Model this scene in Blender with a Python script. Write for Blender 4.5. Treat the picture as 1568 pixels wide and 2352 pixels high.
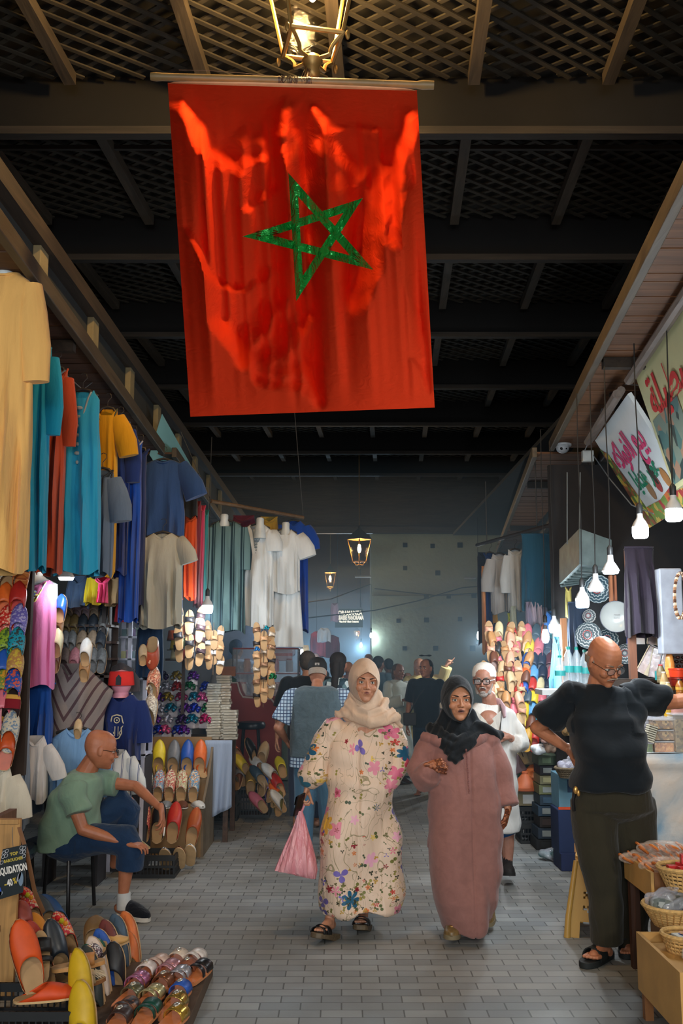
import bpy, bmesh, math, random
import numpy as np
from mathutils import Vector as V, Matrix as M
PI=math.pi; R=math.radians
for o in list(bpy.data.objects): bpy.data.objects.remove(o)
sc=bpy.context.scene; C=sc.collection
FPX=2287.0; PITCH=math.atan(327/FPX); CAMZ=1.7
cd=bpy.data.cameras.new('camera'); cam=bpy.data.objects.new('camera',cd); C.objects.link(cam)
cd.sensor_fit='VERTICAL'; cd.sensor_height=36.0; cd.lens=36.0*FPX/2352; cd.clip_end=300
cam.location=(0,0,CAMZ); cam.rotation_euler=(PI/2+PITCH,0,0); sc.camera=cam
sc.view_settings.view_transform='Standard'; sc.view_settings.look='None'; sc.view_settings.gamma=1
sc.view_settings.use_curve_mapping=False; sc.view_settings.exposure=0.25
w=bpy.data.worlds.new('world'); sc.world=w; w.use_nodes=True
w.node_tree.nodes['Background'].inputs[0].default_value=(0.30,0.42,0.55,1)
w.node_tree.nodes['Background'].inputs[1].default_value=0.35
def light(kind,name,loc,energy,col=(1,1,1),size=0.3,sy=None,rot=None):
    l=bpy.data.lights.new(name,kind); l.energy=energy; l.color=col
    o=bpy.data.objects.new(name,l); C.objects.link(o); o.location=loc
    if kind=='AREA':
        l.size=size
        if sy: l.shape='RECTANGLE'; l.size_y=sy
    else: l.shadow_soft_size=size
    if rot: o.rotation_euler=rot
    return o
# unseen fill lights added around the viewer: cool area light, warm point lights
light('AREA','street_mouth_daylight',(0,-7,3.0),420,(0.84,0.93,1.0),5,3.0,(R(84),0,0))
light('POINT','bulb_glow',(-2.1,1.4,2.7),95,(1.0,0.93,0.82),0.12)
light('POINT','bulb_glow',(2.0,1.8,2.7),120,(1.0,0.9,0.76),0.12)
light('POINT','bulb_glow',(-0.3,-1.2,2.9),110,(1.0,0.90,0.74),0.2)

def lin(c):
    c=c/255.0
    return c/12.92 if c<=0.04045 else ((c+0.055)/1.055)**2.4
def rgb(c): return (lin(c[0]),lin(c[1]),lin(c[2]),1)
def at(px,py,Y):
    u=(1176-py)/FPX; y=math.cos(PITCH)-math.sin(PITCH)*u; z=math.sin(PITCH)+math.cos(PITCH)*u
    t=Y/y; return V(((px-784)/FPX*t, Y, CAMZ+z*t))
def gnd(px,py,z=0):
    u=(1176-py)/FPX; y=math.cos(PITCH)-math.sin(PITCH)*u; zz=math.sin(PITCH)+math.cos(PITCH)*u
    t=(z-CAMZ)/zz; return V(((px-784)/FPX*t, y*t, z))
rnd=random.Random(7)

# ---------------------------------------------------------------- materials
MC={}
def nodes(name):
    m=bpy.data.materials.new(name); m.use_nodes=True; nt=m.node_tree; return m,nt,nt.nodes['Principled BSDF']
def nn(nt,t,**k):
    n=nt.nodes.new(t)
    for a,b in k.items():
        if a in n.inputs: n.inputs[a].default_value=b
        else: setattr(n,a,b)
    return n
def ramp(nt,pts,interp='LINEAR'):
    n=nt.nodes.new('ShaderNodeValToRGB'); r=n.color_ramp; r.interpolation=interp
    while len(r.elements)<len(pts): r.elements.new(0.5)
    for e,(p,c) in zip(r.elements,pts): e.position=p; e.color=c if len(c)==4 else rgb(c)
    return n
def bump(nt,bs,src,strength=0.3,dist=0.01):
    b=nn(nt,'ShaderNodeBump',Strength=strength,Distance=dist); nt.links.new(src,b.inputs['Height']); nt.links.new(b.outputs[0],bs.inputs['Normal']); return b
def plain(col,rough=0.6,metal=0,nv=0.12,ns=12,bs_=0.15,name='surface',spec=0.5,coat=0):
    k=('p',tuple(col),rough,metal,nv,ns,bs_,spec,coat)
    if k in MC: return MC[k]
    m,nt,b=nodes(name)
    tc=nn(nt,'ShaderNodeTexCoord'); n=nn(nt,'ShaderNodeTexNoise',Scale=ns,Detail=4.0); nt.links.new(tc.outputs['Object'],n.inputs['Vector'])
    c=rgb(col); lo=tuple(x*(1-nv) for x in c[:3])+(1,); hi=tuple(min(1,x*(1+nv)) for x in c[:3])+(1,)
    r=ramp(nt,[(0.3,lo),(0.7,hi)]); nt.links.new(n.outputs[0],r.inputs[0]); nt.links.new(r.outputs[0],b.inputs['Base Color'])
    b.inputs['Roughness'].default_value=rough; b.inputs['Metallic'].default_value=metal; b.inputs['Specular IOR Level'].default_value=spec
    b.inputs['Coat Weight'].default_value=coat
    if bs_: bump(nt,b,n.outputs[0],bs_,0.005)
    MC[k]=m; return m
def fabric(col,sx=9,sz=1.6,st=0.6,rough=0.85,trans=0,dist=0.03):
    k=('f',tuple(col),sx,sz,st,rough,trans)
    if k in MC: return MC[k]
    m,nt,b=nodes('fabric')
    tc=nn(nt,'ShaderNodeTexCoord'); mp=nn(nt,'ShaderNodeMapping'); mp.inputs['Scale'].default_value=(sx,sx,sz)
    nt.links.new(tc.outputs['Object'],mp.inputs[0])
    n=nn(nt,'ShaderNodeTexNoise',Scale=1.0,Detail=5.0,Distortion=0.6); nt.links.new(mp.outputs[0],n.inputs['Vector'])
    c=rgb(col); r=ramp(nt,[(0.25,tuple(x*0.86 for x in c[:3])+(1,)),(0.75,tuple(min(1,x*1.1) for x in c[:3])+(1,))])
    nt.links.new(n.outputs[0],r.inputs[0]); nt.links.new(r.outputs[0],b.inputs['Base Color'])
    b.inputs['Roughness'].default_value=rough; b.inputs['Sheen Weight'].default_value=0.15; b.inputs['Specular IOR Level'].default_value=0.2
    bump(nt,b,n.outputs[0],st,dist); MC[k]=m; return m
def stripes(cols,axis='X',scale=10,rough=0.85,vee=0,dist=0.0):
    """cloth woven in stripes; vee bends them into a chevron"""
    m,nt,b=nodes('striped_fabric'); tc=nn(nt,'ShaderNodeTexCoord'); sp=nn(nt,'ShaderNodeSeparateXYZ'); nt.links.new(tc.outputs['Object'],sp.inputs[0])
    a=nn(nt,'ShaderNodeMath',operation='ABSOLUTE'); nt.links.new(sp.outputs['X'],a.inputs[0])
    if vee:
        k=nn(nt,'ShaderNodeMath',operation='MULTIPLY_ADD'); nt.links.new(sp.outputs['Z'],k.inputs[0]); k.inputs[1].default_value=vee; nt.links.new(a.outputs[0],k.inputs[2]); src=k.outputs[0]
    else: src=(a if axis=='A' else sp).outputs[0 if axis=='A' else axis]
    w_=nn(nt,'ShaderNodeMath',operation='MULTIPLY'); nt.links.new(src,w_.inputs[0]); w_.inputs[1].default_value=scale
    f=nn(nt,'ShaderNodeMath',operation='FRACT'); nt.links.new(w_.outputs[0],f.inputs[0])
    r=ramp(nt,cols,'CONSTANT'); nt.links.new(f.outputs[0],r.inputs[0]); nt.links.new(r.outputs[0],b.inputs['Base Color'])
    b.inputs['Roughness'].default_value=rough; b.inputs['Specular IOR Level'].default_value=0.2
    n=nn(nt,'ShaderNodeTexNoise',Scale=14.0,Detail=4.0); nt.links.new(tc.outputs['Object'],n.inputs['Vector']); bump(nt,b,n.outputs[0],0.3,0.02)
    return m
def wood(col,scale=1.0,rough=0.6,axis=1,dark=0.55):
    k=('w',tuple(col),scale,axis,dark)
    if k in MC: return MC[k]
    m,nt,b=nodes('wood'); tc=nn(nt,'ShaderNodeTexCoord'); mp=nn(nt,'ShaderNodeMapping')
    s=[14*scale]*3; s[axis]=1.2*scale; mp.inputs['Scale'].default_value=s; nt.links.new(tc.outputs['Object'],mp.inputs[0])
    n=nn(nt,'ShaderNodeTexNoise',Scale=1.5,Detail=6.0,Distortion=1.0); nt.links.new(mp.outputs[0],n.inputs['Vector'])
    c=rgb(col); r=ramp(nt,[(0.3,tuple(x*dark for x in c[:3])+(1,)),(0.65,c)]); nt.links.new(n.outputs[0],r.inputs[0]); nt.links.new(r.outputs[0],b.inputs['Base Color'])
    b.inputs['Roughness'].default_value=rough; bump(nt,b,n.outputs[0],0.25,0.01); MC[k]=m; return m
def emit(col,s,name='glow'):
    k=('e',tuple(col),s)
    if k in MC: return MC[k]
    m,nt,b=nodes(name); b.inputs['Base Color'].default_value=rgb(col); b.inputs['Emission Color'].default_value=rgb(col); b.inputs['Emission Strength'].default_value=s; MC[k]=m; return m
def glass(col=(235,240,245),alpha=0.25,rough=0.08):
    k=('g',tuple(col),alpha,rough)
    if k in MC: return MC[k]
    m,nt,b=nodes('clear_plastic'); b.inputs['Base Color'].default_value=rgb(col); b.inputs['Roughness'].default_value=rough; b.inputs['Alpha'].default_value=alpha; b.inputs['Specular IOR Level'].default_value=1.0
    tc=nn(nt,'ShaderNodeTexCoord'); n=nn(nt,'ShaderNodeTexNoise',Scale=30.0,Detail=3.0); nt.links.new(tc.outputs['Object'],n.inputs['Vector']); bump(nt,b,n.outputs[0],0.5,0.01)
    MC[k]=m; return m
def speck(cols,scale=60,rough=0.6,bs_=0.5,metal=0,name='mottled',coat=0,dist=0.01):
    """cells of several colours: nuts, dates, embroidery, beads"""
    k=('s',tuple(map(tuple,cols)),scale,rough,metal,coat)
    if k in MC: return MC[k]
    m,nt,b=nodes(name); tc=nn(nt,'ShaderNodeTexCoord'); v=nn(nt,'ShaderNodeTexVoronoi',Scale=scale); nt.links.new(tc.outputs['Object'],v.inputs['Vector'])
    sp=nn(nt,'ShaderNodeSeparateColor'); nt.links.new(v.outputs['Color'],sp.inputs[0])
    r=ramp(nt,[(i/len(cols),c) for i,c in enumerate(cols)],'CONSTANT'); nt.links.new(sp.outputs[0],r.inputs[0]); nt.links.new(r.outputs[0],b.inputs['Base Color'])
    b.inputs['Roughness'].default_value=rough; b.inputs['Metallic'].default_value=metal; b.inputs['Coat Weight'].default_value=coat
    bump(nt,b,v.outputs['Distance'],-bs_,dist); MC[k]=m; return m

# ---------------------------------------------------------------- mesh builder
def ortho(d):
    d=d.normalized(); a=V((0,0,1)) if abs(d.z)<0.9 else V((1,0,0)); x=d.cross(a).normalized(); return x,d.cross(x).normalized(),d
class MB:
    def __init__(s): s.v=[]; s.f=[]
    def add(s,vs,fs):
        b=len(s.v); s.v.extend([tuple(p) for p in vs]); s.f.extend([tuple(b+i for i in f) for f in fs]); return s
    def box(s,c,d,rot=None):
        c=V(c); h=[x/2 for x in d]; vs=[V((sx*h[0],sy*h[1],sz*h[2])) for sx in(-1,1) for sy in(-1,1) for sz in(-1,1)]
        if rot is not None: vs=[rot@p for p in vs]
        return s.add([p+c for p in vs],[(0,1,3,2),(4,6,7,5),(0,4,5,1),(2,3,7,6),(0,2,6,4),(1,5,7,3)])
    def loft(s,rings,cap0=True,cap1=True):
        n=len(rings[0]); b=len(s.v)
        for r in rings: s.v.extend([tuple(p) for p in r])
        for i in range(len(rings)-1):
            for j in range(n):
                k=(j+1)%n; s.f.append((b+i*n+j,b+i*n+k,b+(i+1)*n+k,b+(i+1)*n+j))
        if cap0: s.f.append(tuple(b+j for j in range(n-1,-1,-1)))
        if cap1: s.f.append(tuple(b+(len(rings)-1)*n+j for j in range(n)))
        return s
    def tube(s,a,b,r0,r1=None,n=10,cap=True):
        a=V(a);b=V(b); r1=r0 if r1 is None else r1
        if (b-a).length<1e-6: return s
        x,y,_=ortho(b-a)
        rg=[[p+(x*math.cos(2*PI*j/n)+y*math.sin(2*PI*j/n))*r for j in range(n)] for p,r in((a,r0),(b,r1))]
        return s.loft(rg,cap,cap)
    def path(s,pts,r,n=8,cap=True,sx=1,sy=1):
        pts=[V(p) for p in pts]; rs=r if isinstance(r,(list,tuple)) else [r]*len(pts); rg=[]; px=None
        for i,p in enumerate(pts):
            d=(pts[min(i+1,len(pts)-1)]-pts[max(i-1,0)])
            if d.length<1e-9: d=V((0,0,1))
            d.normalize()
            if px is None: x,y,_=ortho(d)
            else:
                x=px-d*px.dot(d); x=x.normalized() if x.length>1e-6 else ortho(d)[0]; y=d.cross(x).normalized()
            px=x; rg.append([p+(x*math.cos(2*PI*j/n)*sx+y*math.sin(2*PI*j/n)*sy)*rs[i] for j in range(n)])
        return s.loft(rg,cap,cap)
    def cap(s,a,b,ra,rb,n=12):
        a=V(a);b=V(b); d=b-a
        if d.length<1e-5: return s.ell(a,(ra,ra,ra))
        x,y,z=ortho(d); rg=[]
        for k in range(5):
            t=PI/2*(1-k/4.0); rg.append([a-z*ra*math.sin(t)+(x*math.cos(2*PI*j/n)+y*math.sin(2*PI*j/n))*max(ra*math.cos(t),1e-4) for j in range(n)])
        for k in range(5):
            t=PI/2*k/4.0; rg.append([b+z*rb*math.sin(t)+(x*math.cos(2*PI*j/n)+y*math.sin(2*PI*j/n))*max(rb*math.cos(t),1e-4) for j in range(n)])
        return s.loft(rg)
    def ell(s,c,r,mat=None,n=16,m=10):
        c=V(c); rg=[]
        for i in range(m+1):
            t=-PI/2+PI*i/m; rg.append([V((r[0]*max(math.cos(t),1e-3)*math.cos(2*PI*j/n),r[1]*max(math.cos(t),1e-3)*math.sin(2*PI*j/n),r[2]*math.sin(t))) for j in range(n)])
        rg=[[ (mat@p if mat is not None else p)+c for p in q] for q in rg]
        return s.loft(rg)
    def lathe(s,prof,n=24,c=(0,0,0),cap0=True,cap1=True):
        c=V(c); return s.loft([[c+V((r*math.cos(2*PI*j/n),r*math.sin(2*PI*j/n),z)) for j in range(n)] for r,z in prof],cap0,cap1)
    def prism(s,pts,a,b):
        """polygon pts (2D) extruded: a,b functions mapping (x,y)->front / back point"""
        n=len(pts); vs=[a(*p) for p in pts]+[b(*p) for p in pts]
        fs=[tuple(range(n)),tuple(range(2*n-1,n-1,-1))]+[((j+1)%n,j,n+j,n+(j+1)%n) for j in range(n)]
        return s.add(vs,fs)
    def grid(s,fn,nu,nv):
        b=len(s.v)
        for i in range(nu+1):
            for j in range(nv+1): s.v.append(tuple(fn(i/nu,j/nv)))
        for i in range(nu):
            for j in range(nv):
                q=b+i*(nv+1)+j; s.f.append((q,q+nv+1,q+nv+2,q+1))
        return s
    def xf(s,mt,i0=0):
        for i in range(i0,len(s.v)): s.v[i]=tuple(mt@V(s.v[i]))
        return s
    def build(s,name,m=None,parent=None,loc=None,rot=None,smooth=40,solid=0,bevel=0,normals=True):
        me=bpy.data.meshes.new(name); me.from_pydata(s.v,[],s.f); me.update()
        if normals:
            bm=bmesh.new(); bm.from_mesh(me); bmesh.ops.recalc_face_normals(bm,faces=bm.faces); bm.to_mesh(me); bm.free()
        if smooth:
            me.polygons.foreach_set('use_smooth',[True]*len(me.polygons)); me.set_sharp_from_angle(angle=R(smooth))
        o=bpy.data.objects.new(name,me); C.objects.link(o)
        if m is not None:
            me.materials.append(m); o.material_slots[0].link='OBJECT'; o.material_slots[0].material=m
        if parent is not None: o.parent=parent
        if loc is not None: o.location=loc
        if rot is not None: o.rotation_euler=rot
        if solid:
            q=o.modifiers.new('thickness','SOLIDIFY'); q.thickness=solid; q.offset=0
        if bevel:
            q=o.modifiers.new('bevel','BEVEL'); q.width=bevel; q.segments=2; q.limit_method='ANGLE'
        return o
def fuse(name,mb,voxel,m,parent=None,smooth=2,fn=None,loc=None):
    me=bpy.data.meshes.new('tmp'); me.from_pydata(mb.v,[],mb.f); me.update()
    bm=bmesh.new(); bm.from_mesh(me); bmesh.ops.recalc_face_normals(bm,faces=bm.faces); bm.to_mesh(me); bm.free()
    t=bpy.data.objects.new('tmp',me); C.objects.link(t)
    q=t.modifiers.new('r','REMESH'); q.mode='VOXEL'; q.voxel_size=voxel
    if smooth: q=t.modifiers.new('s','SMOOTH'); q.factor=0.5; q.iterations=smooth
    dg=bpy.context.evaluated_depsgraph_get(); dg.update()
    n2=bpy.data.meshes.new_from_object(t.evaluated_get(dg)); bpy.data.objects.remove(t); bpy.data.meshes.remove(me)
    if fn is not None:
        c=np.empty(len(n2.vertices)*3,np.float32); n2.vertices.foreach_get('co',c); c=c.reshape(-1,3)
        nr=np.empty(len(n2.vertices)*3,np.float32); n2.vertex_normals.foreach_get('vector',nr); nr=nr.reshape(-1,3)
        c=fn(c,nr).astype(np.float32); n2.vertices.foreach_set('co',c.ravel()); n2.update()
    n2.polygons.foreach_set('use_smooth',[True]*len(n2.polygons)); n2.name=name
    n2.materials.clear(); n2.materials.append(m)
    o=bpy.data.objects.new(name,n2); C.objects.link(o)
    o.material_slots[0].link='OBJECT'; o.material_slots[0].material=m
    if parent is not None: o.parent=parent
    if loc is not None: o.location=loc
    return o
def folds(amp=0.012,freq=30,vert=True,amp2=0.006,seed=0,z0=None,z1=None):
    def fn(c,n):
        x,y,z=c[:,0],c[:,1],c[:,2]; p=seed*1.7
        w1=np.sin(3.1*z+p)*0.8+np.sin(5.3*x+2*p)*0.5
        a=np.sin(freq*(x*0.9+y*0.5)+2.5*w1+p)*0.6+np.sin(freq*0.55*(x-y*0.7)+3*np.sin(2.2*z+p))*0.5
        b=np.sin(26*z+7*x+3*np.sin(9*x+p)+2*np.sin(7*y))*0.6+np.sin(43*z-15*x+p)*0.3
        k=np.ones_like(z)
        if z0 is not None: k=np.clip((z0-z)/(z0-z1),0,1)
        d=amp*a*k+amp2*b
        return c+n*d[:,None]
    return fn
def tag(o,label,cat,group=None,kind=None):
    if label: o['label']=label
    if cat: o['category']=cat
    if group: o['group']=group
    if kind: o['kind']=kind
    return o
def thing(name,label,cat,loc=(0,0,0),rotz=0,group=None,rot=None):
    o=bpy.data.objects.new(name,None); C.objects.link(o); o.empty_display_size=0.1; o.location=loc
    o.rotation_euler=rot if rot else (0,0,rotz); return tag(o,label,cat,group)
def struct(name,mb,m,**k):
    o=mb.build(name,m,**k); o['kind']='structure'; return o
def dup(root,loc=None,rot=None,label=None,group=None,scale=None,mats=None):
    """copy a thing with its parts and sub-parts; mats maps part name -> material"""
    def cp(o,par):
        c=o.copy(); C.objects.link(c)
        if par is not None: c.parent=par
        if mats and o.type=='MESH':
            k=o.name.split('.')[0]
            if k in mats: c.material_slots[0].link='OBJECT'; c.material_slots[0].material=mats[k]
        for h in kids.get(o.name,[]): cp(h,c)
        return c
    kids={}
    def col(o):
        kids[o.name]=list(o.children)
        for h in o.children: col(h)
    col(root)
    r=cp(root,None)
    if loc is not None: r.location=loc
    if rot is not None: r.rotation_euler=rot
    if scale is not None: r.scale=(scale,)*3 if not isinstance(scale,(tuple,list)) else scale
    if label: r['label']=label
    if group: r['group']=group
    return r
def text(body,size,m,parent,mt,name='lettering',extrude=0.002,align='CENTER',sx=1.0,bold=0.0):
    c=bpy.data.curves.new('t','FONT'); c.body=body; c.size=size; c.align_x=align; c.align_y='CENTER'; c.extrude=extrude; c.offset=bold; c.resolution_u=3
    t=bpy.data.objects.new('t',c); C.objects.link(t); dg=bpy.context.evaluated_depsgraph_get(); dg.update()
    me=bpy.data.meshes.new_from_object(t.evaluated_get(dg)); bpy.data.objects.remove(t)
    me.transform(mt@M.Diagonal((sx,1,1,1))); me.materials.clear(); me.materials.append(m); me.name=name
    o=bpy.data.objects.new(name,me); C.objects.link(o); o.parent=parent; return o
def frame3(x,y,org):
    """matrix whose local x,y axes are given and whose z is the normal"""
    x=V(x).normalized(); y=V(y); y=(y-x*y.dot(x)).normalized(); z=x.cross(y)
    m=M.Identity(4)
    for i in range(3): m[i][0]=x[i]; m[i][1]=y[i]; m[i][2]=z[i]; m[i][3]=org[i]
    return m
# ================================================================ SETTING
# floor: grey pavers laid across the street
m,nt,b=nodes('paving'); tc=nn(nt,'ShaderNodeTexCoord')
br=nn(nt,'ShaderNodeTexBrick',Scale=1.0); nt.links.new(tc.outputs['Object'],br.inputs['Vector'])
for k,v in (('Color1',rgb((170,173,172))),('Color2',rgb((144,149,151))),('Mortar',rgb((104,106,105)))): br.inputs[k].default_value=v
br.inputs['Mortar Size'].default_value=0.004; br.inputs['Brick Width'].default_value=0.2; br.inputs['Row Height'].default_value=0.1; br.inputs['Bias'].default_value=0.0; br.inputs['Mortar Smooth'].default_value=0.3
n1=nn(nt,'ShaderNodeTexNoise',Scale=1.3,Detail=6.0); nt.links.new(tc.outputs['Object'],n1.inputs['Vector'])
n2=nn(nt,'ShaderNodeTexNoise',Scale=40.0,Detail=4.0); nt.links.new(tc.outputs['Object'],n2.inputs['Vector'])
mx=nn(nt,'ShaderNodeMix',data_type='RGBA',blend_type='MULTIPLY'); mx.inputs[0].default_value=1
r1=ramp(nt,[(0.25,(190,182,170)),(0.75,(255,255,255))]); nt.links.new(n1.outputs[0],r1.inputs[0]); nt.links.new(br.outputs[0],mx.inputs['A']); nt.links.new(r1.outputs[0],mx.inputs['B'])
nt.links.new(mx.outputs['Result'],b.inputs['Base Color']); r2=ramp(nt,[(0.3,(0.42,)*3+(1,)),(0.7,(0.7,)*3+(1,))]); nt.links.new(n1.outputs[0],r2.inputs[0]); nt.links.new(r2.outputs[0],b.inputs['Roughness'])
ad=nn(nt,'ShaderNodeMath',operation='MULTIPLY_ADD'); nt.links.new(n2.outputs[0],ad.inputs[0]); ad.inputs[1].default_value=0.25; nt.links.new(br.outputs['Fac'],ad.inputs[2])
bp=bump(nt,b,ad.outputs[0],0.5,0.006); bp.invert=True
struct('floor',MB().box((0,24,-0.05),(30,68,0.1)),m,smooth=0)
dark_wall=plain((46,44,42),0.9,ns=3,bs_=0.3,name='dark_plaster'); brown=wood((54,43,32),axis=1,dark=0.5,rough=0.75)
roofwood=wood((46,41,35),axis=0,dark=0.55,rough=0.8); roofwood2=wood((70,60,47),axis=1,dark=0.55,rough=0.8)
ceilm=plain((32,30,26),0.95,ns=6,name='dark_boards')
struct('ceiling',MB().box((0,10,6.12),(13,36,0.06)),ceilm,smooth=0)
# the roof lattice: thin slats crossing diagonally in each bay
mb=MB()
ch=[6.95+2.38*k for k in range(-3,8)]
for bi,y0 in enumerate(ch):
    y1=y0+2.38; ang=R(28)*(1 if True else -1)
    for k in range(-8,30):
        c0=-6.5+k*0.45
        # slat running along +x and slightly +y, clipped to the bay
        for layer,sg in ((0,1),(1,-1)):
            a=V((c0, y0+0.1 if sg>0 else y1-0.1, 5.93+0.02*layer)); d=V((math.cos(R(38)),sg*math.sin(R(38)),0)); L=(2.18)/math.sin(R(38))
            bb=a+d*L
            if bb.x<-5.8 or a.x>5.8: continue
            rot=M.Rotation(math.atan2(d.y,d.x),3,'Z'); mb.box((a+bb)/2,(L,0.035,0.012),rot)
            a2=a+V((0.225,0,0)); mb.box((a2+bb+V((0.225,0,0)))/2,(L,0.035,0.012),rot)
t=mb.build('trim_1',wood((54,49,39),axis=0,dark=0.7,rough=0.8),smooth=0); t['kind']='structure'
for i,y0 in enumerate(ch):
    mb=MB().box((0,y0,5.55),(12,0.09,0.06))
    mb.box((0,y0+0.8,5.86),(12,0.035,0.035))
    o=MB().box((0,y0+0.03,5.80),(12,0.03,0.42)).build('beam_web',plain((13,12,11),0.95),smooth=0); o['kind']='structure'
    t=mb.build('roof_beam',roofwood,smooth=0); t['kind']='structure'
    if True:
        for k in range(-5,6):
            x=(k*0.98+0.05)+0.052*(y0-6.8); L=1.9
            t2=MB().box((x,y0+1.22,5.85),(0.085,L,0.09),M.Rotation(-math.atan(0.052),3,'Z')).build('roof_joist',roofwood2,smooth=0); t2['kind']='structure'
# side walls behind the stalls
plaster=plain((122,112,100),0.9,ns=4,bs_=0.3,name='plaster')
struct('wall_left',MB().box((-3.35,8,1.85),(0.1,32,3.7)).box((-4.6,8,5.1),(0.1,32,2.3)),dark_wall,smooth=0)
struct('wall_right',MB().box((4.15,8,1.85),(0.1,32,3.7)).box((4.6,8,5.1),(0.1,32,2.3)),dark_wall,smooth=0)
# back wall with rows of putlog holes
m,nt,b=nodes('rammed_earth_wall'); tc=nn(nt,'ShaderNodeTexCoord'); n=nn(nt,'ShaderNodeTexNoise',Scale=0.8,Detail=7.0); nt.links.new(tc.outputs['Object'],n.inputs['Vector'])
r=ramp(nt,[(0.3,(124,130,108)),(0.7,(152,158,134))]); nt.links.new(n.outputs[0],r.inputs[0]); nt.links.new(r.outputs[0],b.inputs['Base Color']); b.inputs['Roughness'].default_value=0.95
n=nn(nt,'ShaderNodeTexNoise',Scale=9.0,Detail=7.0); nt.links.new(tc.outputs['Object'],n.inputs['Vector']); bump(nt,b,n.outputs[0],0.4,0.03)
wallm=m
YW=24.0; xl=at(853,1503,YW).x
struct('wall_back',MB().box(((xl+9)/2,YW+0.6,2.9),(9-xl,1.2,5.8)).box(((xl+9)/2,YW-0.04,1.55+0.0),(9-xl,0.08,3.12)),wallm,smooth=0,bevel=0.03)
hm=plain((30,30,28),1.0)
for px,py in [(930,1252),(993,1254),(1056,1252),(930,1305),(1005,1316),(979,1370),(1030,1370),(1088,1368),(915,1426),(979,1424),(1056,1422),(929,1489),(1000,1489),(1085,1489)]:
    p=at(px,py,YW-0.08 if py>1360 else YW); s=rnd.uniform(0.10,0.14)
    o=MB().box(p,(s,0.03,s)).build('wall_hole',hm,smooth=0); o['kind']='structure'
# the dark header above the back wall
struct('trim_2',MB().box((0,23.6,5.45),(13,0.12,1.55)).box((0,23.5,4.62),(13,0.2,0.16)),wood((60,56,50),axis=0),smooth=0)
struct('trim_3',MB().box((-2.9,24.5,2.9),(0.3,1.2,5.8)),dark_wall,smooth=0)
# alley going on beyond: brown facades
alley=plain((120,96,78),0.9,ns=2,bs_=0.3,name='ochre_plaster')
struct('wall_alley_end',MB().box((-2,44,5),(14,0.4,10)),alley,smooth=0)
struct('wall_alley_left',MB().box((-5.2,34,4.5),(0.3,20,9)).box((-3.4,30,1.6),(1.6,5,3.2)),alley,smooth=0)
struct('ceiling_alley',MB().box((-1,34,7.4),(9,20,0.1)),ceilm,smooth=0)
# ---- left: shop facade above the awning, awning of planks
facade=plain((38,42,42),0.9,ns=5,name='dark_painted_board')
postm=plain((126,115,84),0.8,ns=8,name='cream_post')
def XL(Y): return -1.59-0.03*(Y-4.95)
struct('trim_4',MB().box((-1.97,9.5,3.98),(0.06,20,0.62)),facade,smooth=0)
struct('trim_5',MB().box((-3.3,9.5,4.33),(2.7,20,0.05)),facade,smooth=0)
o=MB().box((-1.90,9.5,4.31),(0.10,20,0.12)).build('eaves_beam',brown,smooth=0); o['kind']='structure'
for k in range(12):
    y=0.65+1.35*k+0.0
    o=MB().box((-1.915,y,3.96),(0.05,0.17,0.60)).build('facade_post',postm,smooth=0,bevel=0.004); o['kind']='structure'
def awning(side,ya,yb,xf,depth,z,label,pitch=0.06):
    r=thing('awning',label,'awning',(0,0,0),group=None)
    xa,xb=xf(ya),xf(yb); s=side
    n=int((yb-ya)/0.11)
    mb=MB()
    for i in range(n):
        y=ya+(yb-ya)*(i+0.5)/n; x=xf(y); dz=rnd.uniform(-0.004,0.004)
        mb.box((x+s*depth/2,y,z+0.03+dz),(depth,(yb-ya)/n-0.006,0.02))
    mb.build('soffit_planks',wood((84,56,38) if s<0 else (122,82,52),axis=0,dark=0.5,rough=0.7),r,smooth=0)
    ang=math.atan2(xb-xa,yb-ya); L=math.hypot(xb-xa,yb-ya)
    MB().box(((xa+xb)/2,(ya+yb)/2,z+0.035),(0.05,L,0.10),M.Rotation(-ang,3,'Z')).build('edge_board',wood((72,62,48) if s<0 else (92,80,62),axis=1,dark=0.6),r,smooth=0,bevel=0.006)
    MB().box(((xa+xb)/2+s*depth,(ya+yb)/2,z-0.05),(0.07,L,0.14),M.Rotation(-ang,3,'Z')).build('back_rail',wood((60,52,44),axis=1,dark=0.6),r,smooth=0,bevel=0.01)
    for k in range(int((yb-ya)/1.3)+1):
        y=ya+0.3+1.3*k
        if y<yb and k%3==1: MB().box((xf(y)+s*depth*0.55,y,z-0.02),(depth*0.95,0.06,0.07)).build('bracket',brown,r,smooth=0)
    return r
awning(-1,0.5,9.4,XL,0.55,3.62,'plank awning over the left stalls, nearer one with the kaftans hanging under it')
awning(-1,9.75,20.0,lambda Y:-1.66-0.025*(Y-9.4),0.6,3.66,'plank awning over the left stalls, farther one beyond the navy tunic')
XR1=lambda Y:1.57+(Y-5.06)*0.105
XR2=lambda Y:1.80+(Y-8.8)*0.116
awning(1,1.0,9.45,XR1,0.50,3.66,'plank awning over the right stalls, nearer one above the Arabic signs')
awning(1,9.55,19.0,XR2,0.55,3.62,'plank awning over the right stalls, farther one beyond the security camera')
struct('trim_6',MB().box((3.3,9.5,4.05),(2.2,20,0.05)).box((2.55,9.5,3.95),(0.08,20,0.7),M.Rotation(-0.08,3,'Z')),facade,smooth=0)
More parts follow.
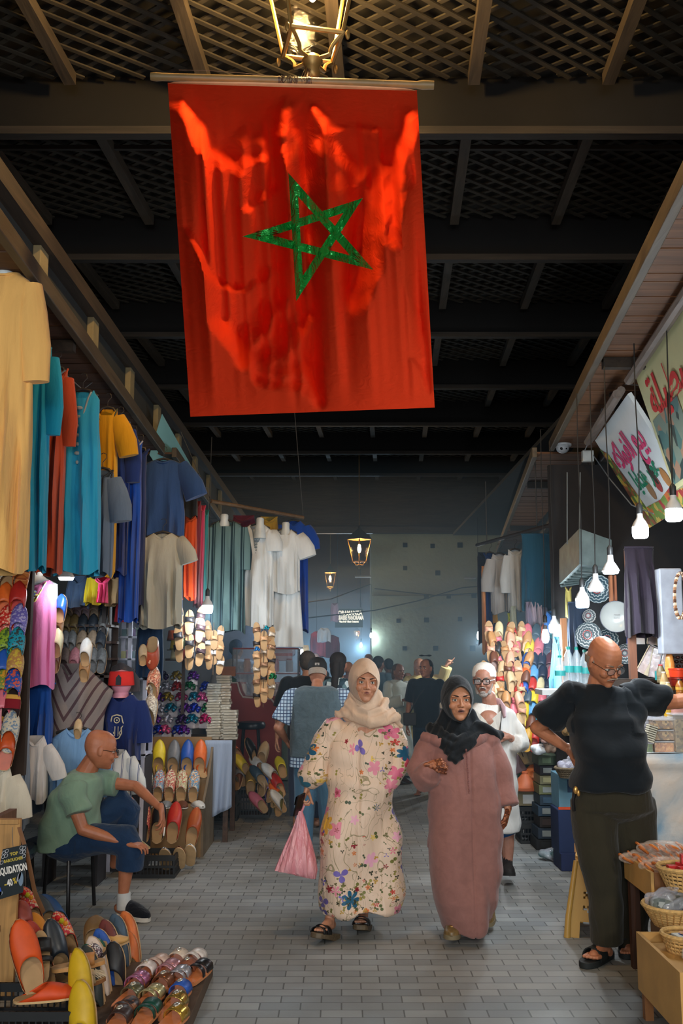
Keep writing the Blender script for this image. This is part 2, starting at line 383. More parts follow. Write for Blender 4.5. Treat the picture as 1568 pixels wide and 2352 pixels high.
# ================================================================ LANTERNS
brass=plain((150,118,66),0.45,0.6,ns=20,name='painted_iron'); 
def lantern(loc,scale,label,energy,group,rot=0,strength=25,tall=0):
    r=thing('street_lantern',label,'lantern',loc,group=group,rot=(0,0,rot)); r.scale=(scale,)*3
    # local: bottom finial at z=0; six... four-sided tapered cage
    b0,b1,z0,z1=0.17,0.30+tall*.22,0.17,0.86+tall
    mb=MB()
    for z,b in ((z0,b0),(z1,b1)):
        for i in range(4):
            a=R(45+90*i); c=R(45+90*(i+1)); mb.tube((b*1.2*math.cos(a),b*1.2*math.sin(a),z),(b*1.2*math.cos(c),b*1.2*math.sin(c),z),0.014,n=6)
    for i in range(4):
        a=R(45+90*i); mb.tube((b0*1.2*math.cos(a),b0*1.2*math.sin(a),z0),(b1*1.2*math.cos(a),b1*1.2*math.sin(a),z1),0.012,n=6)
    mb.build('cage',brass,r)
    mb=MB()
    for i in range(4):
        a=R(45+90*i); pts=[]
        for k in range(9):
            t=k/8; rr=0.03+0.185*t+0.03*math.sin(t*PI*2); z=0.075+0.10*t-0.045*math.sin(t*PI)
            pts.append((rr*math.cos(a),rr*math.sin(a),z))
        mb.path(pts,0.012,6); e=pts[-1]; mb.ell((e[0]*1.1,e[1]*1.1,e[2]-0.03),(0.014,0.014,0.03),n=8,m=6)
    mb.build('scroll_bracket',brass,r)
    MB().lathe([(0.004,-0.055),(0.03,-0.04),(0.045,-0.01),(0.04,0.025),(0.05,0.05),(0.06,0.07),(0.05,0.09),(0.02,0.10)],16).build('finial',brass,r)
    MB().lathe([(b1*1.33,z1),(b1*1.1,z1+.08),(0.10,z1+.28),(0.05,z1+.32),(0.03,z1+.42),(0.004,z1+.44)],4).xf(M.Rotation(R(45),4,'Z')).build('roof',plain((24,21,16) if tall else (90,78,56),0.8),r)
    mb=MB()
    for i in range(4):
        a=R(45+90*i); c=R(135+90*i)
        mb.add([(b0*1.18*math.cos(a),b0*1.18*math.sin(a),z0),(b0*1.18*math.cos(c),b0*1.18*math.sin(c),z0),(b1*1.18*math.cos(c),b1*1.18*math.sin(c),z1),(b1*1.18*math.cos(a),b1*1.18*math.sin(a),z1)],[(0,1,2,3)])
    mb.build('pane',glass((16,13,8),0.05,0.1),r,smooth=0)
    MB().lathe([(0.012,0.44),(0.04,0.48),(0.055,0.56),(0.04,0.66),(0.02,0.70)],12).build('bulb',emit((255,205,130),strength),r)
    MB().tube((0,0,0.70),(0,0,z1+.06),0.02).build('lamp_holder',brass,r); zc=(6.08 if loc[1]<24 else 7.34); MB().tube((0,0,z1+.42),(0,0,(zc-loc[2])/scale),0.012).build('hanging_rod',brass,r)
    if energy:
        light('POINT','lantern_glow',V(loc)+V((0,0,-.12)),energy,(1.0,0.72,0.42),0.05)
    return r
YF=5.0
lp=at(716,160,YF+0.12)
lantern(lp+V((0,0.06,0.02)),1.0,'large street lantern right above the red flag',0,'street lanterns hanging along the passage',rot=R(12),strength=1050,tall=.38)
lp2=at(825,1303,20.0); lantern(lp2,0.66,'lit street lantern in the middle distance, larger of the two hanging before the back wall',0,'street lanterns hanging along the passage',rot=R(45),strength=520)
lp3=at(758,1356,30.0); lantern(lp3,0.62,'lit street lantern further back, in front of the brown facade above the ponytail woman',0,'street lanterns hanging along the passage',rot=R(0),strength=900)
lp4=at(819,1470,40.0); lantern(lp4,0.42,'tiny lit lantern deep in the alley under the terrace sign',0,'street lanterns hanging along the passage',rot=R(0),strength=700)
# ================================================================ FLAG

# cooking smoke and dust hanging in the passage
m=bpy.data.materials.new('smoky_air'); m.use_nodes=True; nt=m.node_tree; nt.nodes.remove(nt.nodes['Principled BSDF'])
vs=nn(nt,'ShaderNodeVolumeScatter',Density=0.036,Anisotropy=0.2); vs.inputs['Color'].default_value=(.50,.78,1,1); nt.links.new(vs.outputs[0],nt.nodes['Material Output'].inputs['Volume'])
o=MB().box((0,26.5,1.75),(12,36,3.3)).build('smoke_haze',m,smooth=0); tag(o,None,None,kind='structure')
# pole
pa=at(346,176,YF+0.02); pb=at(996,196,YF+0.02)
bamboo=plain((120,98,62),0.5,ns=9,name='bamboo')
flag=thing('hanging_flag','red national flag with a green ribbon star hanging from a pole under the lantern','flag',(pa+pb)/2)
F0=(pa+pb)/2
mb=MB(); d=(pb-pa)
pts=[pa+d*t-F0 for t in (0,0.02,0.04,0.3,0.33,0.62,0.65,0.94,0.96,1.0)]
mb.path(pts,[0.020,0.024,0.021,0.021,0.023,0.021,0.022,0.019,0.025,0.023],12); mb.build('pole',bamboo,flag)
mb=MB()
for k in range(26):
    t=0.52+rnd.uniform(-0.06,0.05); c=pa+d*t-F0; a0=rnd.uniform(0,6)
    mb.path([c+V((rnd.uniform(-.012,.012),0.026*math.cos(a0+q),0.026*math.sin(a0+q))) for q in (0,1,2,3,4,5,6)],0.0016,5)
for k in range(5):
    c=pa+d*0.535-F0; mb.path([c+V((0,0.02,0.0)),c+V((rnd.uniform(-.03,.03),0.05,0.04)),lp+V((rnd.uniform(-.03,.03),0.06,0.08))-F0],0.002,5)
mb.path([pa+d*t-F0+V((0,-0.01,0.028+0.012*math.sin(9*t))) for t in (0.1,0.2,0.3,0.4,0.5)],0.0015,5)
for t in (0.455,0.56): c=pa+d*t-F0; mb.tube(c+V((-.006,0,0)),c+V((.006,0,0)),0.0245,n=12)
mb.build('binding_wire',plain((70,48,36),0.5),flag)
strokes=[((420,240),(462,330),28,1),((462,330),(545,392),22,.9),((668,232),(640,300),26,.95),((640,300),(560,318),32,.7),((655,345),(500,385),18,.9),((672,300),(668,380),22,.9),((640,430),(560,488),11,.9),((700,400),(650,520),20,.45),
((726,255),(760,300),18,1),((745,300),(865,292),11,.9),((740,330),(830,400),26,.75),((745,420),(800,420),30,.45),((950,275),(905,400),28,1),((905,400),(860,520),42,.9),((860,520),(820,700),36,.8),((935,400),(900,560),22,.8),((720,560),(760,590),40,.5),
((440,540),(485,640),13,1),((485,640),(560,672),13,.9),((560,672),(640,610),12,.7),((500,745),(570,830),26,.8),((650,690),(560,790),24,.8),((700,730),(620,830),34,.75),((560,830),(700,850),30,.6),((690,840),(740,930),18,.7),((600,880),(730,905),16,.7),((950,830),(985,900),10,.5),((940,640),(975,820),8,.3)]
nu,nv=150,190
PX=np.zeros((nu+1,nv+1)); PY=np.zeros((nu+1,nv+1))
tl,tr,bl,brr=(385,190),(957,207),(437,957),(998,936)
for i in range(nu+1):
    for j in range(nv+1):
        u=i/nu; v=j/nv
        PX[i,j]=(1-v)*((1-u)*tl[0]+u*tr[0])+v*((1-u)*bl[0]+u*brr[0]); PY[i,j]=(1-v)*((1-u)*tl[1]+u*tr[1])+v*((1-u)*bl[1]+u*brr[1])
B=np.zeros_like(PX)
wx=6*np.sin(PY/23+PX/41)+4*np.sin(PX/11-PY/17); wy=5*np.sin(PX/19+PY/31)
for (a,c,wd,it) in strokes:
    ax,ay=a; dx,dy=c[0]-ax,c[1]-ay; L=dx*dx+dy*dy
    qx,qy=PX+wx-ax,PY+wy-ay; t=np.clip((qx*dx+qy*dy)/L,0,1); dist=np.hypot(qx-t*dx,qy-t*dy)
    e=np.clip(1.25-dist/wd,0,1); e=e*e*(3-2*e); B=np.maximum(B,it*e)
ph=rnd.random()*6
cr=0.5*np.sin((PX*0.9+PY*0.35)/6.5+3*np.sin(PY/37))+0.5*np.sin((PX*0.3-PY*0.9)/8.0+2.5*np.sin(PX/29))+0.4*np.sin((PX+PY)/4.1+2*np.sin(PY/15))
slope=(1.0*B+0.34*B*cr)*(0.9+1.1*np.linspace(0,1,nv+1)[None,:])
dv=1.66/nv; h=np.cumsum(slope-slope.mean(axis=1,keepdims=True)*1.0,axis=1)*dv
h-=h[:,:1]; edge=np.minimum(1,np.minimum(np.arange(nu+1),nu-np.arange(nu+1))/14.0)[:,None]; h=h*(0.35+0.65*edge)
sx_=0.02*np.sin(PX/62+0.8)*np.linspace(0,1,nv+1)[None,:]; h=h+sx_
def fpt(px,py,off=0.0):
    """point on the cloth for a place inside the flag"""
    v=(py-0.5*(tl[1]+tr[1]))/(0.5*(bl[1]+brr[1])-0.5*(tl[1]+tr[1]))
    for _ in range(3):
        l=tl[0]+(bl[0]-tl[0])*v; r_=tr[0]+(brr[0]-tr[0])*v; u=(px-l)/(r_-l)
        yt=tl[1]+(tr[1]-tl[1])*u; yb=bl[1]+(brr[1]-bl[1])*u; v=(py-yt)/(yb-yt)
    fi=min(max(u,0),1)*nu; fj=min(max(v,0),1)*nv; i=min(int(fi),nu-1); j=min(int(fj),nv-1); a=fi-i; b_=fj-j
    hh=h[i,j]*(1-a)*(1-b_)+h[i+1,j]*a*(1-b_)+h[i,j+1]*(1-a)*b_+h[i+1,j+1]*a*b_
    return at(px,py,YF+hh+off)-F0
mb=MB()
mb.grid(lambda u,v:(lambda i,j:at(PX[i,j],PY[i,j],YF+h[i,j])-F0)(round(u*nu),round(v*nv)),nu,nv)
m,nt,b=nodes('flag_cloth'); nt.nodes.remove(b); out=nt.nodes['Material Output']
df=nn(nt,'ShaderNodeBsdfDiffuse'); df.inputs[0].default_value=rgb((112,18,10)); tr_=nn(nt,'ShaderNodeBsdfTranslucent'); tr_.inputs[0].default_value=rgb((255,72,36))
ms=nn(nt,'ShaderNodeMixShader'); ms.inputs[0].default_value=0.78; nt.links.new(df.outputs[0],ms.inputs[1]); nt.links.new(tr_.outputs[0],ms.inputs[2]); nt.links.new(ms.outputs[0],out.inputs[0])
tc=nn(nt,'ShaderNodeTexCoord'); mp=nn(nt,'ShaderNodeMapping'); mp.inputs['Scale'].default_value=(5,5,9); mp.inputs['Rotation'].default_value=(0,0.6,0); nt.links.new(tc.outputs['Object'],mp.inputs[0])
n=nn(nt,'ShaderNodeTexNoise',Scale=2.0,Detail=6.0,Distortion=1.5); nt.links.new(mp.outputs[0],n.inputs['Vector']); bb=nn(nt,'ShaderNodeBump',Strength=0.35,Distance=0.02); nt.links.new(n.outputs[0],bb.inputs['Height']); nt.links.new(bb.outputs[0],df.inputs['Normal']); nt.links.new(bb.outputs[0],tr_.inputs['Normal'])
mb.build('cloth',m,flag,smooth=80)
# sleeve hem around the pole, and side hems
mb=MB(); mb.grid(lambda u,v:fpt(tl[0]+(tr[0]-tl[0])*u,tl[1]+(tr[1]-tl[1])*u+2-v*9*math.sin(PI*u)**0.3,-0.004-0.020*math.sin(v*PI/2)),40,4)
mb.build('top_sleeve',plain((208,150,110),0.7),flag,smooth=80)
star=[(662,397),(833,455),(858,620),(680,692),(557,543)]; order=[(0,3),(3,1),(1,4),(4,2),(2,0)]
SW=19.0
def inner(i):
    T=V(star[i]).to_2d() if False else V((star[i][0],star[i][1],0)); nb=[a if c==i else c for a,c in order if i in (a,c)]
    d1=(V((*star[nb[0]],0))-T).normalized(); d2=(V((*star[nb[1]],0))-T).normalized(); bis=(d1+d2).normalized(); ha=d1.angle(d2)/2
    return T+bis*(SW/math.sin(ha))
m,nt,b=nodes('green_foil_ribbon'); tc=nn(nt,'ShaderNodeTexCoord'); n=nn(nt,'ShaderNodeTexNoise',Scale=16.0,Detail=3.0,Distortion=1.0); nt.links.new(tc.outputs['Object'],n.inputs['Vector'])
b.inputs['Base Color'].default_value=rgb((30,150,62)); b.inputs['Metallic'].default_value=0.45; b.inputs['Roughness'].default_value=0.22; bump(nt,b,n.outputs[0],1.0,0.03)
foil=m
for k,(a,c) in enumerate(order):
    A=V((*star[a],0)); Cc=V((*star[c],0)); Ai=inner(a); Ci=inner(c)
    mb=MB(); mb.grid(lambda u,v:(lambda q:fpt(q.x,q.y,-0.004-0.002*(k%2)-0.004*math.sin(v*PI)-0.003*math.sin(u*37+k*2)*math.sin(v*PI)))((A*(1-u)+Cc*u)*(1-v)+(Ai*(1-u)+Ci*u)*v),60,5)
    mb.build('star_ribbon',foil,flag,smooth=80)
# ================================================================ OBJECT BUILDERS
LEDW=emit((225,240,255),26)
def bulb_lamp(loc,up,label,kind='T',r=.048,energy=9,group='lit LED bulbs hanging over the stalls',scale=1.0,cord_to=None,col=(.86,.94,1.0)):
    t=thing('hanging_bulb',label,'lamp',loc,group=group)
    if kind=='T':
        MB().lathe([(.004,-.048),(r*.80,-.047),(r*.95,-.038),(r,-.02),(r,.018),(r*.96,.024)],20).build('diffuser',LEDW,t)
        MB().lathe([(r*1.0,.022),(r*.98,.03),(r*.72,.055),(r*.42,.075),(.018,.085),(.016,.12),(.012,.122)],20).build('housing',plain((196,200,204),.5),t)
    elif kind=='D':
        MB().lathe([(.004,-.018),(r*.9,-.016),(r,-.008),(r,.004)],20).build('diffuser',LEDW,t)
        MB().lathe([(r*1.14,.002),(r*1.1,.010),(r*.7,.045),(r*.42,.065),(.02,.08),(.017,.12),(.012,.125)],20).build('housing',plain((196,200,204),.5),t)
    else:
        MB().lathe([(.004,-.07),(.02,-.066),(.03,-.045),(.031,-.01),(.024,.03),(.018,.045)],16).build('diffuser',LEDW,t)
        MB().lathe([(.018,.044),(.018,.075),(.012,.08)],12).build('housing',plain((90,90,90),.5),t)
    MB().lathe([(.017,.10),(.019,.105),(.019,.15),(.010,.165),(.004,.17)],12).build('socket',plain((40,42,44),.5),t)
    e=cord_to if cord_to is not None else V(loc)+V((0.01,0,up)); d=V(e)-V(loc)
    MB().path([(0,0,.165),d*.35+V((.006,0,.05)),d*.7+V((-.004,0,.02)),d],.004,6).build('cord',plain((24,26,28),.6,nv=0),t)
    if energy: light('POINT','bulb_glow',V(loc)+V((0,0,-.09)),energy,col,.05)
    return t
def garment(name,label,cat,top,W,Hh,col,D=.10,kf=5,fa=.16,sleeves=None,flare=1.0,mat_=None,group=None,rotz=0,neck=.07,vneck=.06,trim=None,hanger=True,waist=None,seed=None,taper=None,neckbust=None,hem=.02,slope=.05,emb=None,bottom=None):
    """a garment hanging from its hook: local x across, z down from the shoulder line at 0"""
    rr=random.Random(seed if seed is not None else hash(label)%9999 if False else sum(map(ord,label))); t=thing(name,label,cat,top,rotz,group)
    m=mat_ or fabric(col); n=56; rg=[]; ph=[rr.uniform(0,6) for _ in range(6)]
    hw=W/2; zs=[0,-.012,-.03,-slope-.01,-.12,-.2]+[-.2-(Hh-.2)*k/14 for k in range(1,15)]
    for i,z in enumerate(zs):
        if z>-slope-.011: f=(neck+(hw*.92-neck)*min(1,(-z/(slope+.01))))
        else:
            s_=(-z)/Hh; f=hw*(1-(.10*math.sin(min(1,s_*3)*PI) if waist is None else waist*math.exp(-((s_-.35)/.2)**2)))*(1+(flare-1)*s_)
        k=min(1,max(0,(-z-.05)/(Hh*.6))); dd=D*(.55+.45*min(1,-z/.2)) if -z<.2 else D*(1+.3*k)
        row=[]
        for j in range(n):
            a=2*PI*j/n; ca,sa=math.cos(a),math.sin(a)
            wv=fa*k*(.6*math.sin(kf*a*2+ph[0]+2*math.sin(z*2+ph[1]))+.4*math.sin(kf*3.1*a+ph[2]+z*3))
            x=f*math.copysign(abs(ca)**.75,ca)*(1+.04*wv/.2*(1 if k>.3 else 0)); y=dd/2*sa*(1+wv*3.2)+.012*math.sin(9*x+ph[3]+3*z)*min(1,-z*4)
            zz=z+(hem*math.sin(3*a+ph[4]) if i==len(zs)-1 else 0)
            if i<3 and abs(x)<neck*1.05 and sa<-.1: zz-=vneck*(1-abs(x)/(neck*1.05))*(1 if i<2 else .6)
            row.append(V((x,y,zz)))
        rg.append(row)
    mb=MB().loft(rg,cap0=False,cap1=False)
    if sleeves:
        L,drop,r0,r1=sleeves
        for s in(-1,1):
            a0=V((s*hw*.78,0,-slope-.02)); a1=a0+V((s*L*math.cos(drop)*.35,rr.uniform(-.03,.0),-L*math.sin(drop)*.3)); a2=a0+V((s*L*math.cos(drop),rr.uniform(-.04,.0),-L*math.sin(drop)))
            am=a1.lerp(a2,.5)+V((s*.012,-.01,0))
            mb.path([a0,a1,am,a2],[r0*.8,r0,(r0+r1)/2*1.06,r1],14,sy=1,sx=.6 if abs(math.cos(drop))<.5 else 1)
    mb.build('cloth',m,t,smooth=80)
    MB().path([(neck*1.02*math.cos(PI+PI*k/12),-D*.30*math.sin(PI*k/12)-.006,-.006-vneck*math.sin(PI*k/12)**1.5) for k in range(13)],.006,6).build('neckline',trim or m,t)
    if emb:
        mb=MB()
        for k in range(7):
            z=-.05-vneck*.8-k*emb[1]/7; mb.ell((0,-D*.42-.012,z),(emb[0]*(1 if k%2 else .6)*(1-k/10),.006,.012),n=10,m=6)
        for s in(-1,1): mb.path([(s*(neck*.9),-D*.25,-.02),(s*emb[0]*1.3,-D*.40,-.06),(s*emb[0]*.5,-D*.45-.008,-.10-vneck)],.006,6)
        mb.build('embroidery',emb[2],t)
    if hanger:
        mb=MB(); mb.path([(-hw*.8,0,-.035),(-.04,0,.0),(0,0,.01),(.04,0,.0),(hw*.8,0,-.035)],.010,8); mb.path([(0,0,.0),(0,0,.05),(.012,0,.065),(.026,0,.08),(.02,0,.105),(0,0,.112),(-.014,0,.104)],.0025,6)
        mb.build('hanger',plain((46,42,40),.5),t)
    return t
def sl_w(t,W,pt): # slipper half-width along its length
    w_=.34*W+.16*W*math.sin(min(1,t/.66)*PI/2)
    if t<.12: w_*=math.sqrt(max(.03,1-((.12-t)/.122)**2))
    if t>.62: w_*= (max(.02,1-((t-.62)/.385)**2)**(.5+.35*pt))
    return w_
SOLE=plain((196,160,116),.6,name='tan_leather'); SOLED=plain((70,52,40),.7,name='dark_leather'); INS=plain((176,140,96),.7,name='insole_leather')
def babouche(label,m,loc=(0,0,0),rot=(0,0,0),L=.27,W=.098,pt=.5,nu=14,nv=10,sole=None,ins=None,hgt=.055,group=None,tree=True,curl=0,name='babouche_slipper',extra=None,opn=.50):
    """heel at the origin, toe along +Z, upper facing -Y when rot is zero"""
    t=thing(name,label,'slipper',loc,group=group,rot=rot)
    def P(s,x,h): return V((x, -h-(curl*max(0,s-.8)**2*9), s*L))
    ts=[0,.02,.06,.12,.25,.4,.55,.68,.8,.9,.96,.99,1]
    MB().loft([[P(s,-sl_w(s,W,pt)*1.04,0),P(s,sl_w(s,W,pt)*1.04,0),P(s,sl_w(s,W,pt)*1.04,.010),P(s,-sl_w(s,W,pt)*1.04,.010)] for s in ts]).build('sole',sole or SOLE,t,smooth=30)
    MB().loft([[P(s,-sl_w(s,W,pt)*.9,.009),P(s,sl_w(s,W,pt)*.9,.009),P(s,sl_w(s,W,pt)*.9,.0125),P(s,-sl_w(s,W,pt)*.9,.0125)] for s in ts[1:9]]).build('insole',ins or INS,t,smooth=30)
    def hh(s): return (hgt*.55+hgt*.45*math.sin(min(1,s/.5)*PI/2)) if s<.55 else hgt*(1-.72*((s-.55)/.45)**1.15)
    def U(a,v):
        an=PI*a; s0=.07+(opn-.07)*math.sin(an)**.55; s=s0+(1.0-s0)*v
        s=min(s,.998); w_=sl_w(s,W,pt)*1.0
        return P(s,-w_*math.cos(an)*(1-.0*math.sin(an)),.009+hh(s)*(math.sin(an)**.62)*(1 if s>.3 else .6+.4*s/.3))
    MB().grid(U,nv,nu).build('upper',m,t,smooth=70,solid=.003)
    if extra: extra(t,P,hh,L,W)
    return t
def sandal(label,sm,stm,loc=(0,0,0),rot=(0,0,0),L=.26,W=.095,group=None,style=0,foot_=None,name='sandal'):
    """heel at origin, toe along +Y, lying on its sole"""
    t=thing(name,label,'sandal',loc,group=group,rot=rot)
    def wd(s): return sl_w(s,W,.0)
    ts=[0,.02,.06,.12,.25,.4,.55,.68,.8,.9,.96,.99,1]
    def P(s,x,h): return V((x,s*L,h))
    MB().loft([[P(s,-wd(s)*1.05,0),P(s,wd(s)*1.05,0),P(s,wd(s)*1.05,.016),P(s,-wd(s)*1.05,.016)] for s in ts]).build('sole',sm,t,smooth=30)
    MB().loft([[P(s,-wd(s)*.95,.014),P(s,wd(s)*.95,.014),P(s,wd(s)*.95,.020),P(s,-wd(s)*.95,.020)] for s in ts]).build('footbed',foot_ or INS,t,smooth=30)
    def strap(s0,s1,h,sk=0):
        return MB().grid(lambda a,v:P(s0+(s1-s0)*v+sk*(a-.5),-W*.50*math.cos(a*PI)*(1 if s0<.8 else .8),.012+h*math.sin(a*PI)**.7),12,3)
    if style==0: sp=[(.55,.82,.045,0),(.36,.46,.055,0)]
    elif style==1: sp=[(.52,.68,.048,.12),(.52,.68,.050,-.12)]
    else: sp=[(.50,.80,.050,0)]
    for s in sp: strap(*s).build('strap',stm,t,solid=.004)
    if style==2: MB().ell(P(.66,0,.068),(.014,.018,.006)).build('buckle',plain((220,214,200),.25,.8),t)
    return t
def crate(label,loc,d,m=None,rotz=0,group=None,name='plastic_crate'):
    """openwork plastic crate, origin at its base centre"""
    t=thing(name,label,'crate',loc,rotz,group); m=m or plain((24,26,28),.5,name='black_plastic'); x,y,z=[k/2 for k in d]; 
    mb=MB()
    for s in(-1,1):
        mb.box((0,s*(y-.006),d[2]-.02),(d[0],.016,.04)).box((0,s*(y-.004),.015),(d[0],.012,.03)).box((0,s*(y-.004),d[2]*.5),(d[0],.010,.018)); mb.box((s*(x-.006),0,d[2]-.02),(.016,d[1],.04)).box((s*(x-.004),0,.015),(.012,d[1],.03)).box((s*(x-.004),0,d[2]*.5),(.010,d[1],.018))
        k=int(d[0]/.03)
        for i in range(k+1): mb.box((-x+.01+(d[0]-.02)*i/k,s*(y-.004),d[2]/2),(.007,.008,d[2]))
        k=int(d[1]/.03)
        for i in range(k+1): mb.box((s*(x-.004),-y+.01+(d[1]-.02)*i/k,d[2]/2),(.008,.007,d[2]))
    mb.build('crate_body',m,t,smooth=0); MB().box((0,0,.008),(d[0]-.02,d[1]-.02,.012)).build('base',m,t,smooth=0)
    return t
def foldedbox(name,label,cat,loc,d,m,rotz=0,group=None,parts=()):
    t=thing(name,label,cat,loc,rotz,group); MB().box((0,0,d[2]/2),d).build('body',m,t,smooth=0,bevel=min(d)*.03)
    for pn,c,dd,mm in parts: MB().box(c,dd).build(pn,mm,t,smooth=0)
    return t
COLS={'red':(190,44,36),'orange':(214,98,34),'dark orange':(190,74,22),'tan':(188,136,84),'mustard':(206,156,40),'yellow':(222,196,44),'green':(40,130,80),'lime green':(150,170,60),'teal':(24,120,128),'turquoise':(30,150,170),'blue':(36,84,170),'light blue':(96,160,214),'navy':(26,40,66),'lilac':(130,110,176),'purple':(92,54,96),'pink':(214,110,124),'cream':(220,208,164),'white':(222,220,214),'grey':(110,112,116),'silver':(170,174,178),'brown':(104,58,36),'maroon':(96,36,52),'black':(28,30,34),'olive':(120,110,50),'gold':(190,150,70),'beige':(200,170,130),'terracotta':(176,76,48),'slate':(60,80,92),'peach':(228,168,140)}
def leather(cn,rough=.42):
    return plain(COLS[cn],rough,.6 if cn in('silver','gold') else 0,.10,30,.12,'leather',.5)
LMP=[((1547,1178),5.6,.55,'T','lit LED bulb hanging highest, at the right edge in front of the larger Arabic sign'),
((1470,1218),6.0,.9,'T','lit LED bulb hanging second from the right, under the smaller Arabic sign'),
((1402,1312),6.4,.8,'D','flat disc LED bulb hanging above the white enamel dish'),
((1368,1352),6.9,1.0,'D','flat disc LED bulb hanging in front of the patterned plates'),
((1337,1381),7.2,1.0,'T','lit LED bulb hanging just left of the flat disc bulbs'),
((1273,1441),8.8,.9,'T','lit LED bulb hanging beside the pale blue cloth over the slipper wall'),
((1252,1458),8.4,.7,'B','slim lit bulb hanging lowest over the slipper wall'),
((1100,1458),14.0,.5,'B','small distant lit bulb at the far end of the right stalls'),
((152,1327),6.9,.9,'D','flat disc LED bulb hanging beside the pink sleeveless top'),
((476,1396),8.7,.9,'T','lit LED bulb hanging beside the black and green striped djellaba')]
for (p_,Y_,up,kd,lb) in LMP:
    bulb_lamp(at(p_[0],p_[1],Y_),3.62-at(p_[0],p_[1],Y_).z,lb,kd,energy=(3 if (Y_<8 and p_[0]<300) else 17 if p_[0]<600 else 15 if Y_<8 else 24 if Y_<10 else 40),r=.048 if kd=='T' else .050)
# ================================================================ PEOPLE
def skinmat(col,rough=0.5):
    k=('skin',tuple(col))
    if k in MC: return MC[k]
    m,nt,b=nodes('skin'); tc=nn(nt,'ShaderNodeTexCoord'); n=nn(nt,'ShaderNodeTexNoise',Scale=25.0,Detail=5.0); nt.links.new(tc.outputs['Object'],n.inputs['Vector'])
    c=rgb(col); r=ramp(nt,[(0.3,(c[0]*.88,c[1]*.80,c[2]*.76,1)),(0.7,(min(1,c[0]*1.06),c[1]*1.02,c[2],1))]); nt.links.new(n.outputs[0],r.inputs[0]); nt.links.new(r.outputs[0],b.inputs['Base Color'])
    b.inputs['Roughness'].default_value=rough; b.inputs['Subsurface Weight'].default_value=0.06; b.inputs['Subsurface Radius'].default_value=(0.02,0.008,0.004); b.inputs['Subsurface Scale'].default_value=0.3
    n2=nn(nt,'ShaderNodeTexNoise',Scale=140.0,Detail=3.0); nt.links.new(tc.outputs['Object'],n2.inputs['Vector']); bump(nt,b,n2.outputs[0],0.12,0.003)
    MC[k]=m; return m
def headmat(pos,yaw=0,pitch=0,roll=0,s=1.0):
    """head facing -Y; yaw>0 turns it towards +X, pitch>0 looks down"""
    return M.Translation(pos)@M.Rotation(yaw,4,'Z')@M.Rotation(pitch,4,'X')@M.Rotation(roll,4,'Y')@M.Diagonal((s,s,s,1))
def head(mb,H,male=False,full=1.0,detail=True,longer=0,hooded=False):
    i0=len(mb.v); rows=[(.119,.018,-.012,.045),(.112,.036,-.036,.072),(.098,.053,-.060,.092),(.080,.064,-.076,.103),(.058,.0715,-.086,.109),(.030,.0745,-.0905,.111),(.005,.0735,-.0885,.108),(-.020,.0715*full,-.0885,.099),(-.045,.068*full,-.090,.082),(-.068,.0605*full,-.0885,.058),(-.087,.049*full,-.086,.035),(-.102-longer*.5,.036*full,-.082,.012),(-.113-longer,.020,-.073,-.010)]
    rg=[]
    for z,w_,yf,yb in rows:
        row=[]
        if hooded and z>.035: k_=1-.13*min(1,(z-.035)/.03); w_*=k_; yf=(yf)*k_; z=.035+(z-.035)*.86
        for k in range(32):
            a=2*PI*k/32; ca,sa=math.cos(a),math.sin(a); y0=.012
            y=y0+(yb-y0)*abs(sa)**.9 if sa>0 else y0+(yf-y0)*abs(sa)**.88
            row.append(V((w_*math.copysign(abs(ca)**.92,ca),y,z)))
        rg.append(row)
    mb.loft(rg)
    for s in(-1,1):
        mb.ell((s*.034*full,-.064,-.030),(.024*full,.024,.024)); mb.ell((s*.0775,.016,-.004),(.008,.018,.030),M.Rotation(s*.3,3,'Z')); mb.ell((s*.079,.010,-.026),(.007,.010,.010))
        if detail:
            mb.ell((s*.028,-.080,.0225),(.026,.0105,.0075)); mb.ell((s*.0115,-.0965,-.030),(.0075,.0100,.0068))
    mb.cap((0,-.087,.012),(0,-.108,-.023),.0055,.0085); mb.ell((0,-.1095,-.026),(.0095,.0105,.0085))
    mb.ell((0,-.076,-.054),(.030,.0185,.022)); mb.ell((0,-.070,-.095-longer),(.024,.019,.017)); mb.ell((0,-.0905,-.0505),(.024,.005,.004)); mb.ell((0,-.0895,-.0600),(.022,.005,.004))
    mb.xf(H,i0)
def sock(H):
    Hi=np.array(H.inverted()); Hm=np.array(H)
    def fn(c,n):
        l=c@Hi[:3,:3].T+Hi[:3,3]; x,y,z=l[:,0],l[:,1],l[:,2]; f=(y<-.03)&(np.abs(x)<.08)&(np.abs(z)<.14)
        g=.0105*np.exp(-((np.abs(x)-.031)/.0165)**2-((z-.002)/.0115)**2)-.000*x
        g=g+.0022*np.exp(-((np.abs(x)-.030-(-.052-z)*.25)/.004)**2)*(z<-.025)*(z>-.062)+.003*np.exp(-((z+.078)/.006)**2-(x/.03)**2)
        l[:,1]=y+g*f; return l@Hm[:3,:3].T+Hm[:3,3]
    return fn
EYEW=plain((205,196,184),0.3,nv=0,bs_=0,name='eye_white'); IRIS=plain((38,24,16),0.25,nv=0,bs_=0,name='iris')
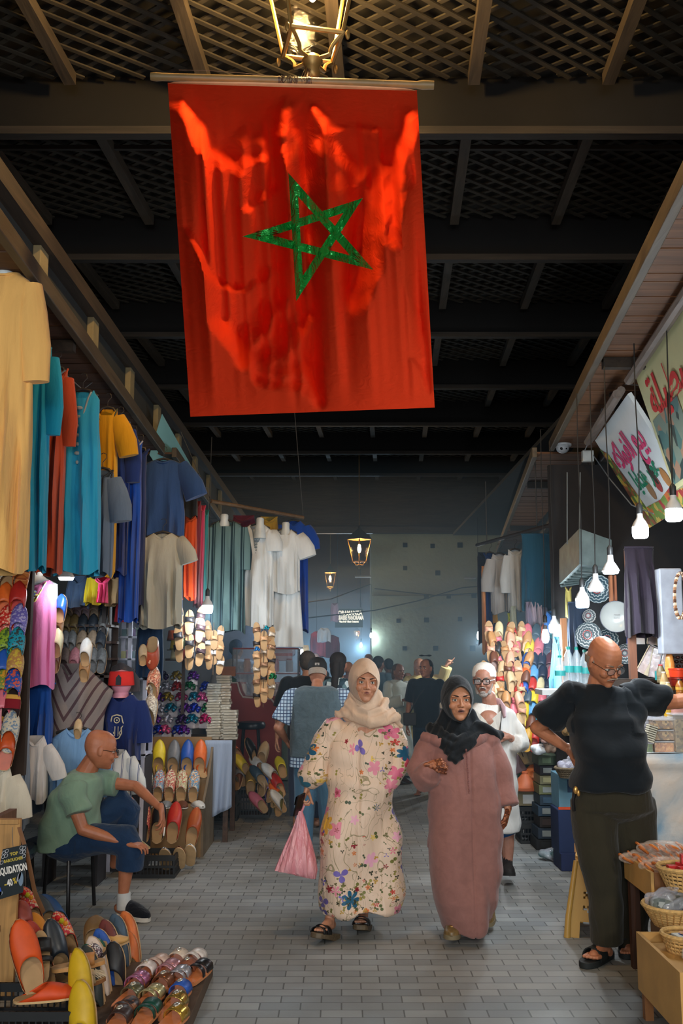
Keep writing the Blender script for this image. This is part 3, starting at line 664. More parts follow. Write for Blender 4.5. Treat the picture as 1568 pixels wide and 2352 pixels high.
def face(root,H,browc=(40,28,22),lipc=(150,84,72),brow_w=1.0,mouth_open=0,lid=31):
    bm_=plain(browc,0.9,name='hair_strands'); lm=plain(lipc,0.5,nv=0.05,name='lip')
    skin=root.children[0].material_slots[0].material
    for ch in root.children:
        if ch.name.startswith('body'): skin=ch.material_slots[0].material
    for s in(-1,1):
        ec=V((s*.031,-.0695,.002)); r0=.0135
        e=MB().ell(ec,(r0,r0,r0),n=16,m=12).xf(H).build('eye',EYEW,root)
        MB().ell(ec+V((0,-.0092,.0004)),(.0068,.0052,.0068),n=12,m=8).xf(H).build('iris',IRIS,e)
        def patch(e0,e1,rr): return MB().grid(lambda u,v:ec+V((rr*1.12*math.sin(R(-82+164*u))*math.cos(R(e0+(e1-e0)*v)*math.cos(R(-82+164*u))**.5),-rr*math.cos(R(-82+164*u))*math.cos(R(e0+(e1-e0)*v)*math.cos(R(-82+164*u))**.5),rr*math.sin(R(e0+(e1-e0)*v)*max(.15,math.cos(R(-82+164*u))**.5)))),12,6)
        MB_=patch(lid,88,.0150).xf(H).build('upper_eyelid',skin,root,smooth=80); MB_=patch(-88,-24,.0146).xf(H).build('lower_eyelid',skin,root,smooth=80)
        MB().path([ec+V((s*(-.0125+.026*t),-.0148*math.cos((t-.5)*2.3),.0155*math.sin(R(lid))*math.cos((t-.5)*2.2)+.0004)) for t in(0,.2,.5,.8,1)],[.0006,.0011,.0014,.0012,.0006],6).xf(H).build('eyelashes',bm_,root)
        MB().path([(s*(.013+.040*t),-.0905+.016*t*t,.0225+.0065*math.sin(t*2.5)-.003*t) for t in(0,.2,.45,.75,1)],[.0030*brow_w,.0042*brow_w,.0042*brow_w,.0030*brow_w,.001],6,sy=1).xf(H).build('eyebrow',bm_,root)
    mo=mouth_open
    mb=MB(); mb.path([(x,-.0945+abs(x)**1.5*3.0,-.0505+mo*.3-abs(x)*.09+.0012*math.cos(x*260)) for x in(-.029,-.019,-.008,0,.008,.019,.029)],[.001,.0028,.0038,.0034,.0038,.0028,.001],8)
    mb.path([(x,-.0938+abs(x)**1.5*3.0,-.0590-mo+abs(x)*.16) for x in(-.025,-.016,-.007,0,.007,.016,.025)],[.001,.0032,.0044,.0048,.0044,.0032,.001],8)
    mb.xf(H).build('lips',lm,root)
    MB().path([(x,-.0962+abs(x)**1.5*3.0,-.0545-mo*.35-abs(x)*.01) for x in(-.027,-.014,0,.014,.027)],[.0006,.0016+mo*.4,.0018+mo*.6,.0016+mo*.4,.0006],8).xf(H).build('mouth',plain((52,22,20),0.6,nv=0,name='mouth_line'),root)
def hand(mb,wr,d,pn,k=1.0,curl=(.5,.5,.5,.5),side=1,thumb=.5,spread=0.1,point=None):
    """wr wrist, d direction of the fingers, pn the way the palm faces; side picks where the thumb leaves"""
    wr=V(wr); d=V(d).normalized(); pn=V(pn); pn=(pn-d*pn.dot(d)).normalized(); s=d.cross(pn)*side
    offs=[.029,.010,-.009,-.027]; L=[.070,.078,.073,.057]; K=[.086,.089,.084,.077]; rr=[.0092,.0095,.0090,.0080]
    for i in range(4):
        kn=wr+(d*K[i]+s*offs[i])*k; mb.cap(wr+s*offs[i]*.55*k+d*.006*k,kn,.0145*k,.0105*k,8); 
        if i<3: mb.cap(wr+(d*.045+s*(offs[i]-.009))*k,kn-s*.009*k-d*.01*k,.0125*k,.010*k,8)
        dd=(d+s*(1.5-i)*spread).normalized(); p=kn; c=curl[i] if point is None or i!=0 else 0.02; ang=0
        for j,fr in enumerate((.44,.31,.25)):
            ang+=c*(.85 if j==0 else 1.05); di=(dd*math.cos(ang)+pn*math.sin(ang)).normalized(); q=p+di*L[i]*fr*k
            mb.cap(p,q,(rr[i]-.0009*j)*k,(rr[i]-.0009*(j+1))*k,8); p=q
    b=wr+(d*.022+s*.020+pn*.006)*k; t1=(d*(.75)+s*(.75*(1-thumb*.5))+pn*(.25+.5*thumb)).normalized(); p1=b+t1*.040*k
    t2=(d*(.95)+s*(.40*(1-thumb))+pn*(.25+.6*thumb)).normalized(); p2=p1+t2*.030*k; p3=p2+(t2+pn*.2*thumb).normalized()*.024*k
    mb.cap(b,p1,.0145*k,.0115*k,8); mb.cap(p1,p2,.0108*k,.0098*k,8); mb.cap(p2,p3,.0098*k,.0078*k,8)
    mb.cap(wr-d*.02*k,wr+d*.02*k,.022*k,.020*k,10)
def arm(mb,sh,el,wr,k=1.0,w=1.0):
    sh,el,wr=V(sh),V(el),V(wr); mb.cap(sh.lerp(el,.12),sh.lerp(el,.45),.042*k*w,.043*k*w); mb.cap(sh.lerp(el,.4),el,.043*k*w,.036*k*w)
    mb.cap(el,el.lerp(wr,.3),.037*k*w,.036*k*w); mb.cap(el.lerp(wr,.3),wr,.036*k*w,.0215*k)
def leg(mb,hp,kn,an,k=1.0,w=1.0):
    hp,kn,an=V(hp),V(kn),V(an); mb.cap(hp,kn,.080*k*w,.052*k*w); mb.cap(kn,kn.lerp(an,.35),.050*k*w,.054*k*w); mb.cap(kn.lerp(an,.35),an,.054*k*w,.032*k)
def foot(mb,an,toe,k=1.0):
    an,toe=V(an),V(toe); mb.cap(an,an+V((0,0,-.03)),.034*k,.034*k); d=(toe-an); d.z=0; d.normalize(); h=an+V((0,0,-.045*k))-d*.03
    hz=toe.z
    mb.cap(h,V((toe.x,toe.y,hz+.004))-d*.05*k,.030*k,.026*k); mb.cap(an+V((0,0,-.015)),V((toe.x,toe.y,hz+.01))-d*.07*k,.034*k,.024*k)
    s=V((-d.y,d.x,0))
    for i in range(5):
        o=(i-2)*.0165*k; L=(.05-.006*abs(i-0.5))*k; b=V((toe.x,toe.y,hz))-d*.055*k+s*o; mb.cap(b,b+d*L,.0125*k,.0095*k,8)
def tring(c,rx,ry,n=40,rot=0,sq=2.4,ax=None):
    c=V(c); out=[]
    for j in range(n):
        a=2*PI*j/n; ca,sa=math.cos(a),math.sin(a); x=rx*math.copysign(abs(ca)**(2/sq),ca); y=ry*math.copysign(abs(sa)**(2/sq),sa)
        p=V((x,y,0));
        if rot: p=M.Rotation(rot,3,'Z')@p
        if ax is not None: p=ax@p
        out.append(c+p)
    return out
def sleeve(mb,pts,rs,n=20):
    mb.path(pts,rs,n)
_path=MB.path
# ---------------- woman in the floral robe
def px2(org,Y0):
    """a place in the picture at depth Y0+dy, relative to org"""
    def f(px,py,dy=0): return at(px,py,Y0+dy)-V(org)
    return f
CY=6.42; org=V((at(815,2140,CY).x,CY,0)); q=px2(org,CY)
w1=thing('person','woman in a cream floral robe and beige headscarf walking with a pink plastic bag','person',org)
SK1=skinmat((196,142,112)); H=headmat(q(838,1565,-.02),R(7),R(5),R(3),1.09)
mb=MB(); head(mb,H,full=1.06,hooded=True); mb.cap(q(840,1604,.05),q(838,1650,.06),.050,.06)
shR,elR,wrR=q(752,1668,.03),q(728,1748,.02),q(706,1808,-.04)
shL,elL,wrL=q(908,1672,.03),q(918,1752,.03),q(893,1812,-.06)
arm(mb,shR,elR,wrR,.92); arm(mb,shL,elL,wrL,.92)
hand(mb,wrR,q(688,1856,-.05)-wrR,V((.8,-.1,-.2)),.93,(.9,1.0,1.0,1.0),-1,.9)
hand(mb,wrL,q(874,1858,-.10)-wrL,V((-.5,.85,0)),.93,(.25,.3,.35,.4),1,.3)
mb.cap(q(842,1660,.05),q(826,1900,.05),.10,.12)
leg(mb,q(800,1870,.03),q(772,2000,-.06),q(757,2108,-.10),.9); leg(mb,q(850,1870,.06),q(838,2000,.10),q(834,2108,.12),.9)
foot(mb,q(757,2110,-.10),q(733,2138,-.24),.92); foot(mb,q(834,2098,.12),q(827,2118,-.02),.92)
fuse('body',mb,.0036,SK1,w1,2,sock(H))
face(w1,H,(52,36,26),(158,92,78),.95)
# floral cloth: flowers, vines and leaves printed on cream satin
def floral():
    m,nt,b=nodes('floral_satin'); L=nt.links; tc=nn(nt,'ShaderNodeTexCoord'); uv=nn(nt,'ShaderNodeAttribute',attribute_name='pat')
    sp=nn(nt,'ShaderNodeSeparateXYZ'); L.new(uv.outputs['Vector'],sp.inputs[0])
    base=(224,196,172); cur=None
    nz=nn(nt,'ShaderNodeTexNoise',Scale=7.0,Detail=3.0); L.new(uv.outputs['Vector'],nz.inputs['Vector'])
    def mathn(op,a,b_=None,c_=None):
        n=nn(nt,'ShaderNodeMath',operation=op)
        for i,x in enumerate((a,b_,c_)):
            if x is None: continue
            if isinstance(x,(int,float)): n.inputs[i].default_value=x
            else: L.new(x,n.inputs[i])
        return n.outputs[0]
    def mix(fac,colour):
        nonlocal cur
        n=nn(nt,'ShaderNodeMix',data_type='RGBA'); L.new(fac,n.inputs[0])
        if cur is None: n.inputs['A'].default_value=rgb(base)
        else: L.new(cur,n.inputs['A'])
        if isinstance(colour,tuple): n.inputs['B'].default_value=rgb(colour)
        else: L.new(colour,n.inputs['B'])
        cur=n.outputs['Result']
    dens=nn(nt,'ShaderNodeMapRange'); L.new(sp.outputs['Z'],dens.inputs['Value']); 
    z=sp.outputs['Z']  # attribute z: print density
    # vines
    for sc_,sd,col in ((5.0,0.0,(120,112,66)),(8.0,3.0,(96,92,50))):
        mp=nn(nt,'ShaderNodeMapping'); mp.inputs['Location'].default_value=(sd,sd,0); mp.inputs['Scale'].default_value=(1,.6,0); L.new(uv.outputs['Vector'],mp.inputs[0])
        v=nn(nt,'ShaderNodeTexNoise',Scale=sc_,Detail=1.5,Distortion=1.4); L.new(mp.outputs[0],v.inputs['Vector'])
        d=mathn('ABSOLUTE',mathn('SUBTRACT',v.outputs[0],.5)); mix(mathn('MULTIPLY',mathn('LESS_THAN',d,.0045),.7),col)
    def flowers(scale,seed,R0,cols,pet,thr,dz=0.0,depth=.45,centre=(220,180,60)):
        mp=nn(nt,'ShaderNodeMapping'); mp.inputs['Location'].default_value=(seed,seed*1.7,0); mp.inputs['Scale'].default_value=(scale,scale,0); L.new(uv.outputs['Vector'],mp.inputs[0])
        v=nn(nt,'ShaderNodeTexVoronoi',Scale=1.0,Randomness=.85); L.new(mp.outputs[0],v.inputs['Vector'])
        sb=nn(nt,'ShaderNodeVectorMath',operation='SUBTRACT'); L.new(mp.outputs[0],sb.inputs[0]); L.new(v.outputs['Position'],sb.inputs[1])
        s2=nn(nt,'ShaderNodeSeparateXYZ'); L.new(sb.outputs[0],s2.inputs[0]); an=mathn('ARCTAN2',s2.outputs[1],s2.outputs[0])
        sc3=nn(nt,'ShaderNodeSeparateColor'); L.new(v.outputs['Color'],sc3.inputs[0])
        pe=mathn('ABSOLUTE',mathn('SINE',mathn('ADD',mathn('MULTIPLY',an,pet/2.0),mathn('MULTIPLY',sc3.outputs[1],6.0))))
        rad=mathn('MULTIPLY',mathn('ADD',mathn('MULTIPLY',pe,depth),1-depth),mathn('MULTIPLY_ADD',sc3.outputs[2],R0*.5,R0*.7))
        hit=mathn('LESS_THAN',v.outputs['Distance'],rad)
        keep=mathn('LESS_THAN',sc3.outputs[0],mathn('MULTIPLY_ADD',z,dz,thr))
        f=mathn('MULTIPLY',hit,keep)
        r=ramp(nt,[(i/len(cols),c) for i,c in enumerate(cols)],'CONSTANT'); L.new(sc3.outputs[1],r.inputs[0])
        dk=nn(nt,'ShaderNodeMix',data_type='RGBA',blend_type='MULTIPLY'); L.new(mathn('LESS_THAN',v.outputs['Distance'],mathn('MULTIPLY',rad,.45)),dk.inputs[0]); L.new(r.outputs[0],dk.inputs['A']); dk.inputs['B'].default_value=(.55,.4,.35,1)
        mix(f,dk.outputs['Result']); mix(mathn('MULTIPLY',keep,mathn('LESS_THAN',v.outputs['Distance'],R0*.10)),centre)
    flowers(22,4.1,.42,[(120,120,60),(92,100,58),(150,140,70),(70,84,60)],2,.14,.9,.85,(80,80,50))
    flowers(15,9.3,.34,[(196,60,50),(150,40,52),(214,120,60),(226,190,90)],5,.12,.8)
    flowers(8.5,2.2,.38,[(222,112,140),(226,138,156),(196,70,90),(232,170,190)],5,.42,.15,.4,(160,60,80))
    flowers(8,6.7,.36,[(104,86,160),(120,104,180),(84,70,140)],3,.22,.15,.6,(190,170,60))
    flowers(6,12.2,.40,[(44,104,124),(30,90,120),(196,60,40),(226,170,60)],7,.05,.6,.3,(30,40,40))
    flowers(30,1.3,.42,[(60,62,44),(110,104,60),(190,150,70)],3,.02,.95,.7,(60,50,40))
    L.new(cur,b.inputs['Base Color']); b.inputs['Roughness'].default_value=.48; b.inputs['Sheen Weight'].default_value=.1; b.inputs['Specular IOR Level'].default_value=.35
    mp=nn(nt,'ShaderNodeMapping'); mp.inputs['Scale'].default_value=(7,7,2.5); L.new(tc.outputs['Object'],mp.inputs[0])
    n=nn(nt,'ShaderNodeTexNoise',Scale=1.0,Detail=4.0,Distortion=.8); L.new(mp.outputs[0],n.inputs['Vector']); bump(nt,b,n.outputs[0],.5,.04)
    return m
def patmap(o,dens):
    me=o.data; c=np.empty(len(me.vertices)*3,np.float32); me.vertices.foreach_get('co',c); c=c.reshape(-1,3)
    x=c[:,0]; z=c[:,2]; a=np.arctan2(c[:,0],-c[:,1]+.0001)
    u=np.where(np.abs(x)<.26,x*.55+a*.09,x*.55+a*.09); d=dens(c)
    at_=me.attributes.new('pat','FLOAT_VECTOR','POINT'); at_.data.foreach_set('vector',np.stack([u,z,d],1).astype(np.float32).ravel())
mb=MB(); rg=[]
for (py,xl_,xr_,dy,ry) in [(1648,812,866,.05,.06),(1662,780,892,.05,.085),(1680,756,905,.04,.10),(1720,752,903,.02,.125),(1780,752,906,.01,.15),(1850,742,908,.0,.155),(1920,738,914,.0,.165),(1990,736,918,.0,.19),(2050,736,918,.0,.215),(2085,740,912,.0,.22)]:
    a,b_=q(xl_,py,dy),q(xr_,py,dy); rg.append(tring((a+b_)/2+V((0,0,(a.x+b_.x)*0)),(b_-a).x/2,ry,48))
# hem rides up over the leading leg
for i,p in enumerate(rg[-1]): rg[-1][i]=p+V((0,0,.055*max(0,-(p.x-rg[-1][0].x*0))*1.2+(.03 if p.y>.1 else 0)))
mb.loft(rg)
mb.path([q(768,1672,.03),q(745,1700,.03),q(728,1745,.01),q(712,1790,-.03),q(706,1806,-.04)],[.075,.074,.080,.074,.040],20)
mb.path([q(893,1672,.03),q(912,1705,.03),q(914,1752,.02),q(901,1795,-.04),q(892,1812,-.06)],[.070,.070,.076,.070,.040],20)
def f1(c,n):
    x,y,z=c[:,0],c[:,1],c[:,2]; k=np.clip((1.25-z)/1.1,0,1)
    d=(.022*k+.003)*np.sin(15*x+4*np.sin(2.3*z+1)+3*y)+.010*k*np.sin(33*x+6*np.sin(3*z))+.007*np.sin(19*z+9*x+3*np.sin(11*x))*(np.abs(x)>.17)+.006*np.sin(14*z-10*x+2*np.sin(6*x))
    # centre placket, and the knee pushing forward
    d=d-.010*np.exp(-((x-.02)/.012)**2)*(y<0)+.05*np.exp(-((x+.10)/.09)**2-((z-.55)/.25)**2)*(y<0)
    d+=.012*np.exp(-((z-.95)/.10)**2)*np.sin(30*z+8*x)*(y<0)
    return c+n*d[:,None]
mb.ell(q(768,1672,.03),(.078,.078,.07)); mb.ell(q(893,1674,.03),(.075,.078,.07))
rb=fuse('robe',mb,.007,floral(),w1,3,f1)
zsh=q(0,1670)[2]
patmap(rb,lambda c:np.clip(np.maximum(np.clip((.62-c[:,2])/.5,0,1.0),np.maximum(np.clip((np.abs(c[:,0])-.15)/.08,0,1)*.75,np.clip((c[:,2]-1.28)/.1,0,1)*.5)),0,1))
for k in range(7):
    p=q(813+k*.6,1690+k*44,0); 
scarf=fabric((214,184,158),16,8,.7,dist=.012)
def scarf_head(mb,H,open_w=.052,open_top=.064,open_bot=-.085,s=1.0,oy=0):
    """closed hood shell leaving the face free"""
    i0=len(mb.v); ny,na=26,40
    rgs=[]
    for i in range(ny+1):
        t=i/ny; z=.135-.27*t  # crown to jaw
        zz=max(0,1-((z-.02)/.118)**2) if z>.02 else 1; r=math.sqrt(zz) if z>.02 else 1-.10*((.02-z)/.15)
        row=[]
        for j in range(na):
            a=2*PI*j/na; row.append(V((.090*r*math.sin(a)*s,(.022+oy)-(.112*r*math.cos(a) if math.cos(a)<0 else .100*r*math.cos(a)),z)))
        rgs.append(row)
    mb.loft(rgs); mb.xf(H,i0)
def hood(root,H,m,name='headscarf',extra=None,w=.056,zt=.070,zb=-.080,top=.0,fn=None,vox=.0045,apex=0):
    """remeshed scarf with the face opening carved out and its rim folded"""
    n=48; rings=[]
    for k in range(15):
        t=k/14.0; row=[]
        for j in range(n):
            a=2*PI*j/n; ca,sa=math.cos(a),math.sin(a)
            ex=w*sa*(1-.12*max(0,-ca)); ez=((zt+apex*max(0,1-abs(sa)*1.6)) if ca>0 else -zb)*ca-.004
            yr=-.101+.030*(abs(sa)**2)+.008*max(0,ca)+.034*max(0,-ca)**2
            e=math.sin(min(1,t*1.9)*PI/2)
            X=ex+(.093*sa-ex)*e; Z=ez+((.128+top if ca>0 else .128)*ca-ez)*e
            if t<.5: Y=yr+(.045-yr)*(t/.5)**1.1; sh=1
            else:
                q_=(t-.5)/.5*PI/2; Y=.045+.088*math.sin(q_); sh=max(.02,math.cos(q_))
            row.append(V((X*sh,Y,Z*sh+.004)))
        rings.append(row)
    def bulge(p,k,j): return p*(1+.006*math.sin(j*1.9+k*.6)+.004*math.sin(k*2.2+j*.5))
    outer=[[bulge(p,k,j) for j,p in enumerate(r)] for k,r in enumerate(rings)]
    lip=[[V((p.x*1.02,p.y-.006,p.z*1.02)) for p in rings[0]]]
    innr=[[V((p.x*.92,p.y+.006,p.z*.94)) for p in r] for r in rings[:6]]
    mb=MB().loft(innr[::-1]+lip+outer,cap0=False); mb.xf(H); o=mb.build(name,m,root,smooth=70)
    if extra:
        m2=MB(); extra(m2); fuse('scarf_drape',m2,.006,m,root,7,fn)
    return o
def fold_fine(amp=.003,seed=0,fr=90):
    def fn(c,n):
        x,y,z=c[:,0],c[:,1],c[:,2]; d=amp*np.sin(fr*z+fr*.35*np.sin(6*x+seed)+18*y)+amp*.7*np.sin(fr*.6*(z+x*.5)+3*np.sin(20*y+seed))
        return c+n*d[:,None]
    return fn
def ex1(mb):
    for k,(r_,pts) in enumerate([(.022,[(800,1606,.02),(815,1629,-.03),(845,1641,-.075),(878,1631,-.04),(888,1606,.03)]),(.020,[(792,1619,.03),(812,1641,-.04),(845,1655,-.09),(885,1646,-.06),(905,1631,.0)]),(.022,[(785,1631,.04),(808,1646,-.03),(850,1665,-.09),(893,1655,-.06),(918,1643,-.02)]),(.022,[(770,1641,.05),(790,1639,.0),(808,1636,-.02)]),(.045,[(800,1631,.10),(842,1621,.13),(890,1631,.10)])]):
        mb.path([q(*p) for p in pts],r_,12,sx=.8,sy=1.25)
    mb.cap(q(812,1590,.04),q(800,1640,.05),.03,.05); mb.cap(q(864,1590,.04),q(882,1640,.04),.03,.045); mb.cap(q(838,1600,.05),q(844,1655,.07),.088,.13); mb.cap(q(905,1646,-.02),q(921,1668,-.02),.022,.012)
hood(w1,H,scarf,extra=ex1,fn=fold_fine(.0028,1,75),w=.062,zt=.052,zb=-.112,apex=.012)
# wedge sandals
sole=wood((104,88,66),3,axis=0); blk=plain((22,22,24),.35,nv=.1,name='black_leather')
def wedge(root,toe,heel,z,hs,up):
    toe,heel=V(toe),V(heel); d=toe-heel; L=d.length; d.normalize(); s=V((-d.y,d.x,0)).normalized(); u=d.cross(s)*1; u=-u if u.z<0 else u
    r=thing('tmp','',''); bpy.data.objects.remove(r)
    def P(t,x,h): return heel+d*(t*L)+s*x+u*h
    mb=MB(); rg=[]
    for t in [0,.03,.1,.25,.45,.65,.82,.93,1.0]:
        wd=.034+.014*math.sin(min(1,t/.8)*PI/2) if t<.85 else .048*math.sqrt(max(.05,1-((t-.8)/.21)**2)); wd*=.5 if t==0 else 1
        th=hs*(1-t)+.022*t if t<.75 else hs*.25+.0165
        rg.append([P(t,-wd,0),P(t,wd,0),P(t,wd,-th),P(t,-wd,-th)])
    mb.loft(rg); so=mb.build('wedge_sandal',sole,root,smooth=0,bevel=.004)
    for (t0,hh,wd) in ((.62,.050,.05),(.80,.038,.048)):
        mb=MB(); mb.grid(lambda a,v:P(t0+(v-.5)*.17+(.05*math.sin(a*PI) if t0<.7 else -.03*math.sin(a*PI)),-wd*math.cos(a*PI),-.004+hh*math.sin(a*PI)**.7),14,4); mb.build('strap',blk,so,solid=.004)
    return so
wedge(w1,q(722,2142,-.26),q(773,2143,-.06),0,.052,0); wedge(w1,q(824,2124,-.06),q(843,2122,.16),0,.052,0)
# leggings cuff
MB().path([q(757,2062,-.10),q(757,2098,-.10)],[.046,.043],20).build('legging',fabric((228,208,186)),w1)
# phone in the hand and the bag
ph=thing('phone','dark phone held in the hand of the woman in the floral robe','phone',org)
hp=q(687,1848,-.09)
MB().box((0,0,0),(.012,.072,.15)).build('body',plain((24,22,24),.25,nv=0),ph,bevel=.006,smooth=0); c=ph.children[0]; c.location=hp; c.rotation_euler=(R(12),R(24),R(-35))
MB().box((0,0,0),(.002,.05,.06)).build('camera_plate',plain((120,110,105),.2,1),ph,smooth=0); c=ph.children[-1] if ph.children[-1].name.startswith('camera') else ph.children[0]; c.location=hp+V((-.009,-.010,.03)); c.rotation_euler=(R(12),R(24),R(-35))
m,nt,b=nodes('pink_plastic_film'); tc=nn(nt,'ShaderNodeTexCoord'); mp=nn(nt,'ShaderNodeMapping'); mp.inputs['Scale'].default_value=(26,26,4); nt.links.new(tc.outputs['Object'],mp.inputs[0])
n=nn(nt,'ShaderNodeTexNoise',Scale=1.0,Detail=5.0,Distortion=.7); nt.links.new(mp.outputs[0],n.inputs['Vector']); r=ramp(nt,[(.3,(222,128,140)),(.7,(244,178,184))]); nt.links.new(n.outputs[0],r.inputs[0]); nt.links.new(r.outputs[0],b.inputs['Base Color'])
b.inputs['Roughness'].default_value=.3; b.inputs['Transmission Weight'].default_value=.0; b.inputs['Alpha'].default_value=.93; b.inputs['Specular IOR Level'].default_value=.6; bump(nt,b,n.outputs[0],.8,.03); pinkf=m
bag=thing('plastic_bag','pink plastic carrier bag hanging from the hand of the woman in the floral robe','bag',org)
mb=MB(); rg=[]
for (py,x0,x1,ry,dz) in [(1862,684,694,.014,0),(1880,680,700,.02,0),(1905,671,706,.035,0),(1940,655,716,.065,0),(1975,640,724,.085,0),(1998,631,727,.09,0),(2008,650,724,.07,0),(2011,670,715,.03,0)]:
    a,b_=q(x0,py,-.06),q(x1,py,-.06); base=tring((a+b_)/2,(b_.x-a.x)/2,ry,64,sq=2.0)
    cc=(a+b_)/2; rg.append([cc+(p-cc)*(1+.09*math.sin(j*64/64*1.1+math.sin(j*.7)*2)*.8) for j,p in enumerate(base)])
for i in (-2,-1): rg[i]=[p+V((0,0,.10*(-p.x+q(685,2000,-.06).x)*(-1)*-.9 if False else -.25*(p.x-q(690,2000,-.06).x))) for p in rg[i]]
mb.loft(rg); mb.build('bag_body',pinkf,bag,smooth=70)
mb=MB(); mb.path([q(686,1866,-.06),q(680,1848,-.02),q(690,1838,-.06)],.008,8); mb.path([q(692,1866,-.06),q(698,1850,-.04),q(694,1838,-.07)],.007,8); mb.build('handles',pinkf,bag)
# ---------------- woman in the dusty pink djellaba
CY=6.33; org=V((at(1065,2140,CY).x,CY,0)); q=px2(org,CY)
w2=thing('person','woman in a dusty pink djellaba and black headscarf with hennaed hands','person',org)
SK2=skinmat((198,140,106)); H=headmat(q(1052,1606,-.02),R(3),R(3),R(0),1.11)
mb=MB(); head(mb,H,full=1.09,hooded=True); mb.cap(q(1055,1650,.05),q(1055,1690,.06),.052,.06); mb.cap(q(1060,1720,.05),q(1068,1950,.05),.10,.12)
elR2,wrR2=q(972,1765,-.02),q(986,1757,-.16); elL2,wrL2=q(1150,1770,.05),q(1166,1862,-.02)
arm(mb,q(988,1700,.03),elR2,wrR2,.92); arm(mb,q(1125,1700,.03),elL2,wrL2,.92)
leg(mb,q(1045,1930,.03),q(1040,2040,-.03),q(1040,2120,-.02),.9); leg(mb,q(1095,1930,.06),q(1105,2030,.13),q(1116,2105,.20),.9)
fuse('body',mb,.0042,SK2,w2,2,sock(H))
henna=speck([(92,44,24),(150,84,54),(110,56,32),(176,110,76)],90,.55,.1,name='hennaed_skin')
mb=MB(); hand(mb,wrR2,q(1016,1752,-.18)-wrR2,V((.1,.6,-.5)),.93,(1.0,1.1,1.2,1.2),-1,.8); fuse('hennaed_hand',mb,.0034,henna,w2,1)
mb=MB(); hand(mb,wrL2,q(1158,1892,-.06)-wrL2,V((-.7,.3,0)),.93,(.5,.5,.5,.5),1,.5); fuse('hennaed_hand',mb,.0034,henna,w2,1)
face(w2,H,(44,32,26),(150,92,80),1.0,.004)
pinkd=fabric((152,106,98),20,20,.35,.95,dist=.01); b=pinkd.node_tree.nodes['Principled BSDF']; b.inputs['Sheen Weight'].default_value=.2
mb=MB(); rg=[]
for (py,xl_,xr_,dy,ry) in [(1672,1020,1090,.05,.07),(1690,992,1120,.05,.10),(1712,980,1135,.04,.115),(1750,985,1135,.02,.135),(1800,982,1142,.01,.16),(1860,984,1150,.0,.175),(1930,985,1152,.0,.185),(2000,993,1155,.0,.20),(2060,1002,1152,.0,.215),(2110,1012,1140,.02,.215),(2128,1014,1128,.02,.20)]:
    a,b_=q(xl_,py,dy),q(xr_,py,dy); rg.append(tring((a+b_)/2,(b_.x-a.x)/2,ry,48))
rg[-1]=[p+V((0,0,.10*max(0,p.x-.05)*2)) for p in rg[-1]]
mb.loft(rg)
mb.path([q(1000,1700,.04),q(975,1730,.02),q(966,1768,.0),q(975,1790,-.07),q(988,1774,-.13)],[.075,.078,.086,.085,.075],20)
mb.cap(q(984,1772,-.12),q(990,1790,-.12),.07,.05)
mb.path([q(1118,1700,.04),q(1138,1740,.05),q(1152,1800,.04),q(1162,1850,.0)],[.072,.076,.080,.078],20)
# hood collar lying on the shoulders
mb.path([q(970,1690,.0),q(1000,1700,-.06),q(1050,1720,-.09),q(1100,1695,-.06),q(1130,1685,.02)],[.022,.024,.022,.024,.022],12,sy=1.3)
def f2(c,n):
    x,y,z=c[:,0],c[:,1],c[:,2]; k=np.clip((.95-z)/.8,0,1)
    d=.016*k*np.sin(13*x+3*np.sin(2*z)+2*y+1)+.012*k*np.sin(24*x-4*z)-.009*np.exp(-((x-.045-.0*z)/.006)**2)*(y<0)*(z<1.35)
    d+=.03*np.exp(-((x+.08)/.10)**2-((z-.50)/.25)**2)*(y<0)-.03*np.exp(-((x-.12-.12*(.5-z))/.04)**2)*np.clip((.6-z)/.5,0,1)*(y<0)
    d+=.006*np.sin(30*z+10*x)*(np.abs(x)>.2)+.02*np.exp(-((x-.08)/.07)**2-((z-1.10)/.09)**2)*(y<0)+.02*np.exp(-((x+.06)/.07)**2-((z-1.10)/.09)**2)*(y<0)
    return c+n*d[:,None]
mb.ell(q(1000,1700,.04),(.080,.08,.075)); mb.ell(q(1120,1700,.04),(.080,.08,.075))
fuse('djellaba',mb,.007,pinkd,w2,3,f2)
mb=MB()
for k in range(34):
    p=q(1063+k*.15,1716+k*2.9,0); p.y=-.135-.0012*k; mb.ell(p+V((0,-.018,0)),(.006,.004,.003),n=8,m=5)
mb.build('button_row',plain((130,80,76),.6),w2)
blackc=fabric((26,30,34),14,10,.8,dist=.012)
def ex2(mb):
    for r_,pts in [(.030,[(1000,1668,.02),(1020,1690,-.05),(1050,1702,-.09),(1080,1690,-.06),(1100,1660,.02)]),(.032,[(985,1668,.05),(1010,1700,-.06),(1040,1718,-.11),(1078,1700,-.09),(1110,1680,-.02)]),(.030,[(1010,1700,-.05),(1038,1735,-.12),(1064,1722,-.11),(1090,1700,-.08)]),(.032,[(1090,1664,.0),(1112,1672,-.03),(1136,1684,.0),(1148,1690,.05)]),(.026,[(1030,1735,-.12),(1046,1745,-.13),(1062,1735,-.12)]),(.05,[(1000,1680,.10),(1055,1672,.13),(1112,1680,.10)])]:
        mb.path([q(*p) for p in pts],r_,10)
    mb.cap(q(1052,1650,.035),q(1055,1700,.03),.080,.11); mb.cap(q(1045,1700,-.02),q(1045,1725,-.06),.06,.045); mb.cap(q(1100,1672,.02),q(1128,1686,.03),.05,.04)
    mb.cap(q(1026,1636,.04),q(1005,1682,.05),.035,.055); mb.cap(q(1078,1636,.04),q(1098,1680,.04),.035,.055)
hood(w2,H,blackc,extra=ex2,w=.062,zt=.076,zb=-.120,fn=fold_fine(.0035,4,70),apex=.006)
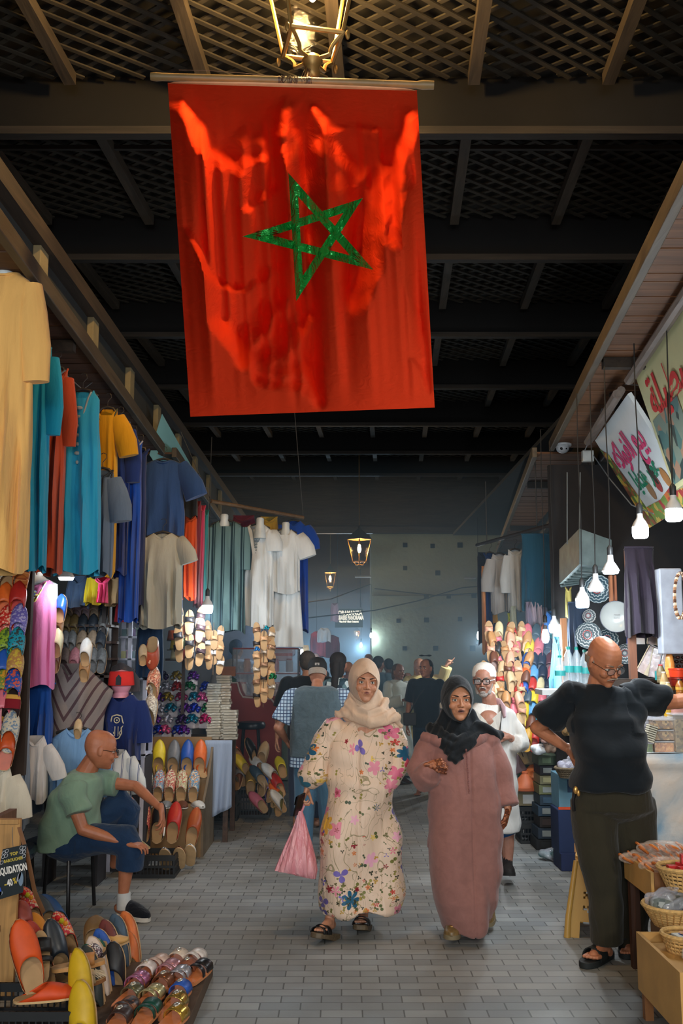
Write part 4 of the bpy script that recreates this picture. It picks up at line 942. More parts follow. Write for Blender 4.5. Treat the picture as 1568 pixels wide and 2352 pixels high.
# moccasin shoes
def shoe(root,toe,heel,m,sm,k=1.0,name='shoe',hgt=.06,open_=False,lace=None):
    toe,heel=V(toe),V(heel); d=toe-heel; L=d.length; d.normalize(); s=V((-d.y,d.x,0)).normalized(); u=d.cross(s); u=-u if u.z<0 else u
    def P(t,x,h): return heel+d*(t*L)+s*x*k+u*h*k
    def wd(t): return (.030+.016*math.sin(min(1,t/.7)*PI/2)) *math.sqrt(max(.02,1-(max(0,t-.72)/.285)**2))*math.sqrt(max(.05,1-(max(0,.12-t)/.125)**2))
    ts=[0,.03,.08,.15,.25,.4,.55,.68,.8,.9,.96,1]
    mb=MB(); mb.loft([[P(t,-wd(t)*1.06,0),P(t,wd(t)*1.06,0),P(t,wd(t)*1.06,.024),P(t,-wd(t)*1.06,.024)] for t in ts]); so=mb.build('sole',sm,root,smooth=30)
    def hh(t): return hgt*(1-.0*t) if t<.45 else hgt*(1-.62*((t-.45)/.55)**1.2)
    mb=MB(); mb.loft([[P(t,-wd(t)*math.cos(PI*j/9),.02+hh(t)*(math.sin(PI*j/9)**.6)) for j in range(10)] for t in ts]); o=mb.build(name,m,root,smooth=60)
    return P,o
gold=plain((120,96,58),.4,nv=.3,ns=40,name='bronze_leather'); khs=plain((126,112,84),.7)
shoe(w2,q(1036,2160,-.20),q(1042,2138,.02),gold,khs,1.05,'slip_on_shoe',.058); shoe(w2,q(1112,2150,.10)+V((0,0,.05)),q(1128,2128,.28)+V((0,0,.05)),gold,khs,1.0,'slip_on_shoe',.055)
MB().ell(q(1038,2128,-.14),(.02,.012,.010)).build('shoe_tassel',plain((150,110,60),.3,.6),w2)
# ---------------- old man with the white cap and white coat
CY=7.85; org=V((at(1140,1990,CY).x,CY,0)); q=px2(org,CY)
w3=thing('person','elderly man in white knitted cap, black glasses and white coat','person',org)
SK3=skinmat((176,128,108)); H=headmat(q(1111,1562,-.02),R(-16),R(6),R(0),1.04)
mb=MB(); head(mb,H,male=True,full=.94,longer=.006); mb.cap(q(1122,1600,.02),q(1128,1640,.05),.055,.062); mb.ell(q(1122,1655,-.05),(.085,.07,.08))
mb.cap(q(1125,1680,.05),q(1135,1800,.05),.10,.11)
arm(mb,q(1170,1660,.05),q(1196,1715,.05),q(1166,1690,-.12)); arm(mb,q(1075,1660,.05),q(1060,1720,.05),q(1100,1700,-.10))
hand(mb,q(1166,1692,-.12),q(1140,1684,-.16)-q(1166,1692,-.12),V((0,.7,-.5)),1.0,(.6,.7,.8,.8),1,.6)
leg(mb,q(1120,1820,.05),q(1125,1900,.05),q(1130,1990,.08)); leg(mb,q(1160,1820,.05),q(1164,1905,.0),q(1166,1995,.0))
fuse('body',mb,.005,SK3,w3,2,sock(H)); face(w3,H,(120,112,106),(140,92,84),1.2)
white=fabric((222,220,214),10,2.5,.7); cream2=fabric((214,210,200),20,5,.5)
mb=MB(); rg=[]
for (py,xl_,xr_,ry) in [(1616,1092,1152,.07),(1634,1074,1176,.10),(1690,1075,1185,.13),(1760,1078,1186,.14),(1830,1085,1186,.15),(1890,1090,1190,.155),(1908,1090,1190,.155)]:
    a,b_=q(xl_,py,.04),q(xr_,py,.04); rg.append(tring((a+b_)/2,(b_.x-a.x)/2,ry,40))
mb.loft(rg); mb.path([q(1168,1655,.05),q(1188,1680,.05),q(1196,1712,.02),q(1180,1706,-.09)],[.07,.075,.078,.062],18); mb.path([q(1085,1655,.05),q(1068,1690,.05),q(1072,1712,-.03),q(1098,1703,-.09)],[.07,.075,.075,.06],18)
mb.ell(q(1166,1648,.05),(.078,.08,.07)); mb.ell(q(1084,1648,.05),(.078,.08,.07))
fuse('coat',mb,.008,white,w3,3,folds(.012,22,amp2=.008,seed=3))
mb=MB(); mb.prism([(1090,1628),(1120,1660),(1150,1632),(1148,1700),(1130,1790),(1092,1790)],lambda x,y:q(x,y,-.115),lambda x,y:q(x,y,-.095)); mb.build('tunic_front',cream2,w3,smooth=0)
MB().path([q(1148,1620,-.02),q(1150,1650,-.09),q(1146,1700,-.13),q(1142,1760,-.13)],[.022]*4,8,sx=.25).build('bag_strap',blk,w3)
MB().path([q(1128,1606,.08),q(1146,1612,.0),q(1156,1628,-.07),q(1158,1648,-.10)],[.02,.028,.032,.02],10,sx=.4).build('coat_collar',fabric((206,176,186)),w3)
mb=MB(); mb.lathe([(.088,0.018),(.090,.03),(.088,.06),(.076,.095),(.05,.118),(.02,.126),(.002,.127)],28); mb.xf(M.Diagonal((1,1.15,1,1))); mb.xf(M.Translation((0,.016,.004))@M.Rotation(R(-9),4,'X')); mb.xf(H); mb.build('knitted_cap',plain((226,222,214),.9,ns=60,nv=.06,bs_=.6),w3)
def beard(root,H,m,full=1.0):
    mb=MB()
    mb.ell((0,-.064,-.098),(.033,.029,.022)); mb.ell((0,-.086,-.079),(.022,.010,.010)); mb.path([(-.026,-.090,-.062),(-.018,-.1,-.046),(0,-.105,-.041),(.018,-.1,-.046),(.026,-.090,-.062)],[.004,.006,.005,.006,.004],8)
    for s in(-1,1): mb.cap((s*.060,-.02,-.03),(s*.042,-.05,-.085),.009*full,.016*full)
    mb.xf(H); fuse('beard',mb,.004,m,root,1)
beard(w3,H,plain((158,150,144),.9,ns=110,bs_=.8,nv=.3,name='grey_hair'))
def glasses(root,H,m,r=.021,t=.0022,square=True,lens=None,y=-.100):
    mb=MB()
    for s in(-1,1):
        pts=[]
        for k in range(17):
            a=2*PI*k/16; ca,sa=math.cos(a),math.sin(a); e=.6 if square else 1
            pts.append((s*.031+r*1.15*math.copysign(abs(ca)**e,ca),y+.0*abs(ca),.001+r*.85*math.copysign(abs(sa)**e,sa)))
        mb.path(pts,t,6); mb.tube((s*.054,y+.002,.006),(s*.080,.0,.004),t*.9,n=6)
    mb.tube((-.011,y,.006),(.011,y,.006),t,n=6); mb.xf(H); g=mb.build('glasses',m,root)
    mb=MB()
    for s in(-1,1): mb.box((s*.031,y,.001),(r*2,.001,r*1.5))
    mb.xf(H).build('lens',glass((200,205,210),.12,.05),g,smooth=0)
glasses(w3,H,blk,.023,.0034)
mb=MB(); mb.path([q(1140,1800,.06),q(1142,1900,.05),q(1145,1912,.05)],[.15,.14,.14],20); mb.xf(M.Translation((0,0,-.02))); mb.build('blue_shorts',fabric((40,78,120)),w3)
for a_,b_ in ((q(1130,1960,.08),q(1130,2000,.08)),(q(1164,1940,0),q(1166,2000,0))): MB().path([a_,b_],[.042,.038],16).build('sock',fabric((44,40,42)),w3)
shoe(w3,q(1170,2012,-.18),q(1166,2010,.06),plain((30,28,28),.7),plain((26,26,26),.8),1.0,'shoe',.07); shoe(w3,q(1132,2008,-.1),q(1130,2006,.14),plain((30,28,28),.7),plain((26,26,26),.8),1.0,'shoe',.07)
# ---------------- stout man in the black T-shirt, right
CY=5.88; org=V((at(1395,2215,CY).x,CY,0)); q=px2(org,CY)
w4=thing('person','bald man in a black T-shirt and olive trousers, hand on hip, by the right stall','person',org)
SK4=skinmat((188,124,90)); H=headmat(q(1388,1520,-.02),R(24),R(30),R(-4),1.12)
mb=MB(); head(mb,H,male=True,full=1.08); mb.cap(q(1376,1560,.03),q(1372,1600,.07),.064,.075)
sh,el,wr=q(1300,1625,.05),q(1232,1672,.16),q(1306,1722,.18)
arm(mb,sh,el,wr,1.08); hand(mb,wr,q(1318,1752,.12)-wr,V((.6,-.3,0)),1.05,(.4,.4,.4,.4),-1,.3)
sh2,el2,wr2=q(1470,1612,.05),q(1552,1612,.10),q(1640,1600,.02)
arm(mb,sh2,el2,wr2,1.1,1.1); hand(mb,wr2,V((1,-.1,-.15)),V((0,.1,-1)),1.05,(.3,.3,.3,.3),-1,.3)
mb.cap(q(1395,1650,.08),q(1405,1780,.08),.13,.14)
leg(mb,q(1362,1830,.03),q(1380,1990,.01),q(1388,2165,.0),1.0); leg(mb,q(1455,1830,.08),q(1465,1990,.10),q(1450,2180,.16),1.05)
foot(mb,q(1388,2168,.0),q(1352,2200,-.13),1.06); foot(mb,q(1452,2175,.16),q(1440,2190,.0),1.0)
fuse('body',mb,.0042,SK4,w4,2,sock(H)); face(w4,H,(120,100,84),(150,92,80),1.0)
mb=MB(); mb.path([(-.030,-.090,-.058),(-.020,-.101,-.044),(0,-.106,-.040),(.020,-.101,-.044),(.030,-.090,-.058)],[.002,.004,.004,.004,.002],8); mb.ell((0,-.068,-.100),(.022,.019,.012)); mb.xf(H); mb.build('stubble_beard',plain((168,150,134),.9,ns=90,bs_=.8,name='grey_hair'),w4)
glasses(w4,H,plain((60,56,54),.3,.6),.021,.0015,False,y=-.104)
MB().lathe([(.0775,-.020),(.0795,.0),(.078,.018)],28).xf(M.Diagonal((1,1.22,1,1))).xf(M.Translation((0,.028,.0))@M.Rotation(R(-14),4,'X')).xf(H).build('short_hair',plain((150,134,120),.9,ns=90,name='grey_hair'),w4)
blackt=fabric((20,27,33),5,5,.55,dist=.02); olive=fabric((52,48,36),12,3,.7)
mb=MB(); rg=[]
for (py,xl_,xr_,dy,ry) in [(1578,1345,1405,.06,.075),(1590,1318,1452,.06,.11),(1612,1300,1478,.05,.14),(1650,1306,1478,.04,.165),(1690,1312,1480,.02,.185),(1730,1316,1484,.0,.21),(1765,1318,1484,.0,.215),(1795,1314,1490,.02,.20),(1808,1312,1492,.02,.195)]:
    a,b_=q(xl_,py,dy),q(xr_,py,dy); rg.append(tring((a+b_)/2,(b_.x-a.x)/2,ry,48))
mb.loft(rg); mb.path([q(1320,1600,.05),q(1285,1622,.08),q(1262,1648,.12),q(1252,1660,.13)],[.085,.085,.092,.090],20); mb.path([q(1455,1600,.06),q(1490,1600,.06),q(1512,1606,.07),q(1524,1609,.08)],[.095,.090,.090,.088],20)
def f4(c,n):
    x,y,z=c[:,0],c[:,1],c[:,2]
    d=.010*np.sin(20*z+6*x+3*np.sin(5*x+2))+.008*np.sin(34*z-12*x+2*np.sin(8*x))+.012*np.exp(-((z-1.33)/.03)**2)*np.sin(5*x+1)+.006*np.sin(28*x+5*np.sin(6*z))
    d+=.012*np.sin(30*(z-1.40)+26*(np.abs(x)-.2))*(np.abs(x)>.15)*(z>1.25)
    return c+n*d[:,None]
mb.ell(q(1318,1603,.05),(.095,.10,.085)); mb.ell(q(1460,1603,.06),(.10,.10,.09))
fuse('t_shirt',mb,.007,blackt,w4,3,f4)
mb=MB()
mb.loft([tring((q(1403,1790,.03)),.205,.17,40),tring(q(1405,1830,.03),.224,.18,40),tring(q(1406,1856,.03),.228,.172,40),tring(q(1406,1872,.03),.19,.13,40),tring(q(1406,1884,.03),.12,.08,40)])
mb.path([q(1362,1835,.03),q(1370,1950,.0),q(1385,2050,.0),q(1394,2130,.0),q(1396,2165,.0)],[.132,.120,.098,.092,.090],24); mb.path([q(1448,1835,.04),q(1458,1950,.07),q(1456,2050,.12),q(1455,2130,.16),q(1455,2175,.16)],[.132,.122,.100,.090,.088],24)
fuse('trousers',mb,.007,olive,w4,5,folds(.008,24,amp2=.005,seed=5))
def slide(root,toe,heel,m,k=1.0):
    toe,heel=V(toe),V(heel); d=(toe-heel); L=d.length; d.normalize(); s=V((-d.y,d.x,0)).normalized()
    ts=[0,.03,.1,.25,.45,.65,.8,.92,.98,1]
    def wd(t): return (.036+.014*math.sin(min(1,t/.7)*PI/2))*math.sqrt(max(.02,1-(max(0,t-.75)/.255)**2))*math.sqrt(max(.05,1-(max(0,.1-t)/.105)**2))*k
    def P(t,x,h): return heel+d*(t*L)+s*x+V((0,0,h))
    so=MB().loft([[P(t,-wd(t),0),P(t,wd(t),0),P(t,wd(t)*1.02,.034),P(t,-wd(t)*1.02,.034)] for t in ts]).build('slide_sandal',m,root,smooth=30,bevel=.004)
    mb=MB(); mb.grid(lambda a,v:P(.42+.28*v,-.052*k*math.cos(a*PI),.02+.070*math.sin(a*PI)**.7),14,5); mb.build('strap',m,so,solid=.006)
slide(w4,V((q(1338,2225,-.14).x,-.15,0)),V((q(1400,2210,.12).x,.10,0)),plain((26,30,30),.7),1.05); slide(w4,V((q(1438,2190,.0).x,.02,0)),V((q(1455,2180,.26).x,.26,0)),plain((26,30,30),.7),1.0)
mb=MB(); mb.path([q(1322,1812,-.05),q(1316,1840,-.05),q(1318,1862,-.04)],.009,8); mb.build('belt_pouch',blk,w4); mb=MB(); mb.ell(q(1322,1815,-.10),(.014,.008,.022)); mb.ell(q(1328,1822,-.10),(.010,.006,.018)); mb.build('key_bunch',plain((196,150,84),.3,.7),w4)
# ================================================================ LEFT STALLS
def hang(name,label,cat,cx,top,bot,w,Y,col,**k):
    p=at(cx,top,Y); Hh=(p-at(cx,bot,Y)).z; return garment(name,label,cat,p,w*Y/2310*1.02,Hh,col,**k)
KG='kaftans hanging in a row under the left awning'
hang('kaftan','mustard yellow kaftan hanging nearest on the left under the awning','dress',12,628,1312,150,4.9,(216,168,98),D=.16,kf=4,sleeves=(.52,R(83),.085,.07),flare=1.05,group=KG,neck=.075,slope=.05,vneck=.02,fa=.2)
MB().lathe([(.05,-.02),(.045,.05),(.035,.075),(.004,.085)],16).build('hanger_cap',plain((196,206,212),.5),bpy.data.objects['kaftan'])
hang('kaftan','dark maroon kaftan showing between the mustard kaftan and the teal one','dress',62,845,1290,60,5.7,(84,26,34),kf=4,group=KG)
hang('kaftan','deep turquoise kaftan with grey neck embroidery, between the mustard and rust kaftans','dress',90,797,1308,66,5.5,(6,130,166),D=.12,kf=4,fa=.22,group=KG,vneck=.12,emb=(.03,.35,plain((150,160,160),.6)),sleeves=(.45,R(86),.07,.05))
hang('kaftan','rust brown kaftan with braided front between the two turquoise ones','dress',130,846,1314,56,5.9,(164,62,32),D=.12,kf=4,fa=.22,group=KG,vneck=.12,emb=(.02,.25,plain((90,90,96),.6)),sleeves=(.42,R(86),.065,.05))
hang('kaftan','dull olive striped kaftan hanging behind the bright turquoise one','dress',156,1020,1275,36,6.6,(98,88,40),kf=5,group=KG)
hang('kaftan','bright turquoise sleeveless kaftan with grey embroidered placket','dress',190,897,1316,88,6.1,(40,150,186),D=.14,kf=4,fa=.2,flare=1.15,group=KG,vneck=.10,emb=(.04,.40,plain((140,150,150),.6)))
hang('kaftan','golden yellow kaftan with green neckline right of the bright turquoise one','dress',247,938,1320,54,6.95,(194,140,22),D=.12,kf=4,group=KG,vneck=.12,trim=plain((60,70,50)),sleeves=(.3,R(70),.08,.07))
hang('kaftan','slate blue kaftan with black front trim under the golden yellow one','dress',236,1078,1322,58,6.6,(88,104,124),D=.11,kf=4,group=KG,vneck=.18,trim=plain((26,28,34)),sleeves=(.3,R(75),.08,.07),emb=(.012,.5,plain((26,28,34))))
hang('kaftan','dark blue long kaftan beside the golden yellow one','dress',276,968,1318,50,7.2,(24,46,104),D=.12,kf=4,fa=.2,group=KG,sleeves=(.4,R(82),.07,.05))
hang('kaftan','narrow crimson kaftan squeezed between the dark blue and royal blue ones','dress',292,1000,1330,26,7.45,(120,24,36),kf=3,group=KG)
hang('kaftan','royal blue kaftan reaching lowest of the row, left of the beige tunic','dress',306,1012,1425,44,7.3,(18,68,156),D=.12,kf=4,fa=.2,group=KG,trim=plain((150,150,160)))
hang('kaftan','navy kaftan just left of the short-sleeved navy tunic','dress',322,1030,1395,34,7.6,(28,44,88),kf=3,group=KG)
hang('tunic','navy blue wide-sleeved tunic on a dark hanger under the awning edge','tunic',376,1056,1430,100,8.0,(42,70,116),D=.16,kf=5,fa=.2,group=KG,sleeves=(.30,R(62),.085,.10),vneck=.03,flare=1.0,slope=.03)
hang('tunic','beige grey short-sleeved tunic hanging in front of the navy tunic','tunic',374,1224,1440,94,7.7,(166,164,150),D=.15,kf=5,fa=.2,group=KG,sleeves=(.20,R(62),.075,.08),vneck=.05,slope=.04)
hang('skirt','orange skirt hanging right of the beige tunic','skirt',438,1180,1375,32,9.0,(206,76,26),kf=4,neck=.05,hanger=False,group='clothes at the far end of the left awning')
hang('jacket','black folded top hanging over the orange skirt','top',436,1120,1186,36,8.95,(24,26,30),kf=3,hanger=False,group='clothes at the far end of the left awning')
for i,(cx,w_,c,lb) in enumerate([(456,14,(110,34,44),'dark red'),(467,9,(196,60,90),'pink'),(475,9,(40,120,120),'teal and yellow')]):
    hang('scarf',lb+' scarf hanging beside the far left bulb','scarf',cx,1150+i*10,1392,w_,9.1+.05*i,c,kf=3,neck=.02,hanger=False,group='scarves hanging beside the far left bulb')
ra,rb_=at(484,1163,9.3),at(696,1200,10.2)
t=thing('clothes_rail','wooden pole carrying the striped djellaba and the white clothes','rail',ra); MB().tube((0,0,.05),rb_-ra+V((0,0,.05)),.02).build('pole',wood((110,84,56)),t); MB().path([(0,0,.05),(-.3,.0,.72)],.004,6).build('cord',plain((60,60,60)),t); MB().path([rb_-ra+V((0,0,.05)),rb_-ra+V((-.1,-.3,1.3))],.004,6).build('cord',plain((60,60,60)),t)
dj=stripes([(0,(92,118,118)),(.62,(28,46,52)),(.82,(92,118,118)),(.9,(28,46,52))],scale=11,vee=0)
dj2=stripes([(0,(92,118,118)),(.62,(28,46,52)),(.82,(92,118,118)),(.9,(28,46,52))],scale=9,vee=.7)
hang('djellaba','black and grey-green striped djellaba on the far left rail','djellaba',519,1196,1452,84,9.4,(60,80,84),mat_=dj,D=.16,kf=6,fa=.16,flare=1.1,group='clothes on the far left rail',sleeves=(.4,R(86),.09,.08),vneck=.14)
hang('tunic','plain white long tunic with laced neck on the far left rail','tunic',591,1205,1440,72,9.68,(206,210,210),D=.16,kf=6,fa=.2,flare=1.1,group='clothes on the far left rail',sleeves=(.2,R(78),.09,.09),vneck=.12,emb=(.03,.2,plain((110,120,124))))
hang('shirt','white short-sleeved shirt hung above white trousers on the far left rail','shirt',652,1216,1362,74,9.8,(204,208,208),D=.16,kf=6,fa=.14,group='clothes on the far left rail',sleeves=(.24,R(62),.10,.09),vneck=.10)
p0=at(658,1350,9.85); tr_=thing('trousers','white trousers hanging under the white shirt','trousers',p0,group='clothes on the far left rail')
for s,nm in((-1,'trouser_leg'),(1,'trouser_leg')):
    mb=MB(); n=36; rg=[]
    for k in range(10):
        z=-.58*k/9; c=s*(.055+.028*k/9); r_=.072+.012*k/9
        rg.append([V((c+r_*math.cos(2*PI*j/n)*(1+.08*math.sin(5*2*PI*j/n+k*.3)),.05*math.sin(2*PI*j/n)*(1+.3*math.sin(4*2*PI*j/n+s+k*.2)),z)) for j in range(n)])
    mb.loft(rg).build(nm,fabric((204,208,208)),tr_,smooth=80)
MB().lathe([(.135,-.03),(.13,.06)],30,cap0=False,cap1=False).xf(M.Diagonal((1,.4,1,1))).build('waistband',fabric((204,208,208)),tr_,smooth=80)
hang('robe','royal blue robe hanging behind the white shirt and trousers','robe',674,1196,1450,64,10.15,(14,60,150),D=.14,kf=5,flare=1.1,group='clothes on the far left rail',sleeves=(.25,R(70),.09,.08))
hang('shawl','burgundy shawl folded over the far left rail','shawl',560,1183,1208,56,9.9,(90,24,42),kf=3,hanger=False,neck=.1,group='clothes on the far left rail')
hang('shawl','mustard shawl folded over the far left rail','shawl',618,1186,1212,42,9.95,(160,130,40),kf=3,hanger=False,neck=.08,group='clothes on the far left rail')
# neck forms showing above the white clothes
for (px,py,Y,lb) in [(515,1196,9.4,'white neck form in the striped djellaba'),(597,1204,9.6,'white neck form in the white tunic'),(656,1214,9.8,'white neck form in the white shirt')]:
    p=at(px,py,Y); t=thing('mannequin_bust',lb,'mannequin',p,group='neck forms in the hanging clothes'); MB().lathe([(.06,-.14),(.05,-.03),(.038,.0),(.038,.05),(.03,.062),(.004,.065)],18).build('neck',plain((196,204,206),.4),t)
# small skirts under the kaftans
for (cx,a,b_,w_,Y,c,nm,lb) in [(180,1322,1392,52,7.4,(70,92,122),'skirt','denim blue skirt below the bright turquoise kaftan'),(222,1312,1385,48,7.3,(206,186,40),'scarf','yellow green scarf hanging left of the small pink one'),(237,1320,1372,22,7.1,(226,70,120),'scarf','bright pink small scarf between the yellow scarf and the tan skirt'),(266,1312,1388,46,7.4,(176,148,108),'skirt','tan pleated skirt beside the bright pink scarf'),(277,1368,1402,20,7.6,(190,40,60),'scarf','crimson scarf end under the tan skirt'),(20,1296,1320,70,6.4,(210,60,60),'scarf','red scarf edge under the mustard kaftan')]:
    hang(nm,lb,nm,cx,a,b_,w_,Y,c,kf=5,fa=.3,neck=.06,hanger=False,group='small clothes under the kaftans')
# mannequins with the pink top
def mannequin(px,py,Y,lb,s=1.0):
    t=thing('mannequin_bust',lb,'mannequin',at(px,py,Y),group='white mannequins left of the pink top')
    mb=MB().lathe([(.10,-.42),(.13,-.30),(.155,-.16),(.15,-.06),(.07,-.02),(.045,.0),(.040,.06),(.034,.075),(.004,.08)],28); mb.xf(M.Diagonal((s,.62*s,s,1))); mb.build('torso',plain((224,232,238),.35),t); return t
mannequin(84,1322,7.05,'white headless mannequin wearing the pink top'); mannequin(54,1318,7.3,'white headless mannequin behind the one in the pink top')
hang('sleeveless_top','bright pink sleeveless top with embroidered neck on a mannequin','top',86,1332,1578,88,7.0,(232,128,178),D=.22,kf=4,fa=.1,waist=-.02,neck=.085,vneck=.05,slope=.03,emb=(.05,.16,speck([(90,120,170),(220,190,110),(160,150,60),(200,200,210)],70)),hanger=False)
hang('trousers','royal blue baggy trousers below the pink top','trousers',88,1568,1712,62,7.1,(24,74,150),D=.18,kf=5,neck=.12,vneck=0,hanger=False,slope=.01,fa=.2)
pon=stripes([(0,(132,122,118)),(.72,(82,62,66))],scale=13,vee=-.55)
hang('poncho','grey and brown striped hooded poncho hanging behind the seated man','poncho',165,1524,1700,150,7.5,(120,110,110),mat_=pon,D=.2,kf=4,fa=.1,waist=-.25,neck=.08,slope=.12,vneck=.1,hanger=False)
p=at(278,1582,7.75); k9=hang('kaftan','navy kaftan with a pale hand-shaped emblem, under the red fez','dress',278,1592,1740,92,7.7,(26,44,98),D=.2,kf=5,neck=.085,vneck=.07,slope=.05,waist=-.2,trim=plain((196,186,160)),hanger=False,sleeves=(.3,R(80),.09,.08))
E_=plain((206,196,168),.7,name='gold_thread'); mb=MB()
def HP(x,z): return V((x,-.108-.012*math.cos(x*9),z-.24))
for s in(-1,1):
    mb.path([HP(s*.0,.085),HP(s*.035,.075),HP(s*.045,.03),HP(s*.075,.0),HP(s*.06,.015),HP(s*.035,-.01),HP(s*.038,-.05),HP(s*.02,-.085),HP(0,-.092)],.005,6)
    mb.path([HP(s*.012,.0),HP(s*.012,-.07)],.003,6); mb.path([HP(s*.02,-.02+.01*math.sin(k)) if False else HP(s*(.026+.006*math.cos(k)),-.03-.012*k/2) for k in range(6)],.003,6)
mb.path([HP(.02*math.cos(2*PI*k/12),.045+.02*math.sin(2*PI*k/12)) for k in range(13)],.004,6); mb.ell(HP(0,.045),(.007,.004,.007),n=8,m=6)
mb.build('hand_emblem',E_,k9)
t=thing('hat_stand','pink mannequin head wearing the red fez','mannequin',at(278,1590,7.75)); MB().lathe([(.07,-.04),(.055,0),(.07,.03),(.085,.07),(.08,.12),(.05,.16),(.004,.17)],20).xf(M.Diagonal((1,1.1,1,1))).build('head_form',plain((224,150,168),.5),t)
t=thing('fez','red fez with a black emblem on the pink mannequin head','hat',at(278,1577,7.72)+V((0,0,.01))); MB().lathe([(.098,0),(.100,.004),(.090,.098),(.084,.104),(.004,.106)],28).build('crown',plain((206,36,30),.8),t)
mb=MB(); mb.prism([(-.02,0),(.02,0),(.02,.055),(0,.078),(-.02,.055)],lambda x,z:V((x,-.103+z*.08,z+.004)),lambda x,z:V((x,-.094+z*.08,z+.004))); mb.build('emblem_patch',plain((26,34,40),.7),t,smooth=0)
hd=thing('wool_hood','grey pointed wool hood hanging behind the fez','hat',at(276,1582,7.95)); MB().lathe([(.16,-.02),(.15,.08),(.09,.16),(.02,.20),(.004,.205)],20).xf(M.Diagonal((1,.6,1,1))).build('cloth',fabric((80,74,76)),hd)
hang('shirt','light blue long-sleeved shirt on a hanger behind the seated man','shirt',178,1672,1830,118,7.3,(124,166,208),D=.12,kf=5,neck=.075,vneck=.06,slope=.06,sleeves=(.4,R(80),.07,.06),trim=plain((100,146,196)))
ss=stripes([(0,(214,216,214)),(.7,(60,80,120)),(.78,(214,216,214)),(.86,(60,80,120)),(.9,(214,216,214))],scale=16)
hang('shirt','white shirt with navy stripes hanging below the navy kaftan','shirt',270,1722,1840,66,7.5,(200,200,200),mat_=ss,D=.14,kf=4,neck=.06,slope=.05,sleeves=(.25,R(70),.08,.07),hanger=False)
hang('shirt','off-white short-sleeved shirt hanging left of the light blue shirt','shirt',84,1690,1838,56,6.8,(206,198,192),D=.12,kf=4,neck=.05,slope=.06,sleeves=(.22,R(62),.07,.06),hanger=False)
hang('robe','grey blue robe hanging beside the left slipper wall','robe',48,1530,1905,46,6.6,(126,138,154),D=.18,kf=4,fa=.25,neck=.04,slope=.1,hanger=False)
hang('robe','black robe edge behind the grey blue one','robe',34,1528,1840,26,6.5,(24,24,28),D=.1,kf=4,neck=.03,slope=.1,hanger=False)
hang('shirt','cream embroidered shirt hanging at the left edge above the chairs','shirt',2,1756,1900,56,6.2,(208,198,178),D=.12,kf=4,neck=.05,slope=.06,sleeves=(.25,R(70),.08,.07),hanger=False)
# ---- slipper walls
def tone(px,py,Y): return at(px,py,Y)
emb_=lambda a,b_: speck([a,a,b_],110,.5,.3,name='embroidered_leather')
STR=stripes([(0,(206,120,60)),(.5,(226,150,90)),(.7,(180,90,50))],axis='Z',scale=26)
PL=stripes([(0,(200,190,170)),(.6,(40,36,34)),(.7,(200,190,170)),(.85,(120,60,40))],axis='Z',scale=30)
LW=[((12,1345),PL,'black and white checked'),((42,1343),STR,'orange striped'),((4,1405),leather('orange'),'light orange'),((34,1402),leather('red'),'plain red'),((8,1458),emb_((190,40,30),(230,170,140)),'red embroidered'),((36,1455),emb_((104,92,168),(170,160,200)),'lilac embroidered'),((4,1512),emb_((132,160,40),(60,90,40)),'green embroidered'),((30,1510),emb_((20,140,160),(50,60,60)),'turquoise embroidered'),((0,1562),leather('blue'),'blue studded'),((27,1560),emb_((176,124,66),(200,170,60)),'tan beaded'),((-2,1608),emb_((110,130,50),(210,150,40)),'olive embroidered'),((22,1606),emb_((30,70,150),(200,80,60)),'blue embroidered'),((0,1652),leather('pink'),'salmon pink'),((19,1655),stripes([(0,(120,24,36)),(.45,(200,150,70)),(.65,(40,26,26))],axis='Z',scale=7.5),'maroon and gold striped'),((17,1705),emb_((190,180,160),(110,130,150)),'pale floral'),((8,1745),leather('dark orange'),'dark orange pointed')]
b0=babouche('wall slipper',leather('red'),at(12,1345,6.2),(R(-12),0,R(14)),L=.26,W=.105,pt=.15,nu=8,nv=8,group='slippers on the left wall display')
for i,((px,py),m_,lb) in enumerate(LW):
    lab=lb+' slipper on the wall display at the left edge'
    o=b0 if i==0 else dup(b0)
    o.location=at(px,py+26,6.28-.02*(i//2)); o.rotation_euler=(R(-10),R(4),R(16)); o['label']=lab
    for ch in o.children:
        if ch.name[:5]=='upper' or (i and ch.name[:5]=='insol'): ch.material_slots[0].material=m_
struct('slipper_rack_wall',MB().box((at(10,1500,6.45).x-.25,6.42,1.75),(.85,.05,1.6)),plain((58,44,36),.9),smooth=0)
HS=[((138,1432),'blue','shiny blue pointed slipper hanging right of the pink top',7.05,1.0),((132,1468),'tan','tan slipper hanging under the blue pointed one',7.1,.9),((129,1512),'cream','cream pointed slipper hanging below the tan one',7.05,1.0),((124,1548),'brown','brown slipper hanging under the cream pointed one',7.1,1.0),((196,1532),'white','white pointed slipper hanging before the striped poncho',7.2,1.0),((193,1568),'tan','tan sole-out slipper under the white pointed one',7.25,.9),((178,1698),'beige','beige slipper hung at the neck of the light blue shirt',6.85,.65)]
for (p_,c,lb,Y,s_) in HS:
    o=dup(b0,at(p_[0],p_[1],Y),(R(-6),0,R(-8)),lb,'slippers hanging on strings around the pink top',s_*.80,{'upper':leather(c,.25 if c=='blue' else .42)})
SR=[(1432,[(157,'beige'),(176,'lilac'),(195,'lilac'),(216,'beige'),(236,'slate')]),(1470,[(150,'olive'),(168,'olive'),(188,'slate'),(212,'slate'),(236,'silver')]),(1508,[(147,'silver'),(163,'silver'),(186,'beige'),(210,'beige'),(229,'slate')]),(1548,[(147,'brown'),(170,'pink'),(212,'silver'),(231,'silver')])]
rown=['top','second','third','lowest']; ordn=['first','second','third','fourth','fifth']
